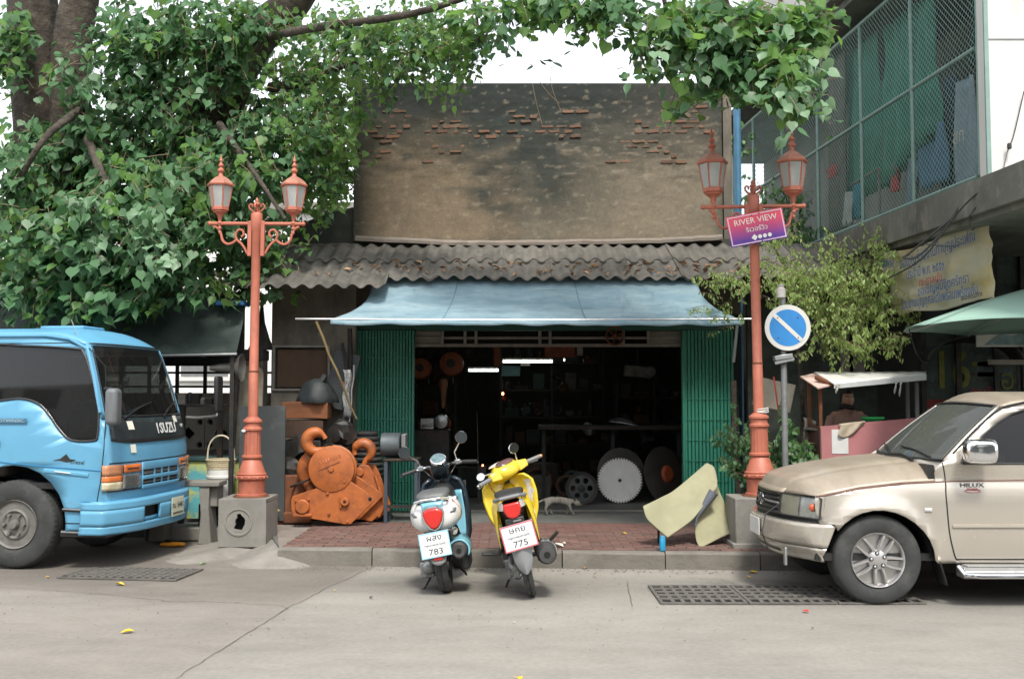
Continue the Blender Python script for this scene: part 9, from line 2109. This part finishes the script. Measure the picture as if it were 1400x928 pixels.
# pale sprays, sunlight put into their leaf colour
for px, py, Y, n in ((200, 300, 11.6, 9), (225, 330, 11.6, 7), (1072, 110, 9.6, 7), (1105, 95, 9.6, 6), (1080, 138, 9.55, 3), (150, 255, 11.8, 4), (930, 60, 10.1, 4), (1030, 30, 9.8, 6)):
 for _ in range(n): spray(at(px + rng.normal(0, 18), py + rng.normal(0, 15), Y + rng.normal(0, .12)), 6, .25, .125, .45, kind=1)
# single leaves dangling against the sky
for px, py in ((664, 55), (643, 66), (668, 12), (723, 2), (757, 92), (725, 88), (800, 20), (945, 100)): spray(at(px, py, 11.0), 2, .08, .135, .1)
# backdrop canopy deeper inside, shade put into its darker tones, sparse enough for sky to sparkle through
def cloud(px, py, Y, rx, ry, rd_, n, sz, li):
 a = rng.normal(0, 1, (n, 3)); a /= np.linalg.norm(a, axis=1)[:, None]; a *= (rng.random(n)**.45)[:, None]
 P = np.array([tuple(at(px + q[0]*rx, py + q[1]*ry, Y + q[2]*rd_)) for q in a]); LP.append(P); LM.append(rotmats(rng, n, .5, 1.2)); LS.append(rng.uniform(.7, 1.2, n)*sz); LT.append(np.clip(rng.normal(li, .2, n), 0, 1)); LK.append(np.where(rng.random(n) < (.7 if px > 350 else .3), 2., 0.))
for q in ((120, 300, 13.6, 190, 130, .9, 2600, .14, .1), (300, 200, 14.4, 150, 150, .8, 2300, .14, .2), (420, 130, 14.8, 110, 130, .8, 900, .11, .6), (250, 60, 15, 150, 80, .6, 650, .13, .4), (540, 40, 14.6, 110, 60, .6, 560, .09, .7), (455, 150, 15.1, 50, 120, .4, 700, .10, .4), (470, 215, 15.1, 30, 55, .3, 260, .10, .4), (20, 60, 13.2, 30, 60, .3, 120, .12, .3), (150, -130, 14, 260, 95, 1.6, 1300, .14, .5), (480, -110, 13.4, 220, 70, 1.2, 800, .13, .6), (900, -90, 11, 230, 50, .6, 600, .13, .6), (110, 180, 13.1, 40, 50, .3, 120, .12, .3), (60, 160, 15.6, 90, 160, .6, 600, .13, .5), (120, 380, 13.0, 230, 36, .6, 1100, .13, .1), (440, 240, 15, 60, 60, .4, 420, .11, .4)): cloud(*q)  # clouds above the frame are unseen, added partly to shade the crown
LP = np.concatenate(LP); LM = np.concatenate(LM); LS = np.concatenate(LS); LT = np.concatenate(LT); LK = np.concatenate(LK)
# the 300 nearest leaves in view are parts of their own
px_ = 700 + F*LP[:, 0]/LP[:, 1]; py_ = 539 - F*(LP[:, 2]-CAM_Z)/LP[:, 1]
inv = (px_ > 5) & (px_ < 1395) & (py_ > 8); score = LS/LP[:, 1] + .02*(LK == 1); score[~inv] = 0
front = np.argsort(-score)[:300]; rest_ = np.ones(len(LP), bool); rest_[front] = False
shared = []
def one_leaf(tone, m):
 me = bpy.data.meshes.new('leaf'); me.from_pydata([tuple(v) for v in HEART], [], HF); a = me.attributes.new('tone', 'FLOAT', 'POINT'); a.data.foreach_set('value', np.full(len(HEART), tone, dtype=np.float32)); me.materials.append(m); me.shade_smooth(); return me
shared = [[one_leaf(t, m) for t in (.1, .25, .4, .55, .7, .85)] for m in (m_leaf, m_leafl, m_leafy)]
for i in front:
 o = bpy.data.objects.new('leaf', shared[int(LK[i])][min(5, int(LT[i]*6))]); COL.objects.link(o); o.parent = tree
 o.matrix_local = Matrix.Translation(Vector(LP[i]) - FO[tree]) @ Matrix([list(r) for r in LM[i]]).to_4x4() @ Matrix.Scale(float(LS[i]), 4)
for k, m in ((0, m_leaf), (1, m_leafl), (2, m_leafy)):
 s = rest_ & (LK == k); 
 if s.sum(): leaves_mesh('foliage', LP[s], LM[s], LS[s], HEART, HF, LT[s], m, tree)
TW.obj('twigs', m_twig, tree, smooth=False, recalc=False)['kind'] = 'stuff'
# thin hanging shoots over the parapet
for P in ([at(728, 115, 14), at(733, 140, 14), at(741, 170, 14)], [at(752, 105, 14), at(756, 125, 14), at(766, 150, 14)], [at(738, 112, 14), at(750, 128, 14), at(765, 142, 14)]):
 bb = B(); bb.tube(smooth_poly([tuple(p) for p in P], 4, False), .005, 4); bb.obj('hanging_shoot', m_twig, tree)
# ---------------------------------------------------------------- small leaved shrub on the right
m_sm = leafmat('shrub_leaf', (.06, .14, .03), (.38, .50, .16), (.28, .38, .13), .4)
def shrub(name, label, base, stems, blobs, leaf, m, shape=OVAL, faces=OF, tws=.6, droop=.2):
 t = thing(name, label, 'plant', base, local=False); tw = B(); P = []; T = []; S_ = []
 for (a, c, r) in stems:
  mid = a.lerp(c, .5) + Vector((rng.normal(0, .08), rng.normal(0, .08), .06)); bb = B(); bb.tube(smooth_poly([tuple(a), tuple(mid), tuple(c)], 5, False), [lerp(r, r*.35, k/10) for k in range(11)], 7); bb.obj('stem', m_bark, t)
 for (px, py, Y, rx, ry, rd_, n, li) in blobs:
  for _ in range(int(n*.72)):
   while True:
    a, e, d = rng.uniform(-1.15, 1.15, 3)
    if a*a + e*e + d*d < 1.3 and noise.noise(Vector((px*.02 + a*2.2, py*.02 + e*2.2, d))) > -.16: break
   p = at(px + a*rx, py + e*ry, Y + d*rd_); dr = Vector((rng.normal(a*.8, .5), rng.normal(-.3, .5), rng.normal(.25, .5))).normalized(); L = rng.uniform(.12, .34)*tws/.6
   q = p + dr*L + Vector((0, 0, -.06*L)); tw.tube([p, (p+q)/2 + Vector((0, 0, .02)), q], .003, 3, caps=False)
   k = int(rng.integers(9, 16))
   for i in range(k): s = (i+.5)/k; P.append(tuple(p.lerp(q, s) + Vector((rng.normal(0, .012), rng.normal(0, .012), rng.normal(0, .012))))); T.append(np.clip(rng.normal(li + .25*s*(e < .2), .2), 0, 1)); S_.append(leaf*rng.uniform(.7, 1.25))
 n = len(P); M = rotmats(rng, n, droop, 1.6); leaves_mesh('foliage', np.array(P), M, np.array(S_), shape, faces, np.array(T), m, t); tw.obj('twigs', m_twig, t, smooth=False, recalc=False)['kind'] = 'stuff'; return t
sb = at(1090, 660, 13.0)
shrub('climbing_shrub', 'sprawling yellow green shrub with small leaves hanging over the right end of the roof', (sb.x, 13, PZ), [(Vector((sb.x, 13, PZ)), at(1085, 430, 12.7), .05), (at(1085, 430, 12.7), at(1160, 380, 12.3), .035), (at(1085, 430, 12.7), at(1000, 395, 12.5), .03), (at(1160, 400, 12.3), at(1215, 430, 12), .02), (at(1100, 400, 12.6), at(1065, 290, 12.8), .02)],
   [(1150, 400, 12.1, 70, 42, .35, 230, .55), (1180, 440, 11.9, 55, 38, .3, 150, .55), (1110, 400, 12.2, 55, 40, .35, 120, .45), (1110, 455, 12.2, 45, 30, .3, 60, .4), (1210, 385, 11.9, 40, 35, .25, 70, .6), (1060, 385, 12.3, 55, 26, .3, 75, .45), (985, 385, 12.3, 28, 16, .2, 24, .35), (1000, 420, 12.2, 25, 28, .2, 22, .3), (1170, 340, 12.3, 45, 12, .2, 18, .6), (1190, 345, 12.0, 12, 24, .1, 14, .8), (1063, 330, 12.5, 12, 40, .15, 26, .6), (1220, 345, 11.9, 20, 10, .1, 8, .75), (1150, 480, 12.0, 30, 16, .2, 20, .4), (1200, 475, 11.9, 30, 16, .2, 24, .5), (1130, 355, 12.3, 50, 20, .25, 30, .55)], .058, m_sm)
m_dkl = leafmat('broad_leaf', (.02, .07, .03), (.14, .27, .09), (.10, .20, .08), .3)
p0 = at(1095, 640, 11.9)
shrub('broad_leaf_plant', 'bright broad leaved plant growing low between the sign pole and the food cart', (p0.x, 11.9, PZ), [(Vector((p0.x, 11.9, PZ)), at(1092, 610, 11.8), .012)], [(1080, 618, 11.7, 26, 28, .2, 34, .5), (1097, 632, 11.6, 14, 18, .15, 22, .8), (1062, 600, 11.9, 20, 30, .2, 22, .3)], .085, m_dkl, HEART*np.array([1, .9, 1]), HF, .5)
p0 = at(1010, 680, 11.4)
shrub('potted_plant', 'leafy green plant growing at the foot of the gate left of the right lamp post', (p0.x, 11.6, PZ), [(Vector((p0.x, 11.6, PZ)), at(1012, 610, 11.6), .014)], [(1015, 610, 11.6, 22, 40, .2, 50, .35), (1003, 600, 11.6, 10, 34, .12, 16, .4), (1025, 650, 11.5, 26, 22, .2, 34, .2), (1055, 660, 11.4, 22, 24, .2, 24, .1), (995, 640, 11.5, 12, 14, .1, 12, .35)], .06, m_dkl, OVAL*np.array([1.5, 1, 1]), OF, .5)
p0 = at(1075, 320, 16.5)
shrub('balcony_creeper', 'green creeper growing up behind the lanterns at the far end of the balcony', (p0.x-.2, 15.2, 3.3), [(Vector((p0.x-.2, 15.2, 3.3)), at(1075, 270, 15.2), .02)], [(1075, 300, 15, 34, 34, .3, 60, .25), (1050, 272, 15, 22, 20, .2, 26, .4), (1100, 325, 14.6, 25, 25, .2, 30, .2)], .075, m_dkl, OVAL*np.array([1.4, 1, 1]), OF, .7)
p0 = at(1005, 200, 16)
shrub('wall_plant', 'bright green sprig growing beside the blue downpipe', (p0.x, 15.6, at(0, 230, 15.6).z), [(at(1006, 230, 15.6), at(1004, 190, 15.5), .01)], [(1006, 200, 15.4, 8, 22, .1, 14, .8)], .09, m_dkl, OVAL*np.array([1.6, 1, 1]), OF, .7)
# ---------------------------------------------------------------- finish: turn lettering into meshes fitted to their lines
bpy.context.view_layer.update(); dg = bpy.context.evaluated_depsgraph_get()
for o in [q for q in COL.objects if q.type == 'FONT']:
 me = bpy.data.meshes.new_from_object(o.evaluated_get(dg)); n = bpy.data.objects.new('lettering', me); COL.objects.link(n)
 n.parent = o.parent; n.location = o.location; n.rotation_euler = o.rotation_euler; n.scale = o.scale
 if 'fit' in o and len(me.vertices):
  xs_ = [v.co.x for v in me.vertices]; k = o['fit']/max(.01, max(xs_)-min(xs_)); n.scale = (min(k, 1.6), 1, 1)
 bpy.data.objects.remove(o)
